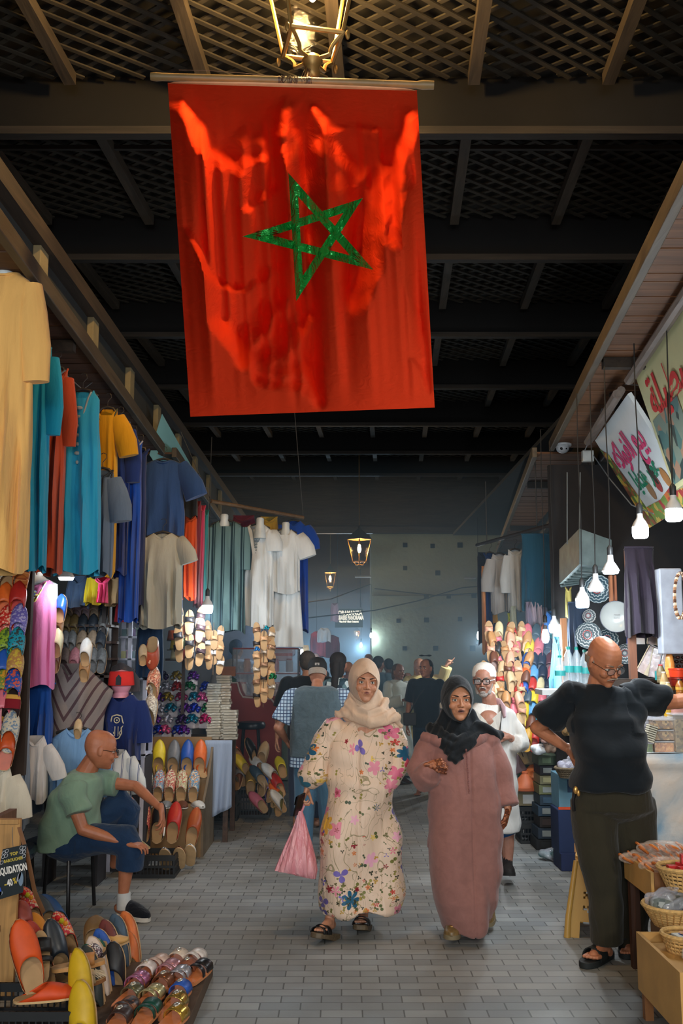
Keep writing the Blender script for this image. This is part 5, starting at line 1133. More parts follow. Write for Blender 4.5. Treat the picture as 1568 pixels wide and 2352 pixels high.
MUT={'beige':(150,132,112),'lilac':(140,122,130),'olive':(110,94,58),'slate':(44,54,66),'silver':(122,126,128),'brown':(120,104,96),'pink':(196,130,140)}
for ri,(py,row) in enumerate(SR):
    for ci,(px,c) in enumerate(row):
        dup(b0,at(px,py,7.74-.03*ri),(R(-8),0,R(-6)),f'{c} slipper, {ordn[ci]} from the left in the {rown[ri]} row of the shelf behind the poncho','slippers on the shelf behind the poncho',.78,{'upper':plain(MUT[c],.5,.3 if c=='silver' else 0,.2,60,.3),'insole':plain(MUT[c],.5,.3 if c=='silver' else 0,.2,60,.3)})
shm=wood((70,50,40)); t=thing('slipper_shelf','brown wooden slipper shelf behind the striped poncho','shelf',(0,0,0))
for py in (1436,1474,1512,1552): a=at(138,py,7.72); b_=at(246,py,7.72); MB().box(((a.x+b_.x)/2,7.82,a.z-.005),(b_.x-a.x+.08,.28,.018)).build('shelf_board',shm,t,smooth=0)
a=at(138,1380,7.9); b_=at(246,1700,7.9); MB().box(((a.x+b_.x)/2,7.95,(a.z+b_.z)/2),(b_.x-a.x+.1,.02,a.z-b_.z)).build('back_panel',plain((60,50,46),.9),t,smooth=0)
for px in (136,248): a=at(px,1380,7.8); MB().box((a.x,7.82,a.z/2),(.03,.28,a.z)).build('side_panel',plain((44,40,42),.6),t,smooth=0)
# glass cabinet
cab=thing('glass_cabinet','white-framed glass cabinet with trinkets right of the slipper shelf','cabinet',(at(292,1503,8.3).x,8.35,0))
wf=plain((206,206,222),.4); X0=(at(264,1503,8.2).x-at(292,1503,8.3).x); X1=(at(335,1503,8.2).x-at(292,1503,8.3).x)
for x in (X0,(X0+X1)/2*.9,X1): MB().box((x,-.15,1.05),(.03,.03,2.1)).build('frame_post',wf,cab,smooth=0); 
for x in (X0,X1): MB().box((x,.15,1.05),(.03,.03,2.1)).build('frame_post',wf,cab,smooth=0)
for z in (.9,1.18,1.50,1.66,1.84,2.08): MB().box(((X0+X1)/2,0,z),(X1-X0+.03,.33,.014)).build('shelf_board',wf,cab,smooth=0)
MB().box(((X0+X1)/2,-.165,1.5),(X1-X0,.004,1.2)).build('pane',glass((215,225,240),.15,.1),cab,smooth=0)
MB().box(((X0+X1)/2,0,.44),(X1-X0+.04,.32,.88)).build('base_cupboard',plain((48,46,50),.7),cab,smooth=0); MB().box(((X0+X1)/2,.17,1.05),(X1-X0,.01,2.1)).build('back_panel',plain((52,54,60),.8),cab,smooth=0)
tr=[(120,60,130),(70,110,60),(200,190,80),(180,120,140),(60,110,100),(170,170,150)]
for zi,z in enumerate((1.507,1.667,1.847,1.187)):
    for k in range(5):
        c=tr[(k+zi*2)%6]; t=thing('trinket_box',f'small {["purple","green","yellow","pink","teal","grey"][(k+zi*2)%6]} gift box, {ordn[k]} on the {["second","third","top","bottom"][zi]} shelf of the glass cabinet','box',(cab.location.x+X0+.05+(X1-X0-.1)*k/4,8.33,z),group='gift boxes in the glass cabinet')
        MB().box((0,0,.03),(.045,.06,.06+.02*(k%2))).build('body',plain(c,.5),t,smooth=0)
# jeans, red slip-on, curl-toed slippers hanging
hang('jeans','dark blue denim trousers hanging behind the red slip-on shoe','trousers',345,1440,1560,62,8.05,(30,52,78),D=.12,kf=3,neck=.08,slope=.01,vneck=0,hanger=False)
def extra_fold(t,P,hh,L,W): pass
dup(b0,at(352,1548,7.8),(R(-4),0,R(6)),'brick red slip-on shoe hanging before the denim trousers','slippers hanging on strings right of the glass cabinet',1.0,{'upper':leather('terracotta')}).rotation_euler=(R(-4),R(180),R(186))
bpy.data.objects[-1] if False else None
o=[x for x in bpy.data.objects if x.get('label')=='brick red slip-on shoe hanging before the denim trousers'][0]; o.location=at(352,1462,7.8); o.rotation_euler=(R(4),R(180),0)
dup(b0,at(327,1530,7.75),(0,0,R(20)),'small cream leather slipper hanging left of the brick red shoe','slippers hanging on strings right of the glass cabinet',.65,{'upper':leather('beige')})
crl=speck([(226,150,120),(210,120,90),(236,200,170),(150,80,60)],120,.5,.3)
for (px,py,lb,m_) in [(352,1608,'peach embroidered slipper with curled toe hanging from a string',crl),(346,1668,'cream and silver curled slipper hanging lowest on the string',speck([(200,190,170),(160,150,140),(230,225,210)],120,.4,.3))]:
    c=babouche(lb,m_,at(px,py,7.8),(R(-5),0,R(-20)),L=.26,W=.10,pt=.9,group='slippers hanging on strings right of the glass cabinet')
    MB().path([(0,-.014,.25),(0,-.03,.285),(0,-.06,.305),(0,-.09,.295),(0,-.10,.27)],[.014,.012,.009,.007,.010],8).build('curled_toe',m_,c)
# ---- stepped display of slippers
X0,X1=at(298,1503,8.9).x,at(474,1503,8.9).x
dis=thing('display_stand','plywood stepped display stand full of slippers beside the seated man','stand',((X0+X1)/2,9.1,0)); pw=plain((142,112,76),.7,ns=5,name='plywood'); W_=X1-X0
MB().box((0,-.33,.20),(W_,.025,.40)).build('front_panel',pw,dis,smooth=0); MB().box((0,-.16,.40),(W_,.34,.02)).build('lower_step',pw,dis,smooth=0)
MB().box((0,.02,.50),(W_,.02,.20)).build('riser',pw,dis,smooth=0); MB().box((0,.12,.60),(W_,.24,.02)).build('upper_step',pw,dis,smooth=0)
for s in(-1,1): mb=MB(); mb.prism([(-.34,0),(.40,0),(.40,.86),(.24,.86),(.0,.62),(-.34,.42)],lambda y,z:V((s*W_/2,y,z)),lambda y,z:V((s*(W_/2+.02),y,z))); mb.build('side_panel',plain((120,104,84),.8),dis,smooth=0)
MB().box((0,.26,.78),(W_,.02,.34),M.Rotation(R(-6),3,'X')).build('back_board',pw,dis,smooth=0)
R1=[(333,'maroon'),(365,'yellow'),(398,'grey'),(430,'blue'),(459,'orange')]
for px,c in R1:
    a=at(px,1776,9.16); o=babouche(f'{c} leather babouche standing toe-up in the top row of the display stand',leather(c),V((a.x,9.12,.615)),(R(-14),0,R(rnd.uniform(-4,4))),L=.33,W=.118,pt=.35,group='plain babouches in the top row of the display stand',hgt=.06)
    o2=dup(o,V((a.x+.05,9.06,.615)),(R(-62),0,R(25)),f'{c} babouche of the same pair lying under the toe-up {c} one','plain babouches in the top row of the display stand',.8)
EM=[((309,'yellow'),(170,150,60),(230,220,150)),((335,'white'),(206,204,192),(90,120,80)),((362,'light blue'),(140,170,196),(196,90,60)),((388,'salmon'),(206,110,96),(230,220,180)),((415,'cream'),(214,206,160),(190,90,70)),((443,'sky blue'),(120,160,190),(220,150,80))]
for (px,c),a_,b__ in EM:
    m_=speck([a_,a_,b__,tuple(int(x*.8) for x in a_),(220,210,190)],130,.6,.3); a=at(px,1840,8.98)
    o=babouche(f'{c} embroidered slipper standing in the middle row of the display stand',m_,V((a.x,8.97,.415)),(R(-22),0,0),L=.29,W=.102,pt=.1,group='embroidered slippers in the middle row of the display stand',opn=.42)
    e=MB(); 
    for k in range(5): e.ell((0,-.052+.006*k,.155+.022*k),(.018-.0025*k,.004,.008),n=8,m=5)
    e.build('embroidered_motif',speck([b__,(230,225,215)],140),o)
lowc=[(322,'white'),(350,'mustard'),(385,'silver'),(414,'brown'),(442,'white')]
for i,(px,c) in enumerate(lowc):
    a=at(px,1850,8.82); o=dup(b0,V((a.x,8.86,.412)),(R(-90),0,R(150+15*i)),f'{c} low shoe lying on the front edge of the display stand, {ordn[i]} from left','low shoes on the front edge of the display stand',.85,{'upper':leather(c),'sole':plain((214,210,204),.6)})
cr=crate('black plastic crate in front of the display stand under the leaning slippers',(at(355,2000,8.1).x,8.1,0),(.36,.30,.17))
LN=[(326,'salmon embroidered',speck([(196,90,80),(220,150,100),(160,50,50)],120)),(357,'black',leather('black')),(391,'dark red',leather('red')),(427,'cognac brown',plain((170,80,40),.4))]
for i,(px,lb,m_) in enumerate(LN):
    a=at(px,1960,8.3); babouche(f'{lb} slipper leaning toe-up against the display stand above the crate',m_,V((a.x,8.34 if i<3 else 8.5,.185 if i<3 else .12)),(R(-16),R([-3,2,4,8][i]),0),L=.33,W=.115,pt=.2,group='slippers leaning above the black crate')
FL=[(383,1990,'silver',8.15,R(-70)),(414,1985,'brown',8.2,R(-70)),(436,1980,'white',8.3,R(-60)),(343,1962,'cream',8.1,R(-80))]
for i,(px,py,c,Y,rx) in enumerate(FL):
    a=at(px,py,Y); dup(b0,V((a.x,Y,.02 if i<3 else .19)),(R(-38),R(rnd.uniform(-8,8)),R(180)) if i<3 else (R(-86),0,R(70)),f'{c} slipper tipped over in front of the display stand','slippers tipped over before the display stand',.9,{'upper':leather(c,.25)})
# ---- table with the pale cloth, gift boxes with foil bows, clear boxes
tx0,tx1=at(330,1503,9.4).x,at(532,1503,9.4).x
tb=thing('market_table','table behind the display stand carrying the wrapped gifts','table',((tx0+tx1)/2,9.75,0)); MB().box((0,0,.90),(tx1-tx0,.7,.03)).build('table_top',wood((90,70,50)),tb,smooth=0)
for sx in(-1,1):
    for sy in(-1,1): MB().box((sx*((tx1-tx0)/2-.04),sy*.3,.44),(.045,.045,.89)).build('leg',wood((80,56,40)),tb,smooth=0)
clo=thing('tablecloth','pale blue grey cloth hanging over the table front beside the slipper stand','tablecloth',(at(503,1690,9.38).x,9.38,.92))
mb=MB(); mb.grid(lambda u,v:V(((u-.5)*.25,-.02-.03*math.sin(u*15+v*2)*v-.01,-.60*v-(.12*v*(1-u)))),30,16); mb.build('cloth',fabric((160,176,200)),clo,smooth=80,solid=.004)
FO=[('blue',(20,50,170)),('violet',(96,30,140)),('silver',(190,190,204)),('magenta',(170,20,90)),('teal',(10,120,150)),('green',(10,110,60)),('gold',(170,140,30)),('pink',(220,90,150)),('red',(170,30,30)),('purple',(60,30,90))]
def foilm(c): 
    k=('foil',c)
    if k not in MC: MC[k]=plain(c,.25,.5,.15,50,.3,'foil')
    return MC[k]
bow=thing('gift_bow','x','bow',(0,0,0)); mb=MB()
for k in range(10):
    a=k*2*PI/10+.3*(k%3); e=R(25+35*(k%3)); d=V((math.cos(a)*math.cos(e),math.sin(a)*math.cos(e),math.sin(e))); s=V((-math.sin(a),math.cos(a),0)); u=d.cross(s)
    mb.grid(lambda q_,v:d*(.040*math.sin(q_*PI)*1.15)+u*(.016*math.sin(q_*2*PI))+s*(.009*(v-.5)*2*math.sin(q_*PI)**.5),8,1)
mb.build('loops',foilm((20,50,170)),bow,solid=.0008)
gift=thing('gift_box','x','box',(0,0,0)); MB().box((0,0,.035),(.075,.075,.07)).build('clear_wrap',glass((236,232,240),.6,.1),gift,smooth=0,bevel=.006); MB().box((0,0,.025),(.055,.055,.045)).build('content',speck([(200,170,140),(150,110,90),(220,210,200)],60),gift,smooth=0)
k=0; POS=[]
for (row,n_,x0_,x1_,py,Y) in [(0,5,250+90,425,1690,9.46),(1,6,330,470,1658,9.5),(2,6,340,480,1630,9.56),(3,6,335,470,1602,9.62),(4,5,350,470,1575,9.68),(5,3,370,440,1552,9.72)]:
    for i in range(n_): POS.append((x0_+(x1_-x0_)*i/max(1,n_-1)+rnd.uniform(-5,5),py+rnd.uniform(-5,5),Y,row,i))
rn=['bottom','second','third','fourth','fifth','top']
for (px,py,Y,row,i) in POS:
    fn_,fc=FO[(k*7+3)%10] if k%3 else FO[[2,0,1,4][k//3%4]]; k+=1; p=at(px,py,Y); 
    zt=.915+row*.098
    g=gift if k==1 else dup(gift); g.scale=(1.25,)*3; g.location=(p.x,Y+.05,zt-.0); g.rotation_euler=(0,0,rnd.uniform(-.5,.5)); g['label']=f'gift box with {fn_} bow, {["first","second","third","fourth","fifth","sixth"][i]} from left in the {rn[row]} tier'; g['group']='wrapped gifts stacked on the table'
    b_=bow if k==1 else dup(bow); b_.location=(p.x+rnd.uniform(-.01,.01),Y-.005,zt+.075); b_.rotation_euler=(R(45+rnd.uniform(-10,10)),0,rnd.uniform(-.3,.3)); b_['label']=f'{fn_} foil bow, {["first","second","third","fourth","fifth","sixth"][i]} from left in the {rn[row]} tier of gifts'; b_['group']='foil bows on the wrapped gifts'
    b_.scale=(1.45,)*3
    for ch in b_.children: ch.material_slots[0].material=foilm(fc)
cbx=thing('clear_box','x','box',(0,0,0)); MB().box((0,0,.012),(.13,.10,.022)).build('box_body',glass((214,208,190),.5,.15),cbx,smooth=0,bevel=.003); MB().box((0,0,.010),(.115,.085,.014)).build('content',speck([(150,140,110),(110,100,80),(180,176,160)],50),cbx,smooth=0)
st=0; ORD='lowest second third fourth fifth sixth seventh eighth ninth tenth eleventh twelfth thirteenth fourteenth fifteenth sixteenth seventeenth eighteenth nineteenth twentieth twenty-first twenty-second twenty-third twenty-fourth'.split()
for (px,n_,Y,nm) in [(490,21,9.5,'left'),(512,24,9.55,'middle'),(529,11,9.48,'right')]:
    x=at(px,1690,Y).x
    for i in range(n_):
        o=cbx if st==0 else dup(cbx); st+=1; o.location=(x+rnd.uniform(-.006,.006),Y+.02,.916+i*.0245); o.rotation_euler=(0,0,rnd.uniform(-.15,.15)); o['label']=f'flat clear plastic box, {ORD[i]} from the bottom of the {nm} stack'; o['group']=f'flat clear boxes in the {nm} stack'
# coloured felt hats
HT=[((398,1462),'orange'),((415,1450),'peach'),((404,1484),'yellow'),((421,1480),'green'),((436,1472),'red'),((405,1506),'cream'),((421,1506),'red'),((437,1504),'light blue'),((432,1450),'orange')]
for i,((px,py),c) in enumerate(HT):
    t=thing('felt_hat',f'{c} felt hat number'.replace(' number','')+f' stacked behind the gladiator sandals, {"upper" if py<1470 else "middle" if py<1495 else "lower"} tier {["left","centre","right"][0 if px<410 else 1 if px<425 else 2]}','hat',at(px,py,9.3),group='coloured felt hats behind the sandals'); MB().lathe([(.055,-.03),(.056,-.02),(.048,.05),(.044,.056),(.004,.058)],18).build('crown',plain(COLS[c],.8),t)
    MB().lathe([(.0585,-.034),(.0585,-.022),(.056,-.018)],18).build('brim_band',plain(tuple(int(v*.7) for v in COLS[c]),.8),t)
t=thing('hat_shelf','board shelf holding the coloured felt hats','shelf',at(418,1515,9.4)); MB().box((0,0,0),(.28,.2,.02)).build('shelf_board',shm,t,smooth=0); MB().box((0,.1,-.35),(.03,.03,.72)).build('leg',shm,t,smooth=0)
for z,py in ((0,1493),(0,1472)): MB().box(at(418,py,9.42)-t.location,(.26,.16,.008)).build('shelf_board',shm,t,smooth=0)
# hanging strings of sandals
sd0=sandal('s',plain((150,110,74),.6),plain((36,30,30),.5),group='x',style=1)
ORD2='first second third fourth fifth sixth seventh eighth ninth tenth eleventh twelfth thirteenth fourteenth fifteenth sixteenth'.split()
def sandal_string(px,y0,y1,n,Y,wp,cols,nm,grp,sc_=.7):
    first=None
    a=at(px,y0-40,Y); b_=at(px,y1,Y); c_=thing('cord',f'cord on which sandals hang, the {nm}','cord',a); MB().path([(0,0,0),(0,0,b_.z-a.z)],.004,6).build('rope',plain((90,70,50)),c_)
    for i in range(n):
        side=(-1,1,0)[i%3]; py=y0+(y1-y0)*i/(n-1); p=at(px+side*wp,py,Y+.03*(i%2)); cn=cols[i%len(cols)]
        dup(sd0,p,(R(84),R(side*10),R(side*25+rnd.uniform(-10,10))),f'{cn[0]} sandal, {ORD2[i]} from the top, on the {nm}',grp,sc_,{'strap':cn[1],'sole':cn[2]})
tanl=plain((206,158,112),.5); brz=plain((150,110,80),.35,.4)
sandal_string(434,1440,1540,12,8.9,20,[('black strappy',plain((30,26,30),.5),plain((190,150,120),.6)),('dark brown',plain((60,40,44),.4),plain((70,56,60),.6)),('black and beige',plain((34,30,34),.5),plain((200,170,140),.6))],'string of black gladiator sandals','gladiator sandals on a string',.85)
sandal_string(491,1470,1550,8,9.2,10,[('tan',tanl,tanl),('white strapped',plain((220,220,220),.5),tanl)],'short string of tan sandals','tan sandals on a string',.7)
sandal_string(606,1475,1625,16,9.3,13,[('bronze',brz,tanl),('pale metallic',plain((206,190,170),.3,.3),tanl),('tan leather',tanl,plain((170,120,70),.6)),('black edged',plain((40,30,28),.5),tanl)],'bronze sandal string before the red booth','bronze sandals on a string',.72)
gb=dup(bow,at(626,1555,9.2),(R(60),0,0),'green metallic bow on the string of bronze sandals','bows on the string of bronze sandals',.9,{'loops':foilm((10,110,60))}); dup(bow,at(612,1443,9.25),(R(60),0,0),'turquoise bow atop the string of bronze sandals','bows on the string of bronze sandals',.6,{'loops':foilm((10,150,170))})
dup(bow,at(590,1492,9.25),(R(60),0,0),'light blue bow left on the string of bronze sandals','bows on the string of bronze sandals',.7,{'loops':foilm((40,120,190))})
# ---- red booth, stool, case
YB=12.6; o_=at(570,1800,YB); booth=thing('booth_counter','red panelled counter with a curved cut-out behind the sandal string','counter',(o_.x,YB,0))
pts=[(508,1568),(545,1568),(551,1590),(558,1601),(622,1605),(636,1622),(642,1660),(640,1812),(508,1812)]
mb=MB(); mb.prism(pts,lambda x,y:(lambda p:V((p.x-o_.x,0,max(0,p.z))))(at(x,y,YB)),lambda x,y:(lambda p:V((p.x-o_.x,.5,max(0,p.z))))(at(x,y,YB))); mb.build('front_panel',plain((150,42,30),.6,ns=3),booth,smooth=0)
mb=MB(); mb.path([(lambda p:V((p.x-o_.x,-.01,p.z)))(at(x,y,YB)) for x,y in pts[:6]],.012,6); mb.build('rim',plain((210,190,180),.4),booth)
so=at(576,1800,12.1); stl=thing('bar_stool','round black padded bar stool before the red counter','stool',(so.x,12.0,0)); zt=at(576,1664,12.0).z
MB().lathe([(.15,-.05),(.17,-.035),(.175,0),(.16,.03),(.004,.045)],24,(0,0,zt)).build('seat',plain((22,28,38),.35),stl)
for k in range(4): a=R(45+90*k); MB().tube((.12*math.cos(a),.12*math.sin(a),zt-.04),(.19*math.cos(a),.19*math.sin(a),.0),.012).build('leg',plain((18,20,24),.4,.5),stl)
MB().path([(.155*math.cos(2*PI*k/20),.155*math.sin(2*PI*k/20),.3) for k in range(21)],.008,6).build('foot_ring',plain((18,20,24),.4,.5),stl)
gc=thing('display_case','glass sweets case on the counter behind the red booth','case',at(612,1600,13.2)); 
for c,d in (((.0,0,.30),(.85,.5,.015)),((0,0,.62),(.85,.5,.02)),((0,0,0),(.9,.55,.03))): MB().box(c,d).build('shelf_board',plain((150,50,46),.5),gc,smooth=0)
for sx in(-1,1):
    for sy in(-1,1): MB().box((sx*.42,sy*.24,.31),(.02,.02,.62)).build('frame_post',plain((60,60,66),.4),gc,smooth=0)
MB().box((0,-.25,.31),(.84,.004,.6)).build('pane',glass((215,230,245),.2),gc,smooth=0)
for k,(x,z,c,s) in enumerate([(-.3,.05,(220,210,200),.05),(-.15,.05,(226,220,214),.05),(0,.05,(222,216,206),.05),(.15,.05,(200,120,60),.05),(.3,.05,(190,60,60),.05),(-.25,.35,(190,120,60),.045),(-.05,.35,(220,190,160),.045),(.12,.35,(210,60,60),.045),(.3,.35,(150,150,160),.045)]):
    t=thing('sweets_jar',f'{["white","cream","pale","amber","red","honey","beige","scarlet","grey"][k]} jar of sweets in the glass case','jar',gc.location+V((x,-.1,z-.03)),group='jars in the glass sweets case'); MB().lathe([(s,0),(s*1.05,.01),(s*1.05,.12),(s*.8,.15),(.004,.152)],16).build('jar_body',plain(c,.4),t); MB().lathe([(s*.85,.15),(s*.85,.17),(.004,.172)],16).build('lid',plain((180,60,60),.4),t)
MB().box((0,0,0),(.95,.5,.5)).build('green_counter',plain((122,140,124),.5),None,loc=at(640,1630,13.4)); o=[x for x in bpy.data.objects if x.name.startswith('green_counter')][0]; o.location.z=.62; o.scale=(1,1,2.4); o.location.x=at(660,1630,13.5).x; o.location.y=14.1; tag(o,'pale green refrigerated counter behind the glass sweets case','counter')
rb1=thing('round_tin','pink and red striped round tin on top of the sweets case','tin',at(640,1518,13.3)); MB().lathe([(.17,0),(.18,.01),(.18,.15),(.17,.16),(.004,.165)],24).build('tin_body',stripes([(0,(190,170,190)),(.45,(210,60,60)),(.7,(190,170,190))],axis='Z',scale=7),rb1)
# ---- heap of shoes beside the cloth table, on a black crate
crate('black plastic crate on the floor right of the pale cloth, under the heap of shoes',(at(560,1860,10.9).x,11.0,0),(.55,.36,.32)); crate('black plastic crate half hidden under the cloth table',(at(505,1870,10.6).x,10.75,0),(.35,.3,.30))
HP_=[(540,1745,'navy'),(556,1730,'orange'),(548,1770,'yellow'),(572,1765,'yellow'),(528,1775,'mustard'),(562,1790,'grey'),(588,1782,'terracotta'),(610,1765,'white'),(612,1790,'slate'),(640,1782,'white'),(652,1772,'yellow'),(634,1800,'blue'),(650,1815,'red'),(545,1800,'brown'),(530,1805,'orange'),(575,1812,'gold'),(600,1815,'beige'),(618,1828,'lilac'),(628,1840,'silver'),(612,1850,'pink'),(640,1860,'olive'),(655,1850,'white'),(648,1835,'orange'),(600,1745,'beige'),(585,1735,'black'),(530,1730,'peach')]
for i,(px,py,c) in enumerate(HP_):
    Y=10.85-(py-1730)*.0022; dup(b0,at(px,py+16,Y),(R(-30+rnd.uniform(-15,15)),R(rnd.uniform(-40,10)),R(rnd.uniform(-40,60))),f'{c} slipper {["at the back","on the left","in the middle","at the front","on the right"][min(4,int((px-525)/27)) if py<1790 else (3 if px<600 else 4)]} of the shoe heap beside the cloth table, {ordn[i%5]} layer','heap of shoes beside the cloth table',1.05,{'upper':leather(c)})
# ================================================================ RIGHT STALLS
def boardsign(name,label,corners,th,bg,extra,cat='sign'):
    """a flat board hung tilted: corners = four world points (far top, near top, near bottom, far bottom)"""
    a,b_,c,d=[V(x) for x in corners]; u=(b_-a); v=(d-a); n=u.cross(v).normalized()
    t=thing(name,label,cat,a); MB().add([V((0,0,0)),b_-a,c-a,d-a]+[x-a+n*th for x in(a,b_,c,d)],[(0,1,2,3),(7,6,5,4),(0,4,5,1),(1,5,6,2),(2,6,7,3),(3,7,4,0)]).build('board',bg,t,smooth=0)
    nn_=n if n.x<0 else -n; off=nn_*.004+(nn_*th if n.x<0 else V((0,0,0)))
    # map(s,t): s from far (0) to near (1), t from top (0) to bottom (1)
    def mp(s_,t_,h=0): return u*s_+v*t_+off+nn_*h
    xdir=u.normalized(); ydir=-v.normalized()
    if xdir.cross(ydir).dot(nn_)<0: pass
    extra(t,mp,frame3(xdir,ydir,mp(0,0)),u.length,v.length,nn_)
    return t
def poly(t,mp,pts,m,name,h=.001):
    MB().add([mp(x,y,h) for x,y in pts],[tuple(range(len(pts)))]).build(name,m,t,smooth=0)
AR={'pastilla':'\uFE94\uFEE0\uFEF4\uFEC4\uFEB4\uFE92\uFEDF\uFE8D \uFE94\uFED7\uFEAD\uFEED \uFECA\uFEF4\uFE91','fruits':'\uFEEA\uFEDB\uFE8D\uFEEE\uFED4\uFEDF\uFE8D \uFECA\uFEF4\uFE91','gifts':'\uFE8E\uFEF3\uFE8D\uFEAA\uFEEB \uFEAE\uFEC4\uFECB','fig':'\uFEE6\uFEF4\uFE98\uFEDF\uFE8D'}
def photo(c,seed,scale=3):
    return speck(c,scale+seed*.1,.6,.1,name='printed_picture')
def ex_a(t,mp,F,L,Wd,n):
    tm=text(AR['pastilla'],.34,plain((190,40,44),.6,nv=0,bs_=0),t,M.Translation(mp(.46,.30,.004)-mp(0,0))@F,extrude=.001,sx=1.25,bold=.008)
    text(AR['fig'],.26,plain((40,50,54),.6,nv=0,bs_=0),t,M.Translation(mp(.36,.62,.004)-mp(0,0))@F,extrude=.001,bold=.004)
    poly(t,mp,[(.02,.42),(.22,.42),(.22,.96),(.02,.96)],speck([(70,110,110),(150,120,100),(110,130,120),(40,60,60)],9,.6,.05,name='printed_picture'),'printed_picture')
    poly(t,mp,[(.24,.72),(.66,.72),(.66,.98),(.24,.98)],speck([(120,130,130),(160,160,150),(90,100,100)],7,.6,.05,name='printed_picture'),'printed_picture')
p1=at(1460,866,6.8); nb_=(6.8-2.9)
fa,fb=at(1458,862,6.8),at(1548,1128,6.8)
slope_=V((-.105*3.6,-3.6,0)); ba=boardsign('shop_sign','large cream board with red Arabic lettering hung tilted at the top right',[fa,fa+slope_,fb+slope_,fb],.03,plain((196,196,150),.5,ns=2),ex_a)
def ex_b(t,mp,F,L,Wd,n):
    text(AR['fruits'],.30,plain((206,60,110),.6,nv=0,bs_=0),t,M.Translation(mp(.50,.30,.004)-mp(0,0))@F,extrude=.001,sx=.9,bold=.006)
    text(AR['gifts'],.24,plain((20,120,90),.6,nv=0,bs_=0),t,M.Translation(mp(.52,.58,.004)-mp(0,0))@F,extrude=.001,sx=.9,bold=.005)
    fr=speck([(150,90,60),(200,160,70),(110,70,50),(190,190,90),(90,120,60)],16,.6,.1,name='printed_picture')
    poly(t,mp,[(0,.1),(.10,.2),(.16,.6),(.2,1),(0,1)],fr,'printed_fruit'); poly(t,mp,[(.2,1),(.18,.82),(.5,.84),(.9,.78),(1,1)],speck([(200,110,60),(170,60,60),(210,180,90),(120,150,70)],14,.6,.1,name='printed_picture'),'printed_fruit',.0012)
    for k,(s_,w_) in enumerate([(.45,.72),(.62,.70),(.8,.72)]):
        pts=[(s_+.05*math.cos(2*PI*j/12),w_+.10*math.sin(2*PI*j/12)) for j in range(12)]; poly(t,mp,pts,plain([(140,110,80),(150,60,60),(170,120,70)][k],.6),'printed_date',.0016)
ga,gb_=at(1366,1012,8.4),at(1492,1212,8.4); s2_=V((-.16*1,-1.55,0))
boardsign('shop_sign','smaller white board with pink and green Arabic lettering and fruit pictures',[ga,ga+s2_,gb_+s2_,gb_],.03,plain((206,214,216),.5,ns=2),ex_b)
# left small turquoise banner
def ex_c(t,mp,F,L,Wd,n):
    for k,(s_,w_,sz,b__) in enumerate([(.40,.45,.10,'\uFEE2\uFECB\uFEC4\uFEE3'),(.60,.72,.10,'\uFEE9\uFEEE\uFEEC\uFED7')]): text(b__,sz*1.6,plain((24,40,50),.6,nv=0,bs_=0),t,M.Translation(mp(s_,w_,.004)-mp(0,0))@frame3(mp(1,0)-mp(0,0),mp(0,0)-mp(0,1),mp(0,0)),extrude=.001)
    poly(t,mp,[(.05,.03),(.4,.05),(.34,.24),(.08,.2)],plain((200,196,180),.5,ns=30,nv=.4),'printed_picture')
A_,B_,C_,D_=at(372,950,9.6),at(442,1075,10.6),at(418,1130,10.6),at(344,1010,9.6)
t=thing('shop_banner','turquoise banner with black Arabic lettering behind the navy tunic','sign',A_); u_=B_-A_; v_=D_-A_
def mpc(s_,t_,h=0): return u_*s_+v_*t_+V((-.0,-1,0))*(.006+h)
MB().add([V((0,0,0)),B_-A_,C_-A_+V((0,0,-.15)),D_-A_+V((0,0,-.15)),V((0,.01,0)),B_-A_+V((0,.01,0)),C_-A_+V((0,.01,-.15)),D_-A_+V((0,.01,-.15))],[(0,1,2,3),(7,6,5,4),(0,4,5,1),(1,5,6,2),(2,6,7,3),(3,7,4,0)]).build('board',plain((120,176,184),.6,ns=2),t,smooth=0); ex_c(t,mpc,None,0,0,None)
# grey moulding rail over the signs
for (a,b_,lb) in [(at(1454,880,6.75),at(1454,880,6.75)+V((-.36,-3.5,.02)),'larger'),(at(1358,1020,8.35),at(1358,1020,8.35)+V((-.16,-1.5,.02)),'smaller')]:
    t=thing('sign_rail',f'weathered grey timber moulding above the {lb} Arabic sign','rail',a); d=b_-a; x,y,z=ortho(d)
    for k,(o1,r_) in enumerate([(V((-.03,0,.02)),.035),(V((0,0,.05)),.03)]): MB().tube(o1,d+o1,r_,n=8).build('moulding',wood((120,108,100),axis=1,dark=.6),t)
# drooping torn netting
net=thing('torn_netting','dark torn netting drooping between the two Arabic signs','netting',at(1420,930,7.4)); q=px2(net.location,7.4)
mb=MB()
for k in range(26):
    t_=k/25; x=1412+t_*100; y=925+t_*165+6*math.sin(k*1.7); mb.path([q(x-10,y-30+rnd.uniform(-8,8),rnd.uniform(-.03,.03)),q(x,y,rnd.uniform(-.03,.03)),q(x+8+rnd.uniform(-5,8),y+12+rnd.uniform(0,12),0)],[.022,.034,.012],6)
mb.path([q(1405,912),q(1430,935),q(1462,1000),q(1500,1085),q(1515,1110)],[.03,.045,.04,.035,.02],8); fuse('net',mb,.012,plain((34,30,28),.95,ns=40,bs_=1.0),net,1)
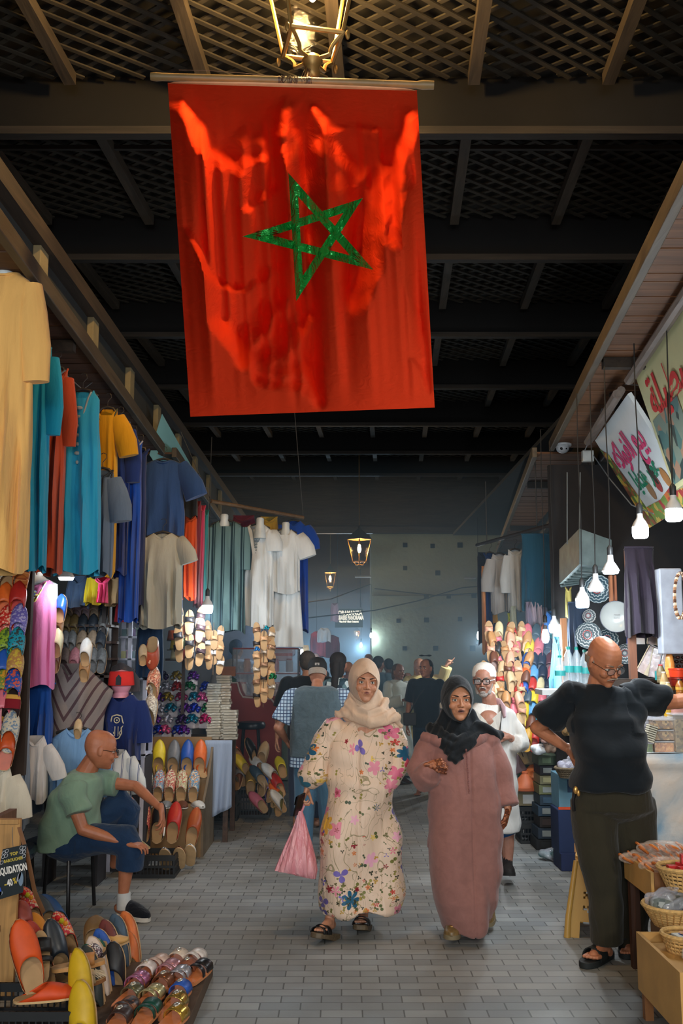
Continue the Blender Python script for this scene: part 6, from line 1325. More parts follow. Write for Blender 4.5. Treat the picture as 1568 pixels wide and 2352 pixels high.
# security camera, junction box, wires
t=thing('security_camera','white dome security camera under the end of the right awning','camera',at(1291,1022,9.3)); MB().lathe([(.085,0.05),(.09,.02),(.085,-.01),(.05,-.03)],20).build('housing',plain((200,204,208),.4),t); MB().ell((0,-.01,-.03),(.062,.062,.055)).build('dome',plain((190,194,198),.3),t)
MB().ell((-.02,-.055,-.045),(.016,.014,.016),n=10,m=8).build('lens',plain((16,16,20),.15,nv=0),t); MB().ell((.02,-.055,-.045),(.012,.012,.012),n=10,m=8).build('lens',plain((16,16,20),.15,nv=0),t); MB().box((0,0,.10),(.12,.12,.10)).build('bracket',plain((70,54,42),.7),t,smooth=0)
t=thing('junction_box','white square junction box under the plank awning','box',at(1349,1048,8.7)); MB().box((0,0,0),(.10,.06,.10)).build('housing',plain((176,180,176),.5),t,smooth=0,bevel=.006); MB().box((0,-.032,0),(.085,.004,.085)).build('cover',plain((186,190,186),.5),t,smooth=0)
def wire(label,pts,r=.005,c=(30,32,34),name='cable'):
    o=V(pts[0]); t=MB().path([V(p)-o for p in pts],r,6).build(name,plain(c,.6,nv=0,bs_=0),None,loc=o); tag(t,label,'cable'); return t
wire('pale cable sagging from the junction box towards the bulbs',[at(1358,1040,8.7),at(1400,1100,8.4),at(1450,1160,8.0),at(1500,1180,7.6)],c=(110,116,120))
wire('pale cable looping up from the junction box to the torn netting',[at(1340,1040,8.7),at(1372,970,8.2),at(1395,900,7.6),at(1430,882,7.2),at(1470,885,6.9)],c=(130,134,134))
wire('cable sagging across the back wall to the right',[at(700,1420,22),at(860,1402,23.5),at(960,1380,23.4),at(1060,1350,23.3),at(1120,1345,23)],.015,(50,56,56)); wire('upper cable sagging across the back wall',[at(860,1352,23.4),at(1000,1368,23.3),at(1110,1362,23)],.015,(50,56,56))
wire('cable crossing the alley mouth beside the blue robe',[at(700,1384,18),at(760,1376,20),at(815,1355,22),at(850,1342,23.5)],.012,(50,50,52)); wire('thin cable tied around the left awning edge',[at(150,860,5.9),at(190,895,6.6),at(232,862,7.4)],.004,(110,110,110)); wire('thin loose wire hanging down by the far left clothes',[at(440,1108,10.5),at(480,1122,11),at(478,1230,11)],.004,(110,110,110))
for (x0,x1,y,lb) in [(815,852,1325,'left'),(1066,1092,1328,'right')]:
    a=at(x0,y,23.7); b_=at(x1,y,23.7); t=thing('tube_light',f'unlit fluorescent tube fixture at the {lb} side of the back wall','lamp',a,group='tube fixtures near the back wall'); MB().tube((0,0,0),b_-a,.022).build('tube',plain((170,176,176),.4),t); MB().box((b_-a)/2+V((0,.03,.02)),((b_-a).x,.03,.03)).build('housing',plain((120,124,124),.5),t,smooth=0)
# terrace sign
sg=thing('terrace_sign','illuminated grey sign reading terrace panorama over the alley mouth','sign',at(801,1420,26)); a=at(770,1402,26); b_=at(834,1445,26); MB().box((0,.04,0),((b_-a).x,.06,(a-b_).z)).build('board',plain((96,104,98),.7),sg,smooth=0)
wl=emit((230,236,226),1.1); f_=frame3((1,0,0),(0,0,1),(0,0,0))
def sgt(s_,sz,dz,sx): text(s_,sz,wl,sg,M.Translation(V((0,-.0,dz)))@f_,extrude=.003,sx=sx,bold=.006)
W_=(b_-a).x
for sx in(-.3,.3): MB().tube((sx,0,.28),(sx,0,4.4),.008).build('hanging_rod',plain((60,60,60)),sg)
sgt('BORAMANZA',.145,.135,.76); sgt('TERRASSE PANORAMA',.150,.01,.50); sgt('Salon de thé  Glacier  Restaurant',.06,-.09,.62)
# ---- hanging clothes on the far right
def hangr(name,label,cx,top,bot,w,Y,col,**k):
    k.setdefault('group','clothes hanging over the far right stalls'); return hang(name,label,k.pop('cat',name),cx,top,bot,w,Y,col,**k)
hangr('trousers','dark navy clothes hanging at the end of the right row, by the back wall',1112,1268,1480,36,11.4,(30,36,54),kf=3,hanger=False)
hangr('scarf','pale orange scarf hanging at the left end of the right clothes row',1110,1300,1500,12,11.3,(220,160,110),kf=3,neck=.02,hanger=False)
hangr('robe','deep blue robe between the pale orange scarf and the grey jumper',1124,1270,1470,22,11.2,(22,46,100),kf=3)
hangr('jumper','light grey long-sleeved jumper hanging at the right clothes row',1146,1272,1408,42,11.0,(168,170,172),sleeves=(.36,R(80),.08,.07))
hangr('scarf','golden yellow scarf peeking below the grey jumper',1136,1380,1432,10,11.1,(200,150,40),kf=3,neck=.02,hanger=False)
hangr('shirt','pale grey crumpled shirt right of the grey jumper',1182,1262,1402,36,10.6,(184,190,192),sleeves=(.4,R(84),.07,.06),kf=6)
hangr('scarf','white and green long scarf hanging below the crumpled shirt',1178,1392,1500,16,10.5,(176,190,176),kf=3,neck=.02,hanger=False)
hangr('scarf','lime green scarf tip left of the white scarf',1170,1408,1434,9,10.7,(190,210,70),kf=3,neck=.02,hanger=False)
hangr('hanging_cloth','wide petrol blue cloth panel hanging over the slipper wall',1236,1226,1400,84,9.9,(24,66,86),kf=7,fa=.12,neck=.17,vneck=0,slope=.02,cat='cloth',hanger=False)
for i,(cx,c) in enumerate([(1212,(110,100,118)),(1224,(164,150,164)),(1238,(170,158,170)),(1250,(120,120,140))]): hangr('scarf',f'{["slate","pale mauve","greyish pink","blue grey"][i]} scarf end hanging under the petrol blue panel',cx,1382,1458,13,9.8+.03*i,c,kf=3,neck=.02,hanger=False,group='scarves under the petrol blue panel')
hangr('cloth','red hanging cloth at the left of the metal duct',1288,1342,1420,22,9.0,(150,36,50),kf=3,neck=.03,hanger=False); hangr('cloth','dull yellow hanging cloth beside the red one',1303,1342,1420,20,8.9,(170,160,90),kf=3,neck=.03,hanger=False); hangr('cloth','orange strip of cloth left of the metal duct',1274,1308,1392,10,9.2,(190,100,60),kf=3,neck=.02,hanger=False)
hangr('cloth','light blue cloth hanging beside the slipper wall bulbs',1276,1462,1604,38,8.7,(96,164,188),kf=4,neck=.02,slope=.35,hanger=False)
hangr('hat','blue cloth hat hanging above the twin bulbs',1268,1404,1430,40,9.2,(30,80,140),kf=3,neck=.05,hanger=False)
# rail for them
a=at(1095,1262,11.5); b_=at(1275,1215,9.4); t=thing('clothes_rail','dark pole holding the clothes of the far right stalls','rail',a); MB().tube((0,0,.05),b_-a+V((0,0,.05)),.02).build('pole',wood((60,48,40)),t)
for k in (.15,.8): MB().tube((b_-a)*k+V((0,0,.05)),(b_-a)*k+V((0,0,.75)),.006).build('hook',plain((50,50,50)),t)
# slipper wall on the right
rc=['pink','slate','orange','teal','yellow','pink','navy','orange','blue','navy','navy','maroon','orange','light blue','navy','pink','blue','red','cream','navy','teal','slate','yellow','pink','yellow','light blue','beige','brown','teal','slate','mustard','red','peach','beige','beige','white','cream','silver','purple','purple','pink','terracotta','navy','lilac','maroon','orange']
rows=[(1478,[1207,1228,1248,1268]),(1510,[1212,1234,1256,1272]),(1545,[1206,1222,1240,1260]),(1574,[1204,1222,1243,1264]),(1602,[1200,1218,1236,1254,1266]),(1632,[1208,1222,1240]),(1660,[1200,1220,1236]),(1690,[1216,1232,1250]),(1718,[1208,1224])]
i=0
rn9=['topmost','second','third','fourth','fifth','sixth','seventh','eighth','lowest']
for ri,(py,xs) in enumerate(rows):
    for ci,px in enumerate(xs):
        c=rc[i%len(rc)]; i+=1
        dup(b0,at(px,py+10,9.6-.025*ri),(R(-14),R(6),R(-14)),f'{c} slipper, {ordn[ci]} from the left in the {rn9[ri]} row of the right slipper wall','slippers on the right slipper wall',.92,{'upper':leather(c),'insole':leather(c),'sole':leather(c)})
struct('rack_wall_right',MB().box((at(1243,1503,9.75).x,9.8,.93),(.40,.05,1.84)),plain((60,56,60),.9),smooth=0)
# curtain of hanging leather sandals and slippers
hs=['peach','beige','tan','red','peach','cream','brown','pink','beige','black','tan','pink']
k=0
for ri,py in enumerate([1462,1484,1507,1530,1553,1576,1600,1624,1650,1676]):
    for ci,px in enumerate([1124,1143,1162,1181,1197] if ri<7 else [1160,1178,1194]):
        c=hs[(k*5+ri)%12]; k+=1; x=px+rnd.uniform(-5,5)+(6 if ri%2 else 0); p=at(x,py+14,9.6+.04*(ci%2)-.02*ri)
        if k%2: dup(sd0,p,(R(84),R(rnd.uniform(-18,18)),R(rnd.uniform(-25,25))),f'{c} leather sandal, {ordn[ci]} string, {(["top","second","third","fourth","fifth","sixth","seventh","eighth","ninth","lowest"])[ri]} in the footwear curtain','footwear hanging in a curtain on the right',.8,{'strap':leather(c),'sole':tanl})
        else: dup(b0,p,(R(-5),R(rnd.uniform(-18,18)),R(rnd.uniform(-30,30))),f'{c} leather slipper, {ordn[ci]} string, {(["top","second","third","fourth","fifth","sixth","seventh","eighth","ninth","lowest"])[ri]} in the footwear curtain','footwear hanging in a curtain on the right',.8,{'upper':leather(c),'insole':leather(c)})
# duct
du=thing('metal_duct','corrugated galvanised metal duct hanging over the dish stall','duct',at(1330,1300,8.0)); q=px2(du.location,8.0)
galv=plain((120,136,136),.45,.5,.25,8); mb=MB(); P_=[q(1284,1290,.5),q(1332,1216,-.2),q(1404,1270,-.2),q(1404,1300,-.2),q(1332,1300,-.2),q(1284,1344,.5)]
mb.add([q(1284,1262,.6),q(1330,1214,-.25),q(1330,1296,-.25),q(1284,1342,.6),q(1404,1240,-.1),q(1404,1302,-.1),q(1370,1250,.8),q(1370,1330,.8)],[(0,1,2,3),(1,4,5,2),(0,6,4,1),(3,2,5,7),(4,6,7,5),(0,3,7,6)]); mb.build('duct_body',galv,du,smooth=0)
for k in range(7): mb=MB(); mb.path([q(1288+k*7,1342-k*6.4,.6-.12*k)+V((0,0,-.015)),q(1370+k*4,1330-k*4,.8-.12*k)+V((0,0,-.015))],.012,6); mb.build('rib',galv,du)
for k,(x,y) in enumerate([(1302,1250),(1330,1216)]): wire(f'{["left","right"][k]} hanging wire holding the metal duct',[at(x,y,8.0+.1*k),at(x+ (2 if k else 0),1085,8.0+.1*k)],.005,(90,96,96))
# back panels of the dish stall
ob=V((at(1350,1503,8.4).x,8.5,0))
def cyl_cloth(label,x0,x1,y0,y1,Y,c,name='curtain'):
    hang(name,label,'curtain',(x0+x1)/2,y0,y1,(x1-x0),Y,c,kf=5,fa=.3,neck=(x1-x0)*Y/2310*.45,vneck=0,slope=.01,hanger=False,D=.12)
cyl_cloth('dark slate blue curtain behind the water bottles',1302,1350,1382,1560,8.3,(46,60,80)); cyl_cloth('dark purple brown cloth panel right of the white enamel dish',1430,1502,1255,1460,7.4,(38,32,44),'hanging_cloth')
for (x0,x1,y0,y1,Y,c,lb) in [(1287,1299,1420,1600,8.2,(190,130,84),'left of the slate curtain'),(1434,1450,1260,1560,7.45,(120,76,54),'right of the white dish'),(1398,1404,1322,1400,8.1,(190,120,80),'behind the flat disc bulb'),(1408,1413,1322,1400,8.1,(180,110,76),'just right of the disc bulb cord')]:
    a=at(x0,y0,Y); b_=at(x1,y0,Y); z1=at(x0,y1,Y).z; t=MB().box(((b_-a).x/2,0,(z1-a.z)/2),((b_-a).x,.05,a.z-z1)).build('wooden_post',wood(c,axis=2),None,loc=a,smooth=0); tag(t,'upright wooden batten '+lb,'post')
# plates
def platem(c1,c2):
    m,nt,b=nodes('glazed_pattern'); tc=nn(nt,'ShaderNodeTexCoord'); sp=nn(nt,'ShaderNodeSeparateXYZ'); nt.links.new(tc.outputs['Object'],sp.inputs[0])
    ln=nn(nt,'ShaderNodeVectorMath',operation='LENGTH'); nt.links.new(tc.outputs['Object'],ln.inputs[0]); a=nn(nt,'ShaderNodeMath',operation='ARCTAN2'); nt.links.new(sp.outputs[0],a.inputs[0]); nt.links.new(sp.outputs[2],a.inputs[1])
    s1=nn(nt,'ShaderNodeMath',operation='MULTIPLY'); nt.links.new(a.outputs[0],s1.inputs[0]); s1.inputs[1].default_value=14; s2=nn(nt,'ShaderNodeMath',operation='SINE'); nt.links.new(s1.outputs[0],s2.inputs[0])
    s3=nn(nt,'ShaderNodeMath',operation='MULTIPLY_ADD'); nt.links.new(ln.outputs['Value'],s3.inputs[0]); s3.inputs[1].default_value=230; nt.links.new(s2.outputs[0],s3.inputs[2]); s4=nn(nt,'ShaderNodeMath',operation='SINE'); nt.links.new(s3.outputs[0],s4.inputs[0])
    r=ramp(nt,[(0,c1),(.55,c2)],'CONSTANT'); nt.links.new(s4.outputs[0],r.inputs[0]); nt.links.new(r.outputs[0],b.inputs['Base Color']); b.inputs['Roughness'].default_value=.25; return m
pm1=platem((60,84,96),(170,186,190)); pm2=platem((90,104,110),(196,200,200))
def plate(px,py,Y,r,m,lb):
    t=thing('patterned_plate',lb,'plate',at(px,py,Y),group='plates on the back wall of the dish stall',rot=(R(8),0,0)); mb=MB(); mb.lathe([(.004,0),(r*.45,.002),(r*.55,.008),(r*.95,.035),(r,.038),(r*.97,.03),(r*.55,.0),(.004,-.006)],36); mb.xf(M.Rotation(R(90),4,'X')); mb.build('plate_body',m,t)
    o=MB().lathe([(r*.30,.006),(r*.33,.010),(r*.36,.006)],30,cap0=False,cap1=False).xf(M.Rotation(R(90),4,'X')).build('centre_ring',plain((180,70,70),.4),t)
plate(1370,1352,8.2,.115,pm1,'large blue patterned plate behind the flat disc bulbs'); plate(1348,1458,8.0,.105,pm2,'round grey lace-patterned plate above the bald man, left'); plate(1350,1414,8.15,.055,pm2,'small patterned saucer above the grey lace-patterned plate'); plate(1393,1468,8.1,.09,pm1,'patterned plate half hidden behind the head of the bald man'); plate(1434,1500,8.0,.08,pm2,'pale plate edge right of the bald head')
t=thing('enamel_dish','large white enamel dish hanging right of the patterned plates','dish',at(1414,1416,7.75),rot=(R(4),0,R(-12))); mb=MB(); r=.118; mb.lathe([(.004,-.02),(r*.4,-.02),(r*.8,.0),(r,.03),(r*1.02,.034),(r*.98,.026),(r*.78,-.01),(r*.4,-.03),(.004,-.03)],40); mb.xf(M.Rotation(R(90),4,'X')); mb.build('dish_body',plain((158,162,160),.2,nv=.03,bs_=0),t); MB().path([(r*1.02*math.cos(2*PI*k/40),-.033,r*1.02*math.sin(2*PI*k/40)) for k in range(41)],.003,5).build('rim',plain((30,40,60),.3),t)
text('MADE',.022,plain((120,120,120)),t,M.Translation((.01,.018,.01))@f_,sx=.8); text('CHINA',.02,plain((120,120,120)),t,M.Translation((.01,.018,-.014))@f_,sx=.8)
# white pillar, beads
a=at(1502,1316,7.3); t=MB().box((.10,0,-.28),(.165,.12,.62)).build('white_column',plain((150,156,168),.7),None,loc=a,smooth=0,bevel=.01); tag(t,'white marbled column behind the boxes of dates','column')
t=thing('bead_garland','garland of brown and cream beads hanging at the right edge','garland',at(1553,1310,6.9)); p0=t.location
for k in range(46):
    u=k/45; a=u*PI*2; c=at(1562+15*math.sin(a)*.9+(0),1368+52*-math.cos(a),6.9)-p0
    if k<46: MB().lathe([(.004,-.010),(.013,-.008),(.014,.0),(.013,.008),(.004,.010)],8).xf(M.Translation(c)@M.Rotation(R(90)*math.sin(a),4,'Y')).build('bead',plain([(150,110,80),(210,190,160),(90,60,44)][k%3],.4),t)
# water bottles
pet=glass((220,236,244),.30,.08)
def bottle(px,py,Y,h,lb,m=pet,cap=(20,150,140),lab=(60,170,170),r=.042,grp='water bottles behind the bald man',name='water_bottle'):
    t=thing(name,lb,'bottle',at(px,py,Y),group=grp); k=h/.32
    MB().lathe([(r*.9,0),(r,.01*k),(r,.06*k),(r*.93,.07*k),(r,.08*k),(r*.93,.10*k),(r,.12*k),(r,.2*k),(r*.7,.26*k),(.015,.29*k),(.014,.30*k)],18).build('bottle_body',m,t); MB().lathe([(.016,.30*k),(.016,.322*k),(.004,.324*k)],12).build('cap',plain(cap,.4),t); MB().lathe([(r*1.015,.125*k),(r*1.015,.175*k)],18,cap0=False,cap1=False).build('label',plain(lab,.4),t); return t
for i,(px,h) in enumerate([(1287,.26),(1307,.33),(1326,.33),(1345,.31)]): bottle(px,1582,8.0+.05*i,h,f'{["small clear","tall clear","second tall clear","clear"][i]} water bottle with teal label, {ordn[i]} from the left behind the bald man')
zs_=at(1290,1583,8.0).z-.004; cs=thing('bottle_shelf','white shelf on slim legs carrying the water bottles','shelf',V((at(1290,1600,8.0).x+.05,8.12,0))); MB().box((0,0,zs_-.02),(.42,.3,.04)).build('shelf_board',plain((186,190,190),.5),cs,smooth=0)
for sx in (.10,.19): MB().box((sx,.1,zs_/2-.02),(.02,.02,zs_-.04)).build('leg',plain((60,60,64),.5),cs,smooth=0)
# scarves / bags pile behind the man, boxes
def stackbox(x0,x1,y0,y1,Y,dep,c,lb,name='cardboard_box',grp=None,parts=(),cat='box'):
    a=at(x0,y1,Y); b_=at(x1,y0,Y); h=b_.z-a.z; return foldedbox(name,lb,cat,V(((a.x+b_.x)/2,Y+dep/2,a.z)),(b_.x-a.x,dep,h),plain(c,.7,ns=6),0,grp,parts)
BX=[(1232,1284,1928,1957,(26,28,30),'black'),(1236,1284,1902,1927,(40,54,70),'slate blue'),(1240,1280,1876,1901,(46,38,36),'dark brown'),(1236,1284,1851,1875,(44,66,86),'blue'),(1240,1284,1826,1850,(42,62,78),'dark blue'),(1238,1284,1803,1825,(110,116,80),'olive green'),(1240,1284,1781,1802,(130,130,100),'palm-patterned khaki'),(1240,1284,1759,1780,(36,36,44),'black with grey label'),(1236,1284,1735,1758,(70,84,66),'grey green')]
for i,(x0,x1,y0,y1,c,nm) in enumerate(BX):
    a=at(x0,y1,9.05); b_=at(x1,y0,9.05); 
    if i==0: a.z=0
    o=foldedbox('shoe_box',f'{nm} shoe box, {["lowest","second lowest","third from the floor","fourth from the floor","middle","fourth from the top","third from the top","second from the top","topmost"][i]} in the tall box stack','box',V(((a.x+b_.x)/2,9.2,a.z)),(b_.x-a.x,.30,b_.z-a.z-.003),plain(c,.7,ns=6),0,'shoe boxes in the tall stack behind the bald man')
    MB().box((-.02,-.152,(b_.z-a.z)/2),(.075,.003,(b_.z-a.z)*.55)).build('paper_label',plain((150,160,160) if i%2 else tuple(min(255,int(v*1.5)) for v in c),.7),o,smooth=0)
for i,(px,py,c,w_,h,lb) in enumerate([(1240,1716,(206,216,226),.17,.07,'white crumpled cloth on the box stack'),(1262,1712,(150,120,100),.10,.09,'brown patterned bag on the box stack'),(1290,1700,(190,160,130),.16,.10,'tan and white wrapped goods behind the arm of the bald man'),(1255,1690,(200,160,150),.12,.06,'pinkish wrapped goods on top of the pile'),(1300,1672,(206,170,110),.12,.14,'yellow and white bags under the arm of the bald man')]):
    t=thing('goods_bundle',lb,'bundle',at(px,py+14,9.0-.04*i)); mb=MB()
    for k in range(7): mb.ell((rnd.uniform(-w_/2,w_/2)*.7,rnd.uniform(-.05,.05),h*.4+rnd.uniform(-.02,.03)),(w_*.3,.06,h*.45))
    fuse('bundle_body',mb,.010,speck([c,tuple(min(255,v+30) for v in c),tuple(int(v*.7) for v in c)],18,.6,.3),t,2)
for i,(px,py,c) in enumerate([(1212,1694,(150,160,176)),(1226,1692,(160,168,180))]): t=thing('rolled_cloth',f'pale grey {["left","right"][i]} rolled cloth standing left of the box stack','cloth',at(px,py+16,9.5)); MB().lathe([(.05,0),(.052,.02),(.052,.17),(.03,.19),(.004,.195)],18).build('roll',plain(c,.8),t)
# bags left of the stack
for i,(px,py,c,lb) in enumerate([(1190,1756,(110,92,100),'mauve grey'),(1196,1738,(200,190,150),'cream and blue striped'),(1215,1736,(206,186,150),'tan'),(1210,1770,(40,90,60),'dark green')]):
    t=thing('handbag',lb+' bag in the pile left of the tall box stack','bag',at(px,py+20,9.6+.05*i)); mb=MB(); mb.prism([(-.09,0),(.09,0),(.075,.16),(-.075,.16)],lambda x,z:V((x,-.03,z)),lambda x,z:V((x,.03,z))); mb.xf(M.Rotation(R(-25+12*i),4,'Y')); mb.build('bag_body',plain(c,.6,ns=8),t,smooth=0,bevel=.01); MB().path([(-.05,0,.15),(-.03,0,.21),(.03,0,.21),(.05,0,.15)],.005,6).build('handle',plain((60,44,36)),t)
# tagines
terr=plain((196,104,62),.55,ns=6,name='terracotta')
tj=thing('tagine','terracotta tagine with conical lid on the carton left of the box stack','tagine',at(1206,1816,9.4)); MB().lathe([(.10,0),(.125,.012),(.128,.035),(.12,.038)],30).build('dish',terr,tj); MB().lathe([(.118,.036),(.105,.06),(.06,.115),(.028,.15),(.03,.165),(.022,.172),(.004,.174)],30).build('conical_lid',terr,tj)
tj=thing('tagine','second glossy terracotta tagine tilted behind the conical one','tagine',at(1225,1792,9.6)); MB().lathe([(.10,0),(.125,.012),(.128,.035)],30).build('dish',plain((206,116,60),.25),tj); MB().lathe([(.118,.036),(.07,.10),(.03,.14),(.004,.145)],30).build('conical_lid',plain((206,116,60),.25),tj)
stackbox(1180,1233,1818,1851,9.35,.3,(120,112,84),'tan carton with a white label under the tagine',parts=(('paper_label',(.03,-.152,.06),(.11,.003,.08),plain((190,196,196),.7)),))
cz=at(1206,1852,9.35).z; crate('upper black plastic crate under the tan carton',(at(1206,1503,9.5).x,9.5,cz-.155),(.22,.3,.15)); crate('lower black plastic crate on the floor under the tan carton',(at(1206,1503,9.5).x,9.5,0),(.22,.3,cz-.157))
# baskets and cartons beside the man
def basket(loc,r0,r1,h,lb,rows=7,grp=None,cm=(206,164,100),cat='basket',accent=None):
    t=thing('woven_basket',lb,cat,loc,group=grp); m=plain(cm,.75,ns=60,nv=.25,bs_=.5,name='palm_straw'); mb=MB()
    for k in range(rows):
        u=k/(rows-1); r=r0+(r1-r0)*u; z=h*u; mb.path([(r*math.cos(2*PI*j/32),r*math.sin(2*PI*j/32),z+.006) for j in range(33)],.0075 if k<rows-1 else .011,6)
    mb.build('coil',m,t); mb=MB()
    n=int(28)
    for j in range(n):
        a=2*PI*j/n; mb.path([((r0+.0)*math.cos(a),(r0)*math.sin(a),0),((r1)*math.cos(a+.10),(r1)*math.sin(a+.10),h)],.0045,5)
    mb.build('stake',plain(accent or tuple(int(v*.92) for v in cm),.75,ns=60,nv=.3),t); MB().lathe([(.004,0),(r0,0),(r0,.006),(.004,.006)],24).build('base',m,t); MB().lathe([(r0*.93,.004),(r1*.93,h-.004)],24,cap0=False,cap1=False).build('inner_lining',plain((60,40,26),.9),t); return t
def bagheap(loc,w_,h,m,film,lb,name='bag_of_goods',n=9,cat='bag',grp=None,pk=1):
    t=thing(name,lb,cat,loc,group=grp); mb=MB(); rr=random.Random(int(abs(loc[0])*1000)%977)
    for k in range(n): mb.ell((rr.uniform(-w_/2,w_/2)*.75,rr.uniform(-w_/2,w_/2)*.5,h*.3+rr.uniform(0,h*.3)),(w_*.22,w_*.22,h*.28))
    fuse('contents',mb,.010,m,t,1)
    mb=MB(); mb.ell((0,0,h*.42),(w_*.56,w_*.44,h*.48)); 
    if pk: mb.cap((0,0,h*.6),(w_*.05,0,h*1.25),w_*.22,w_*.03)
    def f(c,n_): x,y,z=c[:,0],c[:,1],c[:,2]; return c+n_*((.05*w_)*np.sin(60*x+8*np.sin(30*z)+30*y)+.03*w_*np.sin(90*z+50*x))[:,None]
    fuse('plastic_film',mb,.008,film,t,1,f); return t
film=glass((226,226,236),.30,.12)
basket(at(1304,1786,8.2),.06,.10,.07,'small wicker basket with plastic bags at the hip of the bald man',5,cm=(120,106,84)); bagheap(at(1306,1776,8.2),.15,.12,speck([(150,150,170),(200,200,214)],30),film,'silvery plastic bags in the small wicker basket',cat='bag')
stackbox(1284,1330,1779,1858,8.3,.3,(96,140,160),'light blue carton standing on the blue and orange box',parts=(('printed_panel',(.02,-.152,.18),(.07,.003,.10),plain((30,60,90),.6)),))
stackbox(1284,1350,1860,1962,8.25,.3,(24,44,84),'dark blue carton with orange rim below the light blue one',parts=(('orange_rim',(0,-.152,.355),(.235,.004,.02),plain((206,76,40),.6)),('kraft_patch',(.03,-.152,.05),(.06,.004,.07),plain((190,140,90),.7))))
stackbox(1290,1350,1963,2040,8.2,.3,(20,36,76),'lowest dark blue carton behind the yellow stool'); 
for o in bpy.data.objects:
    if o.get('label')=='lowest dark blue carton behind the yellow stool': zz=o.location.z; b__=o.children[0]; b__.scale.z=(zz+.0)/.27+1; o.location.z=0
bagheap(gnd(1268,1975)+V((0,0,0)),.2,.10,speck([(90,120,120),(120,140,140)],30),film,'crumpled clear plastic bags on the floor by the tall box stack',pk=0); t=MB().lathe([(.02,0),(.024,.01),(.024,.12),(.02,.13)],14).build('white_tube',plain((200,200,200),.6),None,loc=gnd(1291,1985)); tag(t,'white roll standing on the floor beside the dark blue carton','roll')
# ---- yellow plastic stool
ys=thing('plastic_stool','tan yellow plastic stool with perforated floral sides behind the bald man','stool',(at(1358,1503,6.45).x,6.47,0),R(-17)); yp=plain((204,158,78),.35,nv=.06,ns=5,name='yellow_plastic'); Hs=.47
top=.125; bot=.178
MB().loft([tring((0,0,Hs-.03),top+.012,top+.012,40,sq=4),tring((0,0,Hs-.008),top+.010,top+.010,40,sq=4),tring((0,0,Hs),top-.002,top-.002,40,sq=4)]).build('seat',yp,ys)
def hole(x,z): 
    return False
for sd in range(4):
    rot=M.Rotation(R(90*sd),4,'Z'); mb=MB(); nx,nz=24,34
    # perforated panel: small cells left open in the lace area
    for i in range(nx):
        for j in range(nz):
            u=(i+.5)/nx*2-1; v=(j+.5)/nz; inside=abs(u)<.62 and .30<v<.90
            hsh=math.sin(i*12.9+j*7.3)*.5+math.sin(i*3.7-j*9.1)*.5
            if inside and hsh>.25 and not ((abs(u)-.0)<.16 and (abs(v-.50)<.04 or abs(v-.68)<.04)): continue
            if inside and abs(u)<.34 and abs(v-.80)<.035: continue
            if v<.20 and abs(u)<.66: continue
            pts=[]
            for (a,b_) in ((i,j),(i+1,j),(i+1,j+1),(i,j+1)):
                uu=a/nx*2-1; vv=b_/nz; hw=bot+(top-bot)*vv; pts.append(V((uu*hw*.98,-hw-.004*math.cos(uu*PI/2),vv*(Hs-.02))))
            mb.add(pts,[(0,1,2,3)])
    mb.xf(rot); mb.build('perforated_side',yp,ys,smooth=0,solid=.004)
    mb=MB(); mb.path([V((bot+.01,-bot-.01,0)),V((bot,-bot,.12)),V((top,-top,Hs-.03))],[.020,.017,.015],10); mb.xf(rot); mb.build('leg',yp,ys)
# ---- timber boxes with goods, right foreground
ply=plain((196,150,84),.6,ns=5,nv=.14,name='plywood_light'); edge_=wood((150,96,50),axis=2)
x1=at(1460,2136,5.02).x; z1=at(1460,2136,5.02).z; y2=5.02*(1460-784)/(1556-784)
bxz=at(1556,2238,y2).z
fbx=thing('timber_box','low plywood box on legs in the right foreground carrying herb bags','box',(x1+.35,(5.02+y2)/2,0)); L_=5.02-y2; zt=(z1+bxz)/2; ztb=zt
MB().box((-.35+.008,0,zt-.13),(.016,L_,.26)).build('street_panel',ply,fbx,smooth=0); MB().box((.009,-L_/2+.008,zt-.13),(.682,.015,.259)).build('front_panel',edge_,fbx,smooth=0); MB().box((.009,L_/2-.009,zt-.13),(.682,.015,.259)).build('back_panel',ply,fbx,smooth=0); MB().box((.009,0,zt-.05),(.66,L_-.04,.016)).build('tray_floor',ply,fbx,smooth=0)
for sx,sy in ((-.33,-.5),(-.33,.5),(.33,-.5),(.33,.5)): MB().box((sx*.97,sy*(L_-.09),zt/2-.05),(.04,.04,zt-.10)).build('leg',edge_,fbx,smooth=0)
x2=at(1432,1965,5.8).x; y3=5.8*(1432-784)/(1492-784); zu=at(1432,1965,5.8).z
ub=thing('timber_box','upper plywood tray table carrying the bags of biscuits','table',(x2+.40,(5.8+y3)/2,0)); L2=5.8-y3
MB().box((-.40+.008,0,zu-.055),(.016,L2,.13)).build('street_panel',ply,ub,smooth=0); MB().box((.009,-L2/2+.008,zu-.055),(.782,.015,.129)).build('front_panel',edge_,ub,smooth=0); MB().box((.009,0,zu-.03),(.76,L2-.03,.016)).build('tray_floor',ply,ub,smooth=0)
for sx,sy in ((-.38,-.5),(-.38,.5),(.38,-.5),(.38,.5)): MB().box((sx*.96,sy*(L2-.09),(zu-.12)/2),(.05,.05,zu-.12)).build('leg',wood((84,52,36),axis=2),ub,smooth=0)
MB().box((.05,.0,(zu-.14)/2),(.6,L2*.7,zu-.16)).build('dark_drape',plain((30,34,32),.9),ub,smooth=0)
bis=plain((196,112,48),.55,ns=25,nv=.3,name='biscuit')
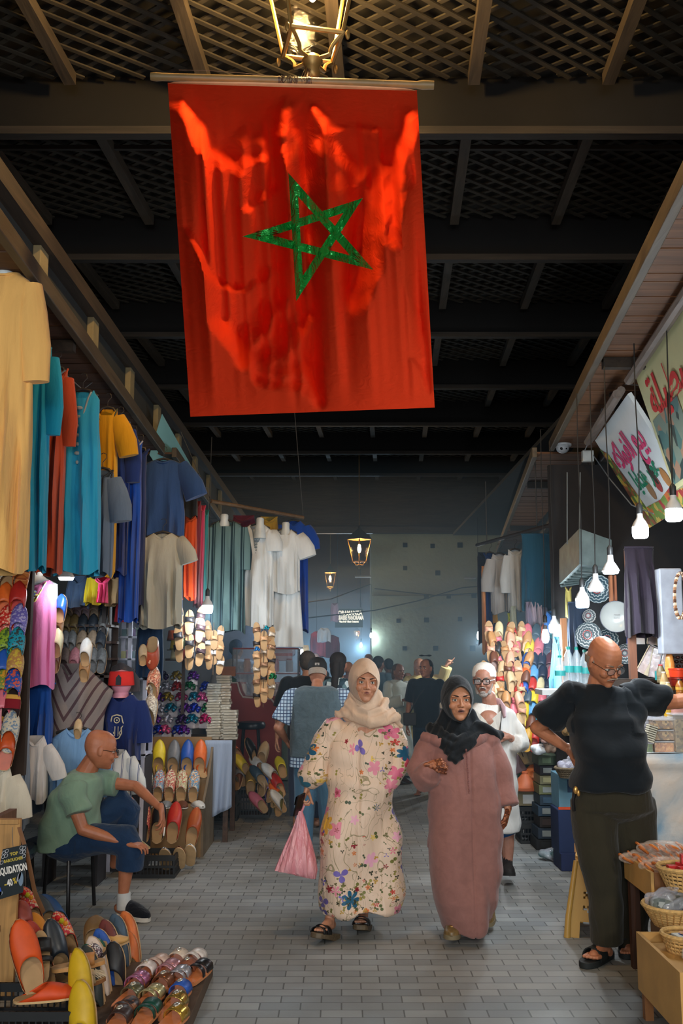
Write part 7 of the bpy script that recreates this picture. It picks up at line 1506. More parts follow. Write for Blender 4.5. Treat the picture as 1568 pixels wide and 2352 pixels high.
def packet(loc,w_,d_,lb,n=12,rz=0,m=bis):
    t=thing('biscuit_bag',lb,'bag',loc,rz,'clear bags of biscuits on the plywood tray'); rr=random.Random(len(lb)*7+n)
    for k in range(n):
        u=(k%(n//2))/(n/2-1)-.5; row=k//(n//2); MB().lathe([(.004,-.006),(.030,-.006),(.034,0),(.030,.006),(.004,.007)],14).xf(M.Translation((u*w_*.85,(row-.5)*d_*.5,.022+.012*(k%2)))@M.Rotation(R(35+rr.uniform(-10,15)),4,'Y')@M.Rotation(R(rr.uniform(-15,15)),4,'X')).build('biscuit',m,t)
    mb=MB(); mb.ell((0,0,.028),(w_*.55,d_*.56,.034),n=24)
    def f(c,n_): x,y,z=c[:,0],c[:,1],c[:,2]; return c+n_*(.006*np.sin(70*x+6*np.sin(40*y))+.004*np.sin(110*y+40*x))[:,None]
    fuse('plastic_film',mb,.008,glass((240,226,210),.22,.1),t,1,f); return t
packet(V((at(1488,1972,5.68).x,5.68,zu-.015)),.30,.15,'clear bag of brown biscuits at the far left of the tray',12,.1); packet(V((at(1545,1966,5.7).x,5.70,zu-.015)),.30,.15,'clear bag of biscuits at the far right of the tray',12,-.1); packet(V((at(1525,2012,5.48).x+.03,5.47,zu-.012)),.32,.16,'clear bag of brown biscuits nearest the front of the tray',14,.15); packet(V((at(1520,1950,5.68).x,5.68,zu+.035)),.26,.12,'biscuit bag lying on top of the far ones',10,0)
b1=basket(V((at(1560,2060,5.3).x,5.22,zu-.05)),.08,.125,.10,'woven basket holding the red boxes at the right edge',6)
for k in range(5):
    foldedbox('red_box',f'small red packet, {["left","front left","middle","right","topmost"][k]} one in the woven basket at the right edge','box',b1.location+V(([-.055,-.02,.0,.045,.01][k],[0,-.06,.02,-.02,-.01][k],[.07,.075,.08,.07,.125][k])),(.05,.04,.045),plain((196,44,44),.35),rnd.uniform(-.6,.6),'red packets in the woven basket',(('white_label',(0,-.021,.022),(.035,.002,.016),plain((220,210,210),.5)),))
bb_=basket(V((1.655,5.17,ztb-.01)),.10,.155,at(1528,2078,5.2).z-ztb+.01,'large woven straw basket with a plastic bag of stones on top',8,accent=(180,130,70)); bagheap(bb_.location+V((-.01,0,at(1528,2078,5.2).z-ztb-.03)),.24,.13,speck([(110,116,110),(160,164,160),(80,88,84)],40),film,'clear plastic bag heap in the large straw basket')
st_=foldedbox('low_stand','plain low timber stand hidden under the large straw basket','stand',(1.86,5.165,0),(.60,.23,ztb-.012),plain((110,80,52),.8))
sb=basket(V((1.485+.105,4.84,ztb-.04)),.08,.105,.07,'shallow straw basket with blue labelled cards in front of the large one',5)
for k in range(3): foldedbox('picture_card',f'{["dark framed","blue oval printed","orange edged"][k]} card lying in the shallow straw basket','card',sb.location+V((-.02+.03*k,-.01*k,.06+.012*k)),(.13,.07,.006),plain([(40,40,44),(206,206,196),(206,160,120)][k],.5),.2*k,'cards in the shallow straw basket',(('printed_oval',(0,0,.007),(.08,.035,.001),plain([(90,100,110),(60,96,180),(160,160,150)][k],.5)),))
herb=speck([(96,104,70),(130,136,100),(70,80,54),(150,150,120)],60,.7,.4)
for k,(px,py,Y) in enumerate([(1.575,4.66,0),(1.70,4.72,0),(1.60,4.51,0),(1.72,4.53,0)]): bagheap(V((px,py,ztb-.04)),.12,.10,herb,glass((226,230,216),.25,.1),f'clear bag of dried herbs, {["left","rear right","front right","front left"][k]} one on the low plywood box',cat='bag',grp='bags of dried herbs',pk=0,n=6)
# ---- counter with tarpaulin
ct=thing('stall_counter','stall counter behind the bald man carrying nuts and bottles','counter',(3.0,7.3,0)); zc=at(1500,1731,6.7).z
MB().box((0,0,zc-.02),(1.9,1.2,.03)).build('counter_top',wood((110,90,70)),ct,smooth=0)
for sx in(-.9,.9):
    for sy in(-.55,.55): MB().box((sx,sy,(zc-.04)/2),(.06,.06,zc-.04)).build('leg',wood((80,60,46),axis=2),ct,smooth=0)
tp=thing('tarpaulin','pale grey tarpaulin sheet draped over the front of the stall counter','tarpaulin',(at(1470,1731,6.66).x,6.66,zc)); xa=0; wd=1.6
mb=MB(); mb.grid(lambda u,v:V((u*wd-.02+.03*math.sin(v*5+u*3),-.012-.05*v*abs(math.sin(u*7+1.2*math.sin(v*3)))-.02*math.sin(v*9+u*11)*v-.02*math.exp(-((v-.06)/.03)**2),-v*(zc-.12)+.004)),60,30)
mb.grid(lambda u,v:V((u*wd,v*.3-.01,.006+.004*math.sin(u*20+v*9))),40,6)
m,nt,b=nodes('tarpaulin_sheet'); tc=nn(nt,'ShaderNodeTexCoord'); n=nn(nt,'ShaderNodeTexNoise',Scale=2.2,Detail=6.0,Distortion=.5); nt.links.new(tc.outputs['Object'],n.inputs['Vector']); r=ramp(nt,[(.35,(120,150,170)),(.5,(190,186,180)),(.62,(206,190,174)),(.8,(150,130,116))]); nt.links.new(n.outputs[0],r.inputs[0]); nt.links.new(r.outputs[0],b.inputs['Base Color']); b.inputs['Roughness'].default_value=.5; bump(nt,b,n.outputs[0],.5,.05)
mb.build('sheet',m,tp,smooth=80)
nuts=speck([(176,128,70),(140,96,50),(200,160,100),(96,66,36)],70,.6,.8,name='nuts',dist=.02); nut2=speck([(206,130,60),(180,104,44),(226,160,90)],60,.6,.8,name='nuts',dist=.02)
def clearbox(x0,x1,y0,y1,Y,dep,m,lb,grp='clear boxes of nuts on the counter'):
    a=at(x0,y1,Y); b_=at(x1,y0,Y); w_=b_.x-a.x; h=b_.z-a.z; t=thing('clear_box',lb,'box',V(((a.x+b_.x)/2,Y+dep/2,a.z)),group=grp)
    MB().box((0,0,h/2),(w_,dep,h-.002)).build('box_body',glass((226,226,220),.25,.08),t,smooth=0,bevel=.006); MB().box((0,0,h*.44),(w_-.012,dep-.012,h*.8)).build('contents',m,t,smooth=0); MB().box((0,0,h-.004),(w_+.006,dep+.006,.008)).build('lid',glass((226,226,230),.45,.1),t,smooth=0); return t
Yc=6.75
clearbox(1503,1549,1702,1731,Yc,.14,nut2,'clear box of orange nuts, lowest of the stack of three'); clearbox(1503,1549,1676,1701,Yc,.14,nuts,'clear box of cashews, middle of the stack of three'); clearbox(1501,1551,1652,1675,Yc,.14,nuts,'clear box of walnuts, topmost of the stack of three'); clearbox(1553,1600,1640,1731,Yc-.05,.16,speck([(120,96,60),(90,70,44),(150,124,80)],60,.6,.8),'tall clear box of brown seeds at the right edge'); clearbox(1478,1500,1706,1731,Yc,.12,speck([(90,130,50),(70,110,40),(120,150,70)],60),'clear box of green pistachios beside the stack of nuts')
t=thing('biscuit_tin','silver striped tin leaning beside the clear boxes','tin',at(1492,1704,6.72),rot=(0,R(18),0)); MB().box((0,.04,.055),(.055,.08,.11)).build('tin_body',stripes([(0,(196,190,170)),(.6,(70,64,50))],axis='Z',scale=70),t,smooth=0)
for k in range(4): foldedbox('clear_tray',f'stacked clear plastic tray, {ordn[k]} from the bottom behind the boxes of nuts','tray',at(1500,1668,6.95)+V((0,0,.022*k-.02)),(.22,.14,.02),glass((220,224,236),.5,.15),.05*k,'stacked clear trays')
t=thing('steel_bowl','steel bowl of wood sticks behind the bald man','bowl',at(1494,1648,7.2)); MB().lathe([(.04,0),(.075,.03),(.09,.07),(.086,.07),(.07,.033),(.035,.006)],24).build('bowl_body',plain((110,110,110),.25,.8),t)
for k in range(5): MB().box((rnd.uniform(-.04,.04),rnd.uniform(-.03,.03),.08),(.09,.02,.015),M.Rotation(rnd.uniform(-1,1),3,'Z')).build('stick',plain((190,150,120),.7),t,smooth=0)
bottle(1536,1648+24,7.0,.26,'bottle of yellow oil behind the clear boxes',plain((190,150,30),.2,nv=.05),(200,180,40),(190,150,40),.03,'bottles on the counter','oil_bottle'); bottle(1540,1585,7.3,.30,'bottle of orange syrup with white cap among the jars',plain((206,140,70),.2,nv=.05),(220,216,210),(220,160,80),.035,'bottles on the counter','syrup_bottle')
bottle(1526,1592,7.2,.15,'small spice jar with white cap left of the red tubs',plain((170,140,90),.4),(200,190,180),(200,180,140),.03,'bottles on the counter','spice_jar'); bottle(1534,1606,7.15,.12,'small jar with cream cap in front of the syrup bottle',plain((190,170,120),.4),(210,200,180),(190,150,90),.03,'bottles on the counter','spice_jar'); bottle(1518,1568,7.35,.13,'spice jar with red cap behind the teal box',plain((120,110,80),.4),(190,50,50),(140,120,90),.03,'bottles on the counter','spice_jar'); bottle(1562,1600,7.1,.12,'amber jar with dark cap at the right edge',plain((150,90,30),.3),(40,40,40),(190,150,60),.03,'bottles on the counter','spice_jar')
for k,(py,lb) in enumerate([(1566,'lower'),(1545,'upper')]):
    t=thing('red_tub',f'{lb} red plastic tub in the stack at the right edge of the counter','tub',at(1556,py+10,7.25),group='red plastic tubs'); MB().lathe([(.055,0),(.062,.05),(.066,.052),(.066,.062),(.004,.064)],24).build('tub_body',plain((206,60,30) if k else (120,30,20),.3),t)
foldedbox('teal_box','teal cardboard box among the spice jars','box',at(1514,1562,7.4),(.05,.05,.065),plain((20,150,150),.5)); t=thing('cake_box','pink and clear round tub beside the oil bottle','tub',at(1556,1640,7.0)); MB().lathe([(.06,0),(.066,.07),(.07,.075),(.004,.08)],24).build('tub_body',plain((206,150,140),.4),t)
for (px,py,Y,lb) in [(1512,1716,0,'')][:0]: pass
foldedbox('riser_shelf','wooden riser shelf holding jars above the clear boxes','shelf',(at(1540,1503,7.45).x,7.45,zc),(.55,.35,at(1540,1607,7.3).z-zc-.005),wood((100,80,64)))
# date boxes
dates=speck([(70,40,30),(96,56,44),(50,30,26)],55,.3,1.0,name='dates',coat=.3,dist=.02); dat2=speck([(150,104,92),(120,80,72),(176,130,116)],45,.4,.8,name='dates',coat=.3,dist=.02)
def datebox(px,py,Y,w_,h,ang,lb,c=(214,200,170),acc=(196,60,50),m=dat2,th=.05):
    t=thing('date_box',lb,'box',at(px,py,Y),group='boxes of dates standing on end',rot=(R(-8),R(ang),R(-25)))
    MB().box((w_*.5+.012,0,h/2),(.024,th,h)).build('side_wall',plain(c,.6),t,smooth=0); MB().box((0,th*.2,h/2),(w_,th*.7,h*.97)).build('date_filling',m,t,smooth=0); MB().box((-w_*.5-.002,0,h/2),(.006,th,h)).build('side_wall',plain(c,.6),t,smooth=0); MB().box((w_*.5+.012,-th/2-.001,h*.82),(.022,.002,.04)).build('printed_stamp',plain(acc,.5),t,smooth=0)
    MB().box((0,-th*.3,h/2),(w_,.002,h)).build('clear_window',glass((240,230,230),.3,.1),t,smooth=0); return t
datebox(1498,1556,7.6,.065,.22,12,'long box of pale dates leaning lowest, right of the bald head'); datebox(1470,1545,7.75,.06,.22,28,'box of dates leaning furthest left behind the shoulder of the bald man'); datebox(1496,1480,7.65,.06,.20,8,'box of dates standing above the leaning ones'); datebox(1504,1428,7.55,.065,.16,6,'box of figs with orange printed side, topmost of the leaning boxes',(220,120,50),(40,60,90)); datebox(1512,1562,7.55,.03,.20,14,'narrow grey packet beside the leaning date boxes',(150,160,170))
foldedbox('carton','white carton with red side panel behind the leaning date boxes','box',at(1460,1480,8.0),(.14,.1,.26),plain((196,190,188),.5),-.3,None,(('red_panel',(.071,0,.15),(.003,.09,.2),plain((206,50,50),.5)),('blue_panel',(-.045,-.052,.06),(.05,.003,.11),plain((40,70,160),.5)))); foldedbox('carton','clear-fronted pale carton above the white one','box',at(1466,1440,7.95),(.12,.1,.17),plain((150,150,154),.4),-.2,None,(('red_panel',(.061,0,.09),(.003,.09,.14),plain((206,40,36),.5)),))
dt=thing('date_tray','large dark tray of dates under clear film at the right edge','tray',at(1548,1552,7.75),rot=(R(-12),0,R(-8))); MB().box((0,0,.12),(.36,.03,.24)).build('tray_body',plain((24,50,52),.5),dt,smooth=0)
MB().box((0,-.016,.12),(.33,.01,.21)).build('film_backing',plain((50,40,40),.4),dt,smooth=0)
for k in range(48): MB().ell((-.145+.0415*(k%8)+.012*((k//8)%2),-.026,.035+.034*(k//8)),(.018,.012,.013),n=8,m=6).build('date',plain([(70,38,30),(90,50,40),(56,32,28)][k%3],.25,coat=.3),dt)
mb=MB(); mb.path([(-.165,-.035,.235),(-.02,-.036,.16)],.004,5); mb.path([(.165,-.035,.235),(-.02,-.036,.16)],.004,5); mb.path([(-.165,-.035,.235),(.165,-.035,.235)],.004,5); mb.build('white_ribbon',plain((200,200,206),.4),dt)
gs=foldedbox('goods_shelf','dark shelf behind the counter carrying the boxes of dates','shelf',(at(1510,1503,7.9).x,8.17,0),(.75,.44,at(1510,1556,7.7).z-.02),plain((70,60,54),.8))
wire('black power cable looping down in front of the larger sign',[at(1528,760,6.2),at(1532,900,6.2),at(1540,1060,5.9),at(1547,1150,5.6)],.005)
# ---- wall slabs behind the right stalls
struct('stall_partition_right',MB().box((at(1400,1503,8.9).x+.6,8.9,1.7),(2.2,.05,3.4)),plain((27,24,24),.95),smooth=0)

def rmtree(o):
    for c in list(o.children): rmtree(c)
    bpy.data.objects.remove(o)
rmtree(sd0)
# ================================================================ SEATED MAN, CHAIRS, FOREGROUND LEFT
CY=6.9; org=V((at(190,2100,CY).x,CY,0)); q=px2(org,CY)
w5=thing('person','bald seated man in a green T-shirt and navy shorts, back turned, smoking','person',org)
SK5=skinmat((176,112,80)); H=headmat(q(232,1722,-.02),R(112),R(12),R(0),1.06)
mb=MB(); head(mb,H,male=True,full=1.05); mb.cap(q(212,1748,0),q(192,1785,.0),.062,.075)
mb.cap(q(180,1830,0),q(165,1930,.0),.13,.13)
eln,wrn=q(190,1905,-.22),q(292,1938,-.20); arm(mb,q(158,1815,-.18),eln,wrn,1.05,1.05)
sf,ef,wf=q(232,1795,.16),q(312,1806,.10),q(370,1858,-.04); arm(mb,sf,ef,wf,1.0); hand(mb,wf,q(376,1905,-.08)-wf,V((-.9,.1,-.3)),1.0,(.25,.3,.5,.6),1,.5)
hand(mb,wrn,V((1,-.1,-.1)),V((0,.2,-1)),1.0,(.5,.5,.5,.5),1,.4)
k1,a1=q(296,1935,-.14),q(282,2062,-.12); leg(mb,q(165,1935,-.08),k1,a1,1.0); foot(mb,a1+V((0,0,-.02)),q(322,2108,-.16),1.0)
k2,a2=q(292,1845,.20),q(262,1985,.36); leg(mb,q(170,1925,.12),k2,a2,1.0)
fuse('body',mb,.0045,SK5,w5,2,sock(H)); face(w5,H,(50,40,34),(130,76,62))
glasses(w5,H,plain((30,26,26),.3),.020,.002,False,y=-.104)
MB().ell(q(206,1745,.05),(.002,.002,.002)).build('neck_mole',SK5,w5)
tee=fabric((122,148,126),8,6,.7,dist=.02)
mb=MB(); rg=[]
for (x,y,dx,rx,ry) in [(200,1768,0,.075,.085),(190,1785,0,.13,.17),(182,1815,0,.165,.205),(172,1850,0,.175,.205),(165,1890,0,.19,.20),(160,1925,0,.205,.20),(160,1948,0,.205,.195)]: rg.append(tring(q(x,y,0),rx,ry,44))
mb.loft(rg); mb.path([q(168,1805,-.16),q(168,1835,-.20),q(180,1868,-.22)],[.095,.098,.088],20); mb.ell(q(170,1805,-.12),(.10,.10,.09)); mb.path([q(218,1795,.12),q(248,1797,.14),q(268,1800,.13)],[.09,.088,.082],20); mb.ell(q(212,1795,.09),(.09,.09,.08))
fuse('t_shirt',mb,.007,tee,w5,3,folds(.012,20,amp2=.010,seed=2))
nv_=fabric((28,52,82),10,10,.8); mb=MB(); mb.ell(q(165,1938,0),(.20,.20,.11)); mb.path([q(175,1935,-.08),q(240,1925,-.12),q(290,1932,-.14),q(302,1955,-.14),q(298,1995,-.13)],[.115,.105,.098,.095,.088],22); mb.path([q(175,1925,.10),q(240,1870,.17),q(285,1840,.20),q(296,1860,.22),q(290,1900,.24)],[.11,.10,.092,.09,.085],22)
fuse('shorts',mb,.007,nv_,w5,3,folds(.007,26,amp2=.005,seed=8))
MB().path([q(284,2050,-.12),q(284,2088,-.12)],[.044,.046],20).build('sock',plain((206,204,200),.9),w5)
P_,o_=shoe(w5,q(342,2118,-.22),q(270,2098,-.06)+V((0,0,0)),fabric((20,24,34),30,30,.4),plain((206,200,190),.6),1.1,'trainer',.075); 
for o in w5.children:
    if o.name.startswith('trainer') or o.name.startswith('sole'): o.location.z-=min(0,0)
cg=thing('cigarette','lit white cigarette between the fingers of the seated man','cigarette',q(378,1900,-.10)+org); MB().tube((0,0,0),(.0,-.03,-.05),.004).build('paper',plain((226,222,214),.8),cg); MB().tube((0,-.03,-.05),(0,-.034,-.058),.004).build('ember',plain((90,80,76),.9),cg)
# chairs
blkv=plain((28,40,56),.28,nv=.08,ns=8,name='black_vinyl',coat=.2); blkm=plain((26,24,26),.35,.4)
def chair(org,rz,label,back=True,sw=.42,sh=.46):
    t=thing('stacking_chair',label,'chair',org,rz,'black vinyl stacking chairs by the seated man')
    MB().loft([tring((0,0,sh-.045),sw/2*.96,sw/2*.92,40,sq=4),tring((0,0,sh-.03),sw/2,sw/2*.96,40,sq=4),tring((0,0,sh-.005),sw/2,sw/2*.96,40,sq=4),tring((0,0,sh+.012),sw/2*.93,sw/2*.88,40,sq=4)]).build('seat',blkv,t)
    for s in(-1,1):
        MB().path([(s*.19,-.18,.0),(s*.17,-.16,sh-.08),(s*.15,-.14,sh-.04)],.013,8).build('leg',blkm,t); MB().path([(s*.19,.20,.0),(s*.175,.17,sh-.05),(s*.175,.19,sh+.15),(s*.165,.23,sh+.40),(s*.12,.245,sh+.46)],.013,8).build('leg',blkm,t)
    MB().path([(-.18,-.165,sh-.06),(-.16,-.17,sh-.05),(.16,-.17,sh-.05),(.18,-.165,sh-.06)],.011,8).build('seat_frame',blkm,t)
    MB().path([(-.12,.245,sh+.46),(-.06,.25,sh+.475),(.06,.25,sh+.475),(.12,.245,sh+.46)],.013,8).build('top_rail',blkm,t)
    MB().loft([[V((x*w_,.215+.05*(z-.1)+y*.014+.02*(abs(x)**2-1)*-1,sh+z)) for (x,y) in ((-1,0),(-.9,-1),(-.5,-1.2),(0,-1.3),(.5,-1.2),(.9,-1),(1,0),(.9,1),(0,1),(-.9,1))] for z,w_ in ((.16,.13),(.18,.155),(.25,.165),(.38,.160),(.43,.14),(.445,.10))]).build('backrest',blkv,t)
    return t
chair((at(150,1503,6.95).x,6.98,0),R(78),'black vinyl chair the green-shirted man is sitting on')
chair((at(14,1503,6.5).x,6.62,0),R(100),'empty black vinyl chair at the left, behind the man on the other one')
# post and sign at the left edge
ps=thing('timber_stand','upright timber stand at the left edge carrying the discount sign','stand',(at(34,1503,5.2).x,5.25,0)); tw=wood((196,146,84),axis=2,dark=.6)
zt=at(30,1885,5.2).z; MB().box((0,0,zt/2),(.11,.03,zt)).build('upright',tw,ps,smooth=0); MB().box((-.18,0,zt-.01),(.46,.05,.022)).build('top_board',tw,ps,smooth=0); MB().box((-.1,.2,zt/2),(.04,.3,zt)).build('side_panel',wood((120,80,50),axis=2),ps,smooth=0); MB().box((-.20,0,.34),(.36,.04,.03)).build('lower_board',wood((110,70,40)),ps,smooth=0)
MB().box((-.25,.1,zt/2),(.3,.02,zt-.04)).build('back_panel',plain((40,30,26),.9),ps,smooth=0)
s0,s1,s2,s3=at(6,1951,5.05),at(61,1939,5.05),at(52,2050,5.05),at(-14,2070,5.05)
sg=thing('discount_sign','black discount sign reading liquidation minus forty percent at the left edge','sign',s3)
ux=(s1-s0).normalized(); uy=(s0-s3).normalized(); Wd=(s1-s0).length; Ht=(s0-s3).length
MB().add([x-s3 for x in(s0,s1,s2,s3)]+[x-s3+V((0,.008,0)) for x in(s0,s1,s2,s3)],[(0,1,2,3),(7,6,5,4),(0,4,5,1),(1,5,6,2),(2,6,7,3),(3,7,4,0)]).build('board',plain((28,36,40),.35,nv=.05),sg,smooth=0)
def sp_(a,b_): return (s3-s3)+(s2-s3)*a*(1-b_)+((s0-s3)+(s1-s0)*a)*b_+V((0,-.003,0))
def st_(s_,a,b_,sz,c,sx=1.0,bold=.001):
    text(s_,sz,plain(c,.6,nv=0,bs_=0),sg,M.Translation(sp_(a,b_))@frame3(s2-s3 if b_<.4 else s1-s0,s0-s3,(0,0,0)),extrude=.0006,sx=sx,bold=bold)
gld=(176,156,60)
st_('TOP',.52,.86,.020,gld); st_('BABOUCHES',.52,.74,.019,gld,.85); st_('LIQUIDATION',.52,.54,.046,(226,220,212),.50,.0016); st_('-',.34,.28,.040,(200,170,50)); st_('40',.50,.28,.044,(226,220,212),.6,.0016); st_('%',.68,.29,.040,(200,170,50),.6)
for (a,b_) in [(.08,.93),(.20,.95),(.08,.85),(.20,.86),(.06,.74),(.92,.93),(.80,.95),(.92,.85),(.82,.86),(.94,.76)]:
    c=sp_(a,b_); MB().path([c+ux*.0085*math.cos(2*PI*k/8+.4)+uy*.0085*math.sin(2*PI*k/8+.4) for k in range(9)],.0011,4).build('corner_motif',plain((206,206,210),.6),sg)
def leafp(a,b_,w_,h,m,nm,rot=0):
    c=sp_(a,b_); MB().add([c+V((0,-.001,0))+ux*(w_*math.cos(2*PI*k/14)*math.cos(rot)-h*math.sin(2*PI*k/14)*math.sin(rot))+uy*(h*math.sin(2*PI*k/14)*math.cos(rot)+w_*math.cos(2*PI*k/14)*math.sin(rot)) for k in range(14)],[tuple(range(14))]).build(nm,m,sg,smooth=0)
leafp(.90,.30,.012,.036,plain((120,140,160),.5,.2),'printed_slipper',.2); leafp(.82,.36,.008,.024,plain((150,150,160),.5),'printed_slipper',-.2); leafp(.12,.20,.011,.032,plain((40,80,170),.5),'printed_slipper',.5); leafp(.06,.08,.010,.030,plain((206,170,60),.5),'printed_slipper',-.2); leafp(.22,.12,.009,.010,plain((130,140,150),.5),'printed_slipper')
MB().path([at(44,1900,5.15)-s3,at(62,1960,5.1)-s3,at(80,2050,5.2)-s3,at(100,2095,5.3)-s3],.012,8,sx=1,sy=.3).build('leather_strap',plain((120,80,48),.6),sg)
MB().path([at(28,1900,5.04)-s3,at(30,1945,5.04)-s3],.0015,5).build('string',plain((90,90,90)),sg)
# foreground heap of babouches: (x of heel, y of heel, depth, lean back, sideways tilt, spin, colour, label, length)
crate('black plastic crate at the bottom left under the orange babouches',(at(95,1503,4.75).x,4.85,0),(.46,.40,at(95,2315,4.7).z))
zc_=at(95,2315,4.7).z
def fg(px,py,Y,rx,ry,rz,m,lb,L=.30,W=.11,pt=.15,grp='babouches heaped in the left foreground',sole=None,ins=None,hg=.058,opn=.5,nm='babouche_slipper'):
    return babouche(lb,m,at(px,py,Y),(R(rx),R(ry),R(rz)),L=L,W=W,pt=pt,group=grp,sole=sole,ins=ins,hgt=hg,opn=opn,nu=12,nv=12,name=nm)
LE=lambda c,r=.5: plain(c,r,nv=.12,ns=18,bs_=.2,name='leather')
cream_s=plain((206,170,120),.6)
fg(82,2285,4.80,-12,-14,30,LE((208,76,16),.6),'bright orange suede babouche standing upright at the lower left',L=.34,W=.125,sole=cream_s)
o=fg(30,2302,4.72,-88,0,-78,LE((214,72,18),.6),'bright orange suede babouche lying flat on the black crate',L=.30,W=.12,sole=cream_s)
fg(74,2262,5.1,-14,-12,32,LE((84,62,52)),'dark brown babouche standing behind the upright orange one',L=.31,sole=cream_s)
fg(94,2254,5.3,-14,-12,32,LE((166,56,46)),'brick red babouche between the dark brown and amber ones',L=.30,sole=cream_s)
fg(112,2243,5.45,-16,-14,34,LE((206,130,28)),'amber yellow babouche at the back of the left heap',L=.33,W=.115,sole=cream_s)
fg(146,2268,5.3,-12,-12,32,LE((38,46,56),.35),'black blue babouche with tan edge in the middle of the left heap',L=.34,sole=cream_s)
fg(60,2160,5.35,-10,-10,30,LE((140,60,50)),'small red patterned slipper beside the timber upright',L=.2,W=.09)
POM=speck([(206,60,60),(226,120,60),(196,40,60),(210,180,150)],120,.6,.3)
for (px,py,Y,lb) in [(118,2266,5.05,'red woven sandal with red and yellow pompoms in the left heap'),(172,2204,5.6,'second pompom sandal further back in the left heap'),(92,2140,5.9,'pompom sandal behind the timber strap')]:
    o=fg(px,py,Y,-20,-20,40,POM,lb,L=.27,W=.09,sole=plain((40,34,30),.6)); 
    for k,c in enumerate([(214,40,40),(206,196,40),(226,150,40)]): MB().ell((.012*(k-1),-.052,.235-.022*k),(.015,.015,.015),n=10,m=8).build('pompom',plain(c,.95,ns=120,bs_=1),o)
fg(130,2150,6.1,-30,-24,40,LE((56,66,74)),'slate grey babouche behind the chair legs in the left heap',L=.28); fg(156,2150,6.2,-32,-26,44,LE((36,76,124)),'blue babouche leaning behind the chair legs',L=.29)
# brown loafers lying
t=babouche('tan rolled leather slipper lying across the middle of the left heap',LE((206,160,96)),at(190,2190,5.45),(R(-80),R(0),R(-75)),L=.24,W=.09,pt=.1,group='babouches heaped in the left foreground')
t=babouche('olive brown slipper with a stitched toe behind the tan rolled one',LE((112,84,50)),at(215,2190,5.55),(R(-40),0,R(10)),L=.20,W=.12,pt=0,group='babouches heaped in the left foreground')
# right hand fan
FAN=[(211,2372,4.75,-14,24,-30,(206,166,24),'bright yellow leather babouche, nearest of the fan in the left foreground',.36),(237,2332,5.0,-14,30,-34,(50,58,58),'dark green grey babouche behind the bright yellow one',.32),(253,2304,5.15,-14,32,-36,(214,196,182),'pinkish white embossed babouche in the fan',.32),(267,2277,5.3,-14,32,-38,(44,88,170),'cobalt blue embossed babouche in the fan',.31),(279,2247,5.45,-14,32,-38,(110,54,52),'maroon embossed babouche in the fan',.30),(297,2222,5.6,-14,30,-38,(66,86,104),'slate blue embossed babouche in the fan',.28),(321,2218,5.7,-14,30,-38,(206,110,56),'light orange embossed babouche, last of the fan',.29)]
for (px,py,Y,rx,ry,rz,c,lb,L) in FAN:
    o=fg(px-8,py,Y,rx,-ry*.75,rz*-.0-12,LE(c),lb,L=L,W=.108,pt=.35,hg=.05); 
    mb=MB(); 
    if c!=(206,166,24): mb.path([(.006+.012*math.sin(k*1.2),-.062+.0035*k,L*(.52+.055*k)) for k in range(8)],.0016,5); mb.build('embossed_scroll',LE(tuple(int(v*.8) for v in c)),o)
    o2=fg(px-14,py+38,Y-.05,rx+2,-ry*.45,-6,LE(c),lb.split(',')[0].replace(' in the fan','')+', its pair standing below',L=L*.9,W=.105,pt=.35,hg=.05) if c!=(206,166,24) else fg(px-6,py+70,Y-.1,-10,-14,-10,LE(c),'bright yellow leather babouche standing lowest in the left foreground',L=.34,W=.12)
# fringe sandals etc in the centre of the heap
fr=sandal('beige fringed suede sandal on the heap in the left foreground',LE((150,100,60)),LE((206,180,140)),at(118,2282,4.92),(R(8),0,R(-70)),L=.25,W=.10,group='sandals heaped in the left foreground',style=2); mb=MB()
for k in range(26): a=k/25; mb.path([(-.04+.08*a,.15,.065),(-.05+.10*a,.19+.01*(k%3),.055),(-.055+.11*a,.215+.012*(k%4),.03)],.0022,5)
mb.build('fringe',plain((214,196,166),.9),fr)
sandal('tan sandal with studded strap on the heap left of the fan',LE((206,150,90)),LE((190,130,70)),at(118,2232,5.0),(R(6),0,R(-80)),L=.25,group='sandals heaped in the left foreground'); sandal('black strapped sandal standing among the left heap',LE((30,26,24)),LE((26,24,24)),at(92,2262,4.9),(R(60),R(10),R(40)),L=.24,group='sandals heaped in the left foreground'); sandal('glittery black and white slide sandal on the left heap',LE((60,50,46)),speck([(206,200,200),(60,50,60),(120,90,100)],160,.4,.2),at(150,2240,5.05),(R(15),0,R(-40)),L=.24,group='sandals heaped in the left foreground',style=2); sandal('green strapped sandal beside the black blue babouche',LE((206,170,120)),LE((20,90,70)),at(165,2228,5.12),(R(15),0,R(-30)),L=.24,group='sandals heaped in the left foreground',style=2); fg(270,2290,5.25,-8,-10,-10,LE((30,30,34)),'black slipper wedged behind the fan of babouches',L=.26)
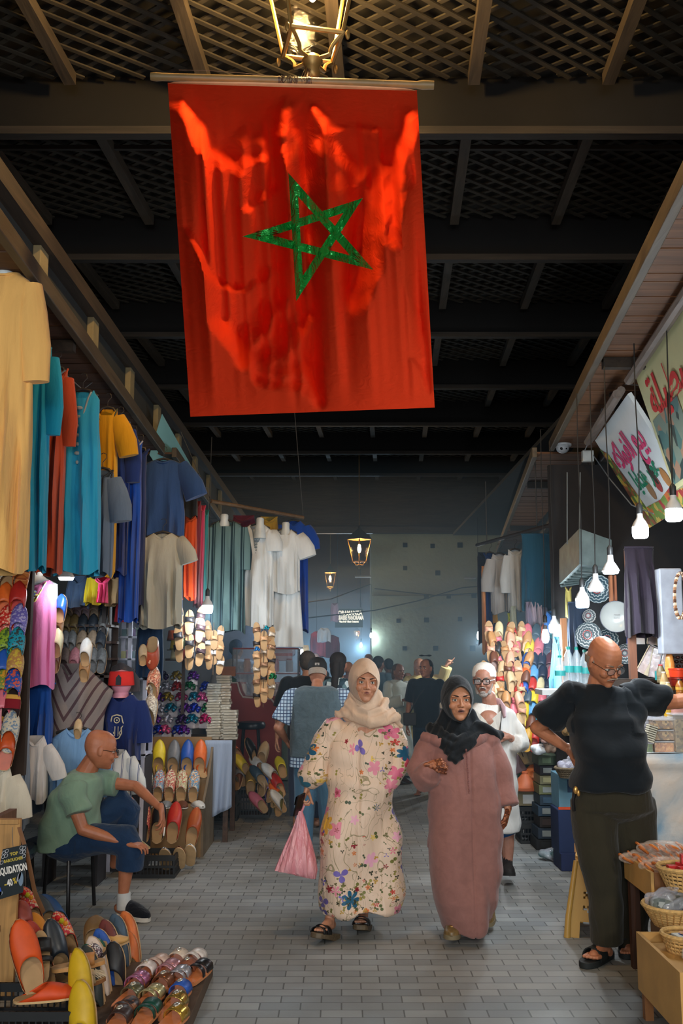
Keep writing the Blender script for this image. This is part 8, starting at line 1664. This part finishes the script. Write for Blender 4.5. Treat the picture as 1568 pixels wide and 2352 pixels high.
# metallic slide sandals in rows
MT=lambda c,r=.22,me=.5: plain(c,r,me,.25,30,.3,'metallic_leather')
SL=[(345,2222,'pale nude',MT((206,176,160),.4,.1)),(392,2215,'cream',MT((214,196,176),.4,.1)),(432,2212,'white',MT((222,212,204),.4,.1)),(322,2240,'white openwork',MT((220,206,200),.4,.1)),(372,2240,'iridescent pink',MT((206,150,160))),(420,2240,'brown',MT((140,80,54),.5,0)),(303,2264,'lilac pink',MT((186,120,160))),(354,2272,'bronze',MT((130,84,60))),(402,2256,'silver',MT((180,180,186))),(280,2294,'olive metallic',MT((110,108,84))),(332,2298,'iridescent gold green',MT((190,180,130))),(400,2290,'cobalt blue',MT((44,90,180),.4,.1)),(270,2326,'camouflage brown',speck([(90,60,46),(50,40,40),(140,90,60)],40,.4,.2)),(388,2318,'gold',MT((206,170,90),.18,.8)),(330,2338,'dark green',MT((20,70,56),.4,.1)),(262,2356,'black brown',MT((60,44,40),.4,.1)),(440,2240,'black heeled',MT((30,28,30),.3,.1)),(378,2352,'yellow gold',MT((200,160,70),.2,.7))]
ft=LE((206,120,70),.5); tanz=LE((206,130,80))
brd=foldedbox('display_board','low board carrying the rows of metallic slide sandals','board',(at(355,1503,5.1).x,5.12,0),(.52,1.0,.07),plain((90,70,54),.9))
for i,(px,py,nm,m_) in enumerate(SL):
    g_=gnd(px,py,.07+.03); sandal(f'{nm} slide sandal in the rows on the low board, {"front" if py>2310 else "middle" if py>2255 else "back"} part',tanz if i%3 else LE((150,96,60)),m_,V((g_.x-.01,g_.y-.10,.072+.004*(i%3))),(R(4+rnd.uniform(0,6)),R(rnd.uniform(-5,5)),R(-16+rnd.uniform(-6,6))),L=.235,W=.092,group='metallic slide sandals on the low board',style=2 if i%2 else 0,foot_=ft)
# ================================================================ PEOPLE FURTHER BACK
def bgperson(label,px,ptop,Y,facing,top,bottom,skin=(170,120,96),hair=(30,26,26),H=None,hairlen=0,cap=None,dress=False,sl='short',pose=None,build=1.0,bag=None,yaw=0,pitch=0,vox=.008,lean=0,headcol=None,faceon=False,head_dx=0):
    z=at(px,ptop,Y).z; H=H or z; s=H/1.72; base=V((at(px,1503,Y).x,Y,0)); t=thing('person',label,'person',base,R(facing)); 
    k=s; P=lambda x,y,z_: V((x*k,y*k,z_*k)); J=dict(sR=P(-.17*build,0,1.40),sL=P(.17*build,0,1.40),eR=P(-.24*build,.03,1.12),eL=P(.24*build,.03,1.12),wR=P(-.25*build,-.06,.87),wL=P(.25*build,-.06,.87))
    if pose: 
        for a,b_ in pose.items():
            if a!='pt': J[a]=P(*b_)
    hm=headmat(P(head_dx,-.03-lean,1.595),R(yaw),R(pitch),0,k*1.0); mb=MB(); head(mb,hm,full=1.0,detail=faceon); mb.cap(P(0,-.01-lean*.7,1.50),P(0,.01,1.40),.052*k,.06*k)
    for a in 'RL':
        arm(mb,J['s'+a],J['e'+a],J['w'+a],k*.95*build); d=(J['w'+a]-J['e'+a]).normalized(); s_=-1 if a=='R' else 1
        if pose and 'pt' in pose and a==('R' if pose['pt'][0]<0 else 'L'): hand(mb,J['w'+a],V((pose['pt'][1],pose['pt'][2],pose['pt'][3])),V((0,-1,0)),k,(.05,1.3,1.4,1.4),s_,.6,point=1)
        else: hand(mb,J['w'+a],d,V((-s_*.8,.1,0)),k*.95,(.4,.45,.5,.5),s_,.4)
    for x in(-1,1): leg(mb,P(x*.09,0,.90),P(x*.10,-.02*x,.48),P(x*.10,.03*x,.09),k*.95*build); foot(mb,P(x*.10,.03*x,.085),P(x*.115,-.17+.03*x,.014),k*.95)
    mb.cap(P(0,0,1.3),P(0,0,.95),.11*k*build,.12*k*build)
    fuse('body',mb,vox*.75,skinmat(skin),t,1,sock(hm) if faceon else None)
    if faceon: face(t,hm,hair)
    tm=top if not isinstance(top,tuple) else fabric(top); bm_=bottom if not isinstance(bottom,tuple) else fabric(bottom)
    mb=MB(); hem=.30 if dress else .84
    rg=[tring(P(0,.005,1.475),.075*k,.07*k,32),tring(P(0,.005,1.44),.15*k*build,.10*k,32),tring(P(0,0,1.38),.195*k*build,.12*k*build,32),tring(P(0,0,1.2),.18*k*build,.13*k*build,32),tring(P(0,0,1.02),.17*k*build,.13*k*build,32),tring(P(0,0,.84),.185*k*build,.14*k*build,32)]
    if dress: rg+=[tring(P(0,0,.5),.24*k,.2*k,32),tring(P(0,0,.12),.30*k,.25*k,32)]
    mb.loft(rg)
    for a in 'RL':
        S,E,W_=J['s'+a],J['e'+a],J['w'+a]; mb.ell(S,(.075*k*build,.075*k*build,.065*k))
        if sl=='short': mb.path([S,S.lerp(E,.5),S.lerp(E,.82)],[.072*k*build,.074*k*build,.074*k*build],16)
        elif sl=='long': mb.path([S,S.lerp(E,.6),E,E.lerp(W_,.5),E.lerp(W_,.92)],[.070*k*build,.066*k*build,.062*k,.056*k,.050*k],16)
        elif sl=='wide': mb.path([S,S.lerp(E,.6),E,E.lerp(W_,.5),E.lerp(W_,.88)],[.075*k*build,.080*k*build,.085*k,.085*k,.085*k],16)
    fuse('dress' if dress else 'shirt',mb,vox,tm,t,2,folds(.010 if dress else .005,26,amp2=.004,seed=len(label)))
    if not dress:
        mb=MB(); mb.loft([tring(P(0,0,.95),.165*k*build,.125*k*build,30),tring(P(0,0,.80),.18*k*build,.14*k*build,30)])
        for x in(-1,1): mb.path([P(x*.09,0,.85),P(x*.10,-.02*x,.48),P(x*.10,.02*x,.11)],[.10*k*build,.078*k*build,.066*k],18)
        fuse('trousers',mb,vox,bm_,t,2,folds(.004,26,amp2=.003,seed=3))
    hmat=plain(headcol or hair,.8,ns=60,nv=.2,bs_=.5,name='hair')
    if cap=='baseball':
        mb=MB(); mb.lathe([(.087,.0),(.089,.02),(.085,.06),(.066,.095),(.03,.112),(.004,.114)],24); mb.xf(M.Diagonal((1,1.2,1,1))@M.Translation((0,.016,.022))); mb.xf(hm); c=mb.build('cap',plain((24,26,30),.8),t); mb=MB(); mb.prism([(.06*math.cos(a_)*1.2,-.08-.075*math.sin(a_)) for a_ in [PI*j/8 for j in range(9)]],lambda x,y:V((x,y,.030)),lambda x,y:V((x,y,.022))); mb.xf(hm); mb.build('visor',plain((24,26,30),.8),c)
        MB().box((0,.122,.045),(.04,.006,.022)).xf(hm).build('strap_badge',plain((150,150,150),.5),c,smooth=0)
        MB().lathe([(.0775,-.035),(.080,-.01),(.079,.02)],24,cap0=False,cap1=False).xf(M.Diagonal((1,1.2,1,1))@M.Translation((0,.022,0))).xf(hm).build('hair',plain((150,140,130),.9,ns=80),t)
    elif cap!='bald':
        mb=MB(); mb.ell((0,.028,.045),(.083,.098,.080)); mb.ell((0,.055,.0),(.076,.07,.07))
        if hairlen>0: mb.ell((0,.075,-.05),(.07,.05,.09)); 
        if hairlen==2: mb.path([(0,.12,.02),(0,.14,-.06),(.01,.15,-.16),(.015,.15,-.30),(.01,.15,-.36)],[.035,.034,.034,.026,.008],12)
        if hairlen==3: mb.path([(0,.09,-.02),(0,.10,-.2),(0,.11,-.42)],[.075,.085,.03],14)
        mb.xf(hm); fuse('hair',mb,.006,hmat,t,1)
    if bag:
        MB().box(P(*bag[0]),(bag[1]*k,.07*k,bag[2]*k)).build('shoulder_bag',plain(bag[3],.5),t,smooth=0,bevel=.01)
        MB().path([P(*bag[0])+V((0,0,bag[2]*k/2)),P(bag[0][0]*.4,-.14,1.25),P(-bag[0][0]*.5,-.06,1.46)],.008,6).build('bag_strap',plain(bag[3],.5),t)
    return t
chk=None
m,nt,b=nodes('checked_cloth'); tc=nn(nt,'ShaderNodeTexCoord'); br=nn(nt,'ShaderNodeTexBrick',Scale=1.0); br.offset=0
mp=nn(nt,'ShaderNodeMapping'); mp.inputs['Rotation'].default_value=(PI/2,0,0); nt.links.new(tc.outputs['Object'],mp.inputs[0]); nt.links.new(mp.outputs[0],br.inputs['Vector'])
br.inputs['Color1'].default_value=rgb((160,190,216)); br.inputs['Color2'].default_value=rgb((186,206,222)); br.inputs['Mortar'].default_value=rgb((44,66,104)); br.inputs['Mortar Size'].default_value=.0035; br.inputs['Brick Width'].default_value=.028; br.inputs['Row Height'].default_value=.028; nt.links.new(br.outputs[0],b.inputs['Base Color']); b.inputs['Roughness'].default_value=.9; chk=m
w6=bgperson('man in a black baseball cap, grey vest and blue checked shirt walking away',728,1553,8.7,180,chk,(78,118,146),(170,120,96),cap='baseball',build=1.22,lean=.10,pitch=18,H=1.66,pose=dict(eR=(-.36,.02,1.12),wR=(-.34,-.12,.95),eL=(.34,.04,1.12),wL=(.28,-.14,1.0)))
k=1.66/1.72; mb=MB(); mb.loft([tring(V((0,.0,z)),rx,ry,36) for z,rx,ry in [(1.43,.12,.10),(1.39,.205,.145),(1.3,.225,.165),(1.1,.235,.175),(.95,.235,.178),(.84,.23,.172)]]); fuse('vest',mb,.008,fabric((84,102,112),20,20,.4),w6,2,folds(.004,18,amp2=.003))
mb=MB(); mb.loft([tring(V((0,0,z)),rx,ry,36) for z,rx,ry in [(.86,.225,.165),(.76,.232,.17)]]); mb.build('shirt_hem',chk,w6)
bgperson('man in a black T-shirt seen from behind, beyond the man with the cap',706,1494,10.2,175,(24,28,34),(50,60,80),(176,130,104),hair=(70,62,56),build=1.15,pose=dict(eR=(-.26,.05,1.1),wR=(-.30,.0,.85),eL=(.27,.05,1.1),wL=(.30,.0,.86)))
tie=speck([(30,50,64),(90,120,130),(190,206,210),(40,66,80)],22,.85,.1,name='tie_dyed_cloth')
bgperson('woman with a long dark ponytail in a blue tie-dyed shirt, from behind',776,1497,9.7,170,tie,(40,44,60),(150,104,84),hairlen=2,build=1.05)
bgperson('woman in a pale grey long dress with hair tied up, holding a phone',912,1524,13.7,35,(184,196,190),(150,160,150),(130,94,78),hair=(74,58,46),dress=True,sl='wide',hairlen=1,pose=dict(eR=(-.24,-.04,1.14),wR=(-.06,-.24,1.20),eL=(.24,-.02,1.12),wL=(.10,-.22,1.15)),faceon=True)
bgperson('woman in a black top and dark skirt with sunglasses pushed up on her head',978,1513,12.6,-12,(26,34,46),(30,52,76),(176,128,106),hair=(36,28,28),hairlen=1,bag=((-.2,-.12,.95),.17,.16,(34,34,40)),faceon=True,yaw=-25)
yl=bgperson('person in a pale yellow robe with long fair hair, pointing up to the right',962,1512,14.4,0,(214,196,130),(196,180,110),(190,140,112),hair=(190,130,70),dress=True,sl='wide',hairlen=3,pose=dict(eL=(.34,-.04,1.42),wL=(.40,-.10,1.62),pt=(1,.55,-.2,.85)))
w_=bpy.data.objects; sgp=[o for o in w_ if o.get('label','').startswith('woman in a black top')][0]
MB().path([V((x*.95,-.085+abs(x)*.3,1.685)) for x in(-.08,-.05,-.015,.015,.05,.08)],[.006,.012,.006,.006,.012,.006],8).build('sunglasses',plain((30,30,34),.2),sgp)
bgperson('man in a dark grey top standing by the wall, between the two scarved women',868,1506,15.0,150,(70,92,104),(40,44,50),(120,90,76),hair=(26,26,30)); bgperson('short-haired boy in a dark jacket beside the man by the wall',892,1512,16.7,200,(30,44,60),(30,40,50),(110,84,70),hair=(28,34,44))
bgperson('person in a dark top with white motif behind the woman in the pale dress',935,1545,15.5,10,(34,34,40),(30,30,36),(150,110,90),hair=(40,30,28),hairlen=1); bgperson('person in dull pink with orange cap in the middle distance',800,1520,17,180,(150,110,110),(90,80,90),(150,110,90),hair=(206,130,60)); bgperson('person in pale clothes in the hazy middle distance left of the ponytail woman',746,1540,16,170,(150,156,170),(90,90,100),(150,110,90),hair=(60,56,60))
bgperson('person in a beige tunic between the walking women, far back',1042,1560,15,10,(190,170,140),(150,140,120),(150,110,90),hair=(60,46,40),build=1.1); bgperson('shopkeeper in a white coat seen from behind in the far left stall',541,1468,13.95,160,(168,184,206),(120,140,170),(120,90,76),hair=(36,52,76),sl='long',build=1.15); bgperson('man with a hat in the far alley under the hazy lights',846,1502,19,0,(90,100,110),(60,60,70),(170,120,96),hair=(30,50,60))
bgperson('distant person in white in the alley beside the bright stall',724,1500,21,20,(200,200,206),(120,120,130),(160,120,100)); 
# distant stall goods in the alley
for i,(px,py,Y,w_,h,c,lb) in enumerate([(730,1470,22,.35,.55,(206,80,90),'pink and red clothes hanging in the hazy far stall'),(757,1478,22.5,.45,.5,(120,60,70),'dark red clothes hanging in the hazy far stall'),(744,1462,21.8,.3,.3,(206,220,230),'white shirt hanging in the hazy far stall'),(768,1405,24.5,.2,.45,(170,140,150),'pale pink banner hanging at the alley mouth'),(700,1502,21,.2,.3,(190,150,90),'tan coat hanging in the hazy far stall'),(640,1440,15,.5,.55,(150,150,170),'lilac curtain behind the sandal string')]):
    p=at(px,py-20,Y); garment('hanging_clothes',lb,'clothes',p,w_,h,c,kf=4,hanger=False,group='clothes in the far alley stalls')
for i,(px,py,Y,lb) in enumerate([(693,1496,20,'small bright bulb in the hazy far stall left of the black T-shirt man'),(658,1439,14,'bright bulb seen between the white trousers'),(829,1480,28,'bright lights of the alley stall under the tiny lantern'),(852,1458,23.8,'white tube bulb at the corner of the back wall'),(726,1478,23,'tiny bulb over the pink clothes in the far alley')]):
    bulb_lamp(at(px,py,Y),1.2,lb,'B',energy=[60,10,420,26,60][i],group='small bulbs in the far alley',col=(.5,.75,1.0))
wt=thing('woven_tub','orange tub on a green pot behind the red booth','tub',at(525,1560,12.9)); MB().lathe([(.07,-.15),(.10,.0),(.055,.03)],18).build('green_pot',plain((60,100,70),.6),wt); MB().box((0,0,.10),(.17,.12,.12)).build('orange_box',plain((206,120,60),.6),wt,smooth=0)
struct('stall_partition_far',MB().box((at(515,1503,14).x,14.2,1.25),(.9,.06,2.5)),plain((130,146,170),.8),smooth=0)
struct('kerb',MB().box((at(1000,1503,14.6).x,14.9,.05),(3.2,.7,.10)),plain((90,110,124),.8),smooth=0,bevel=.01)
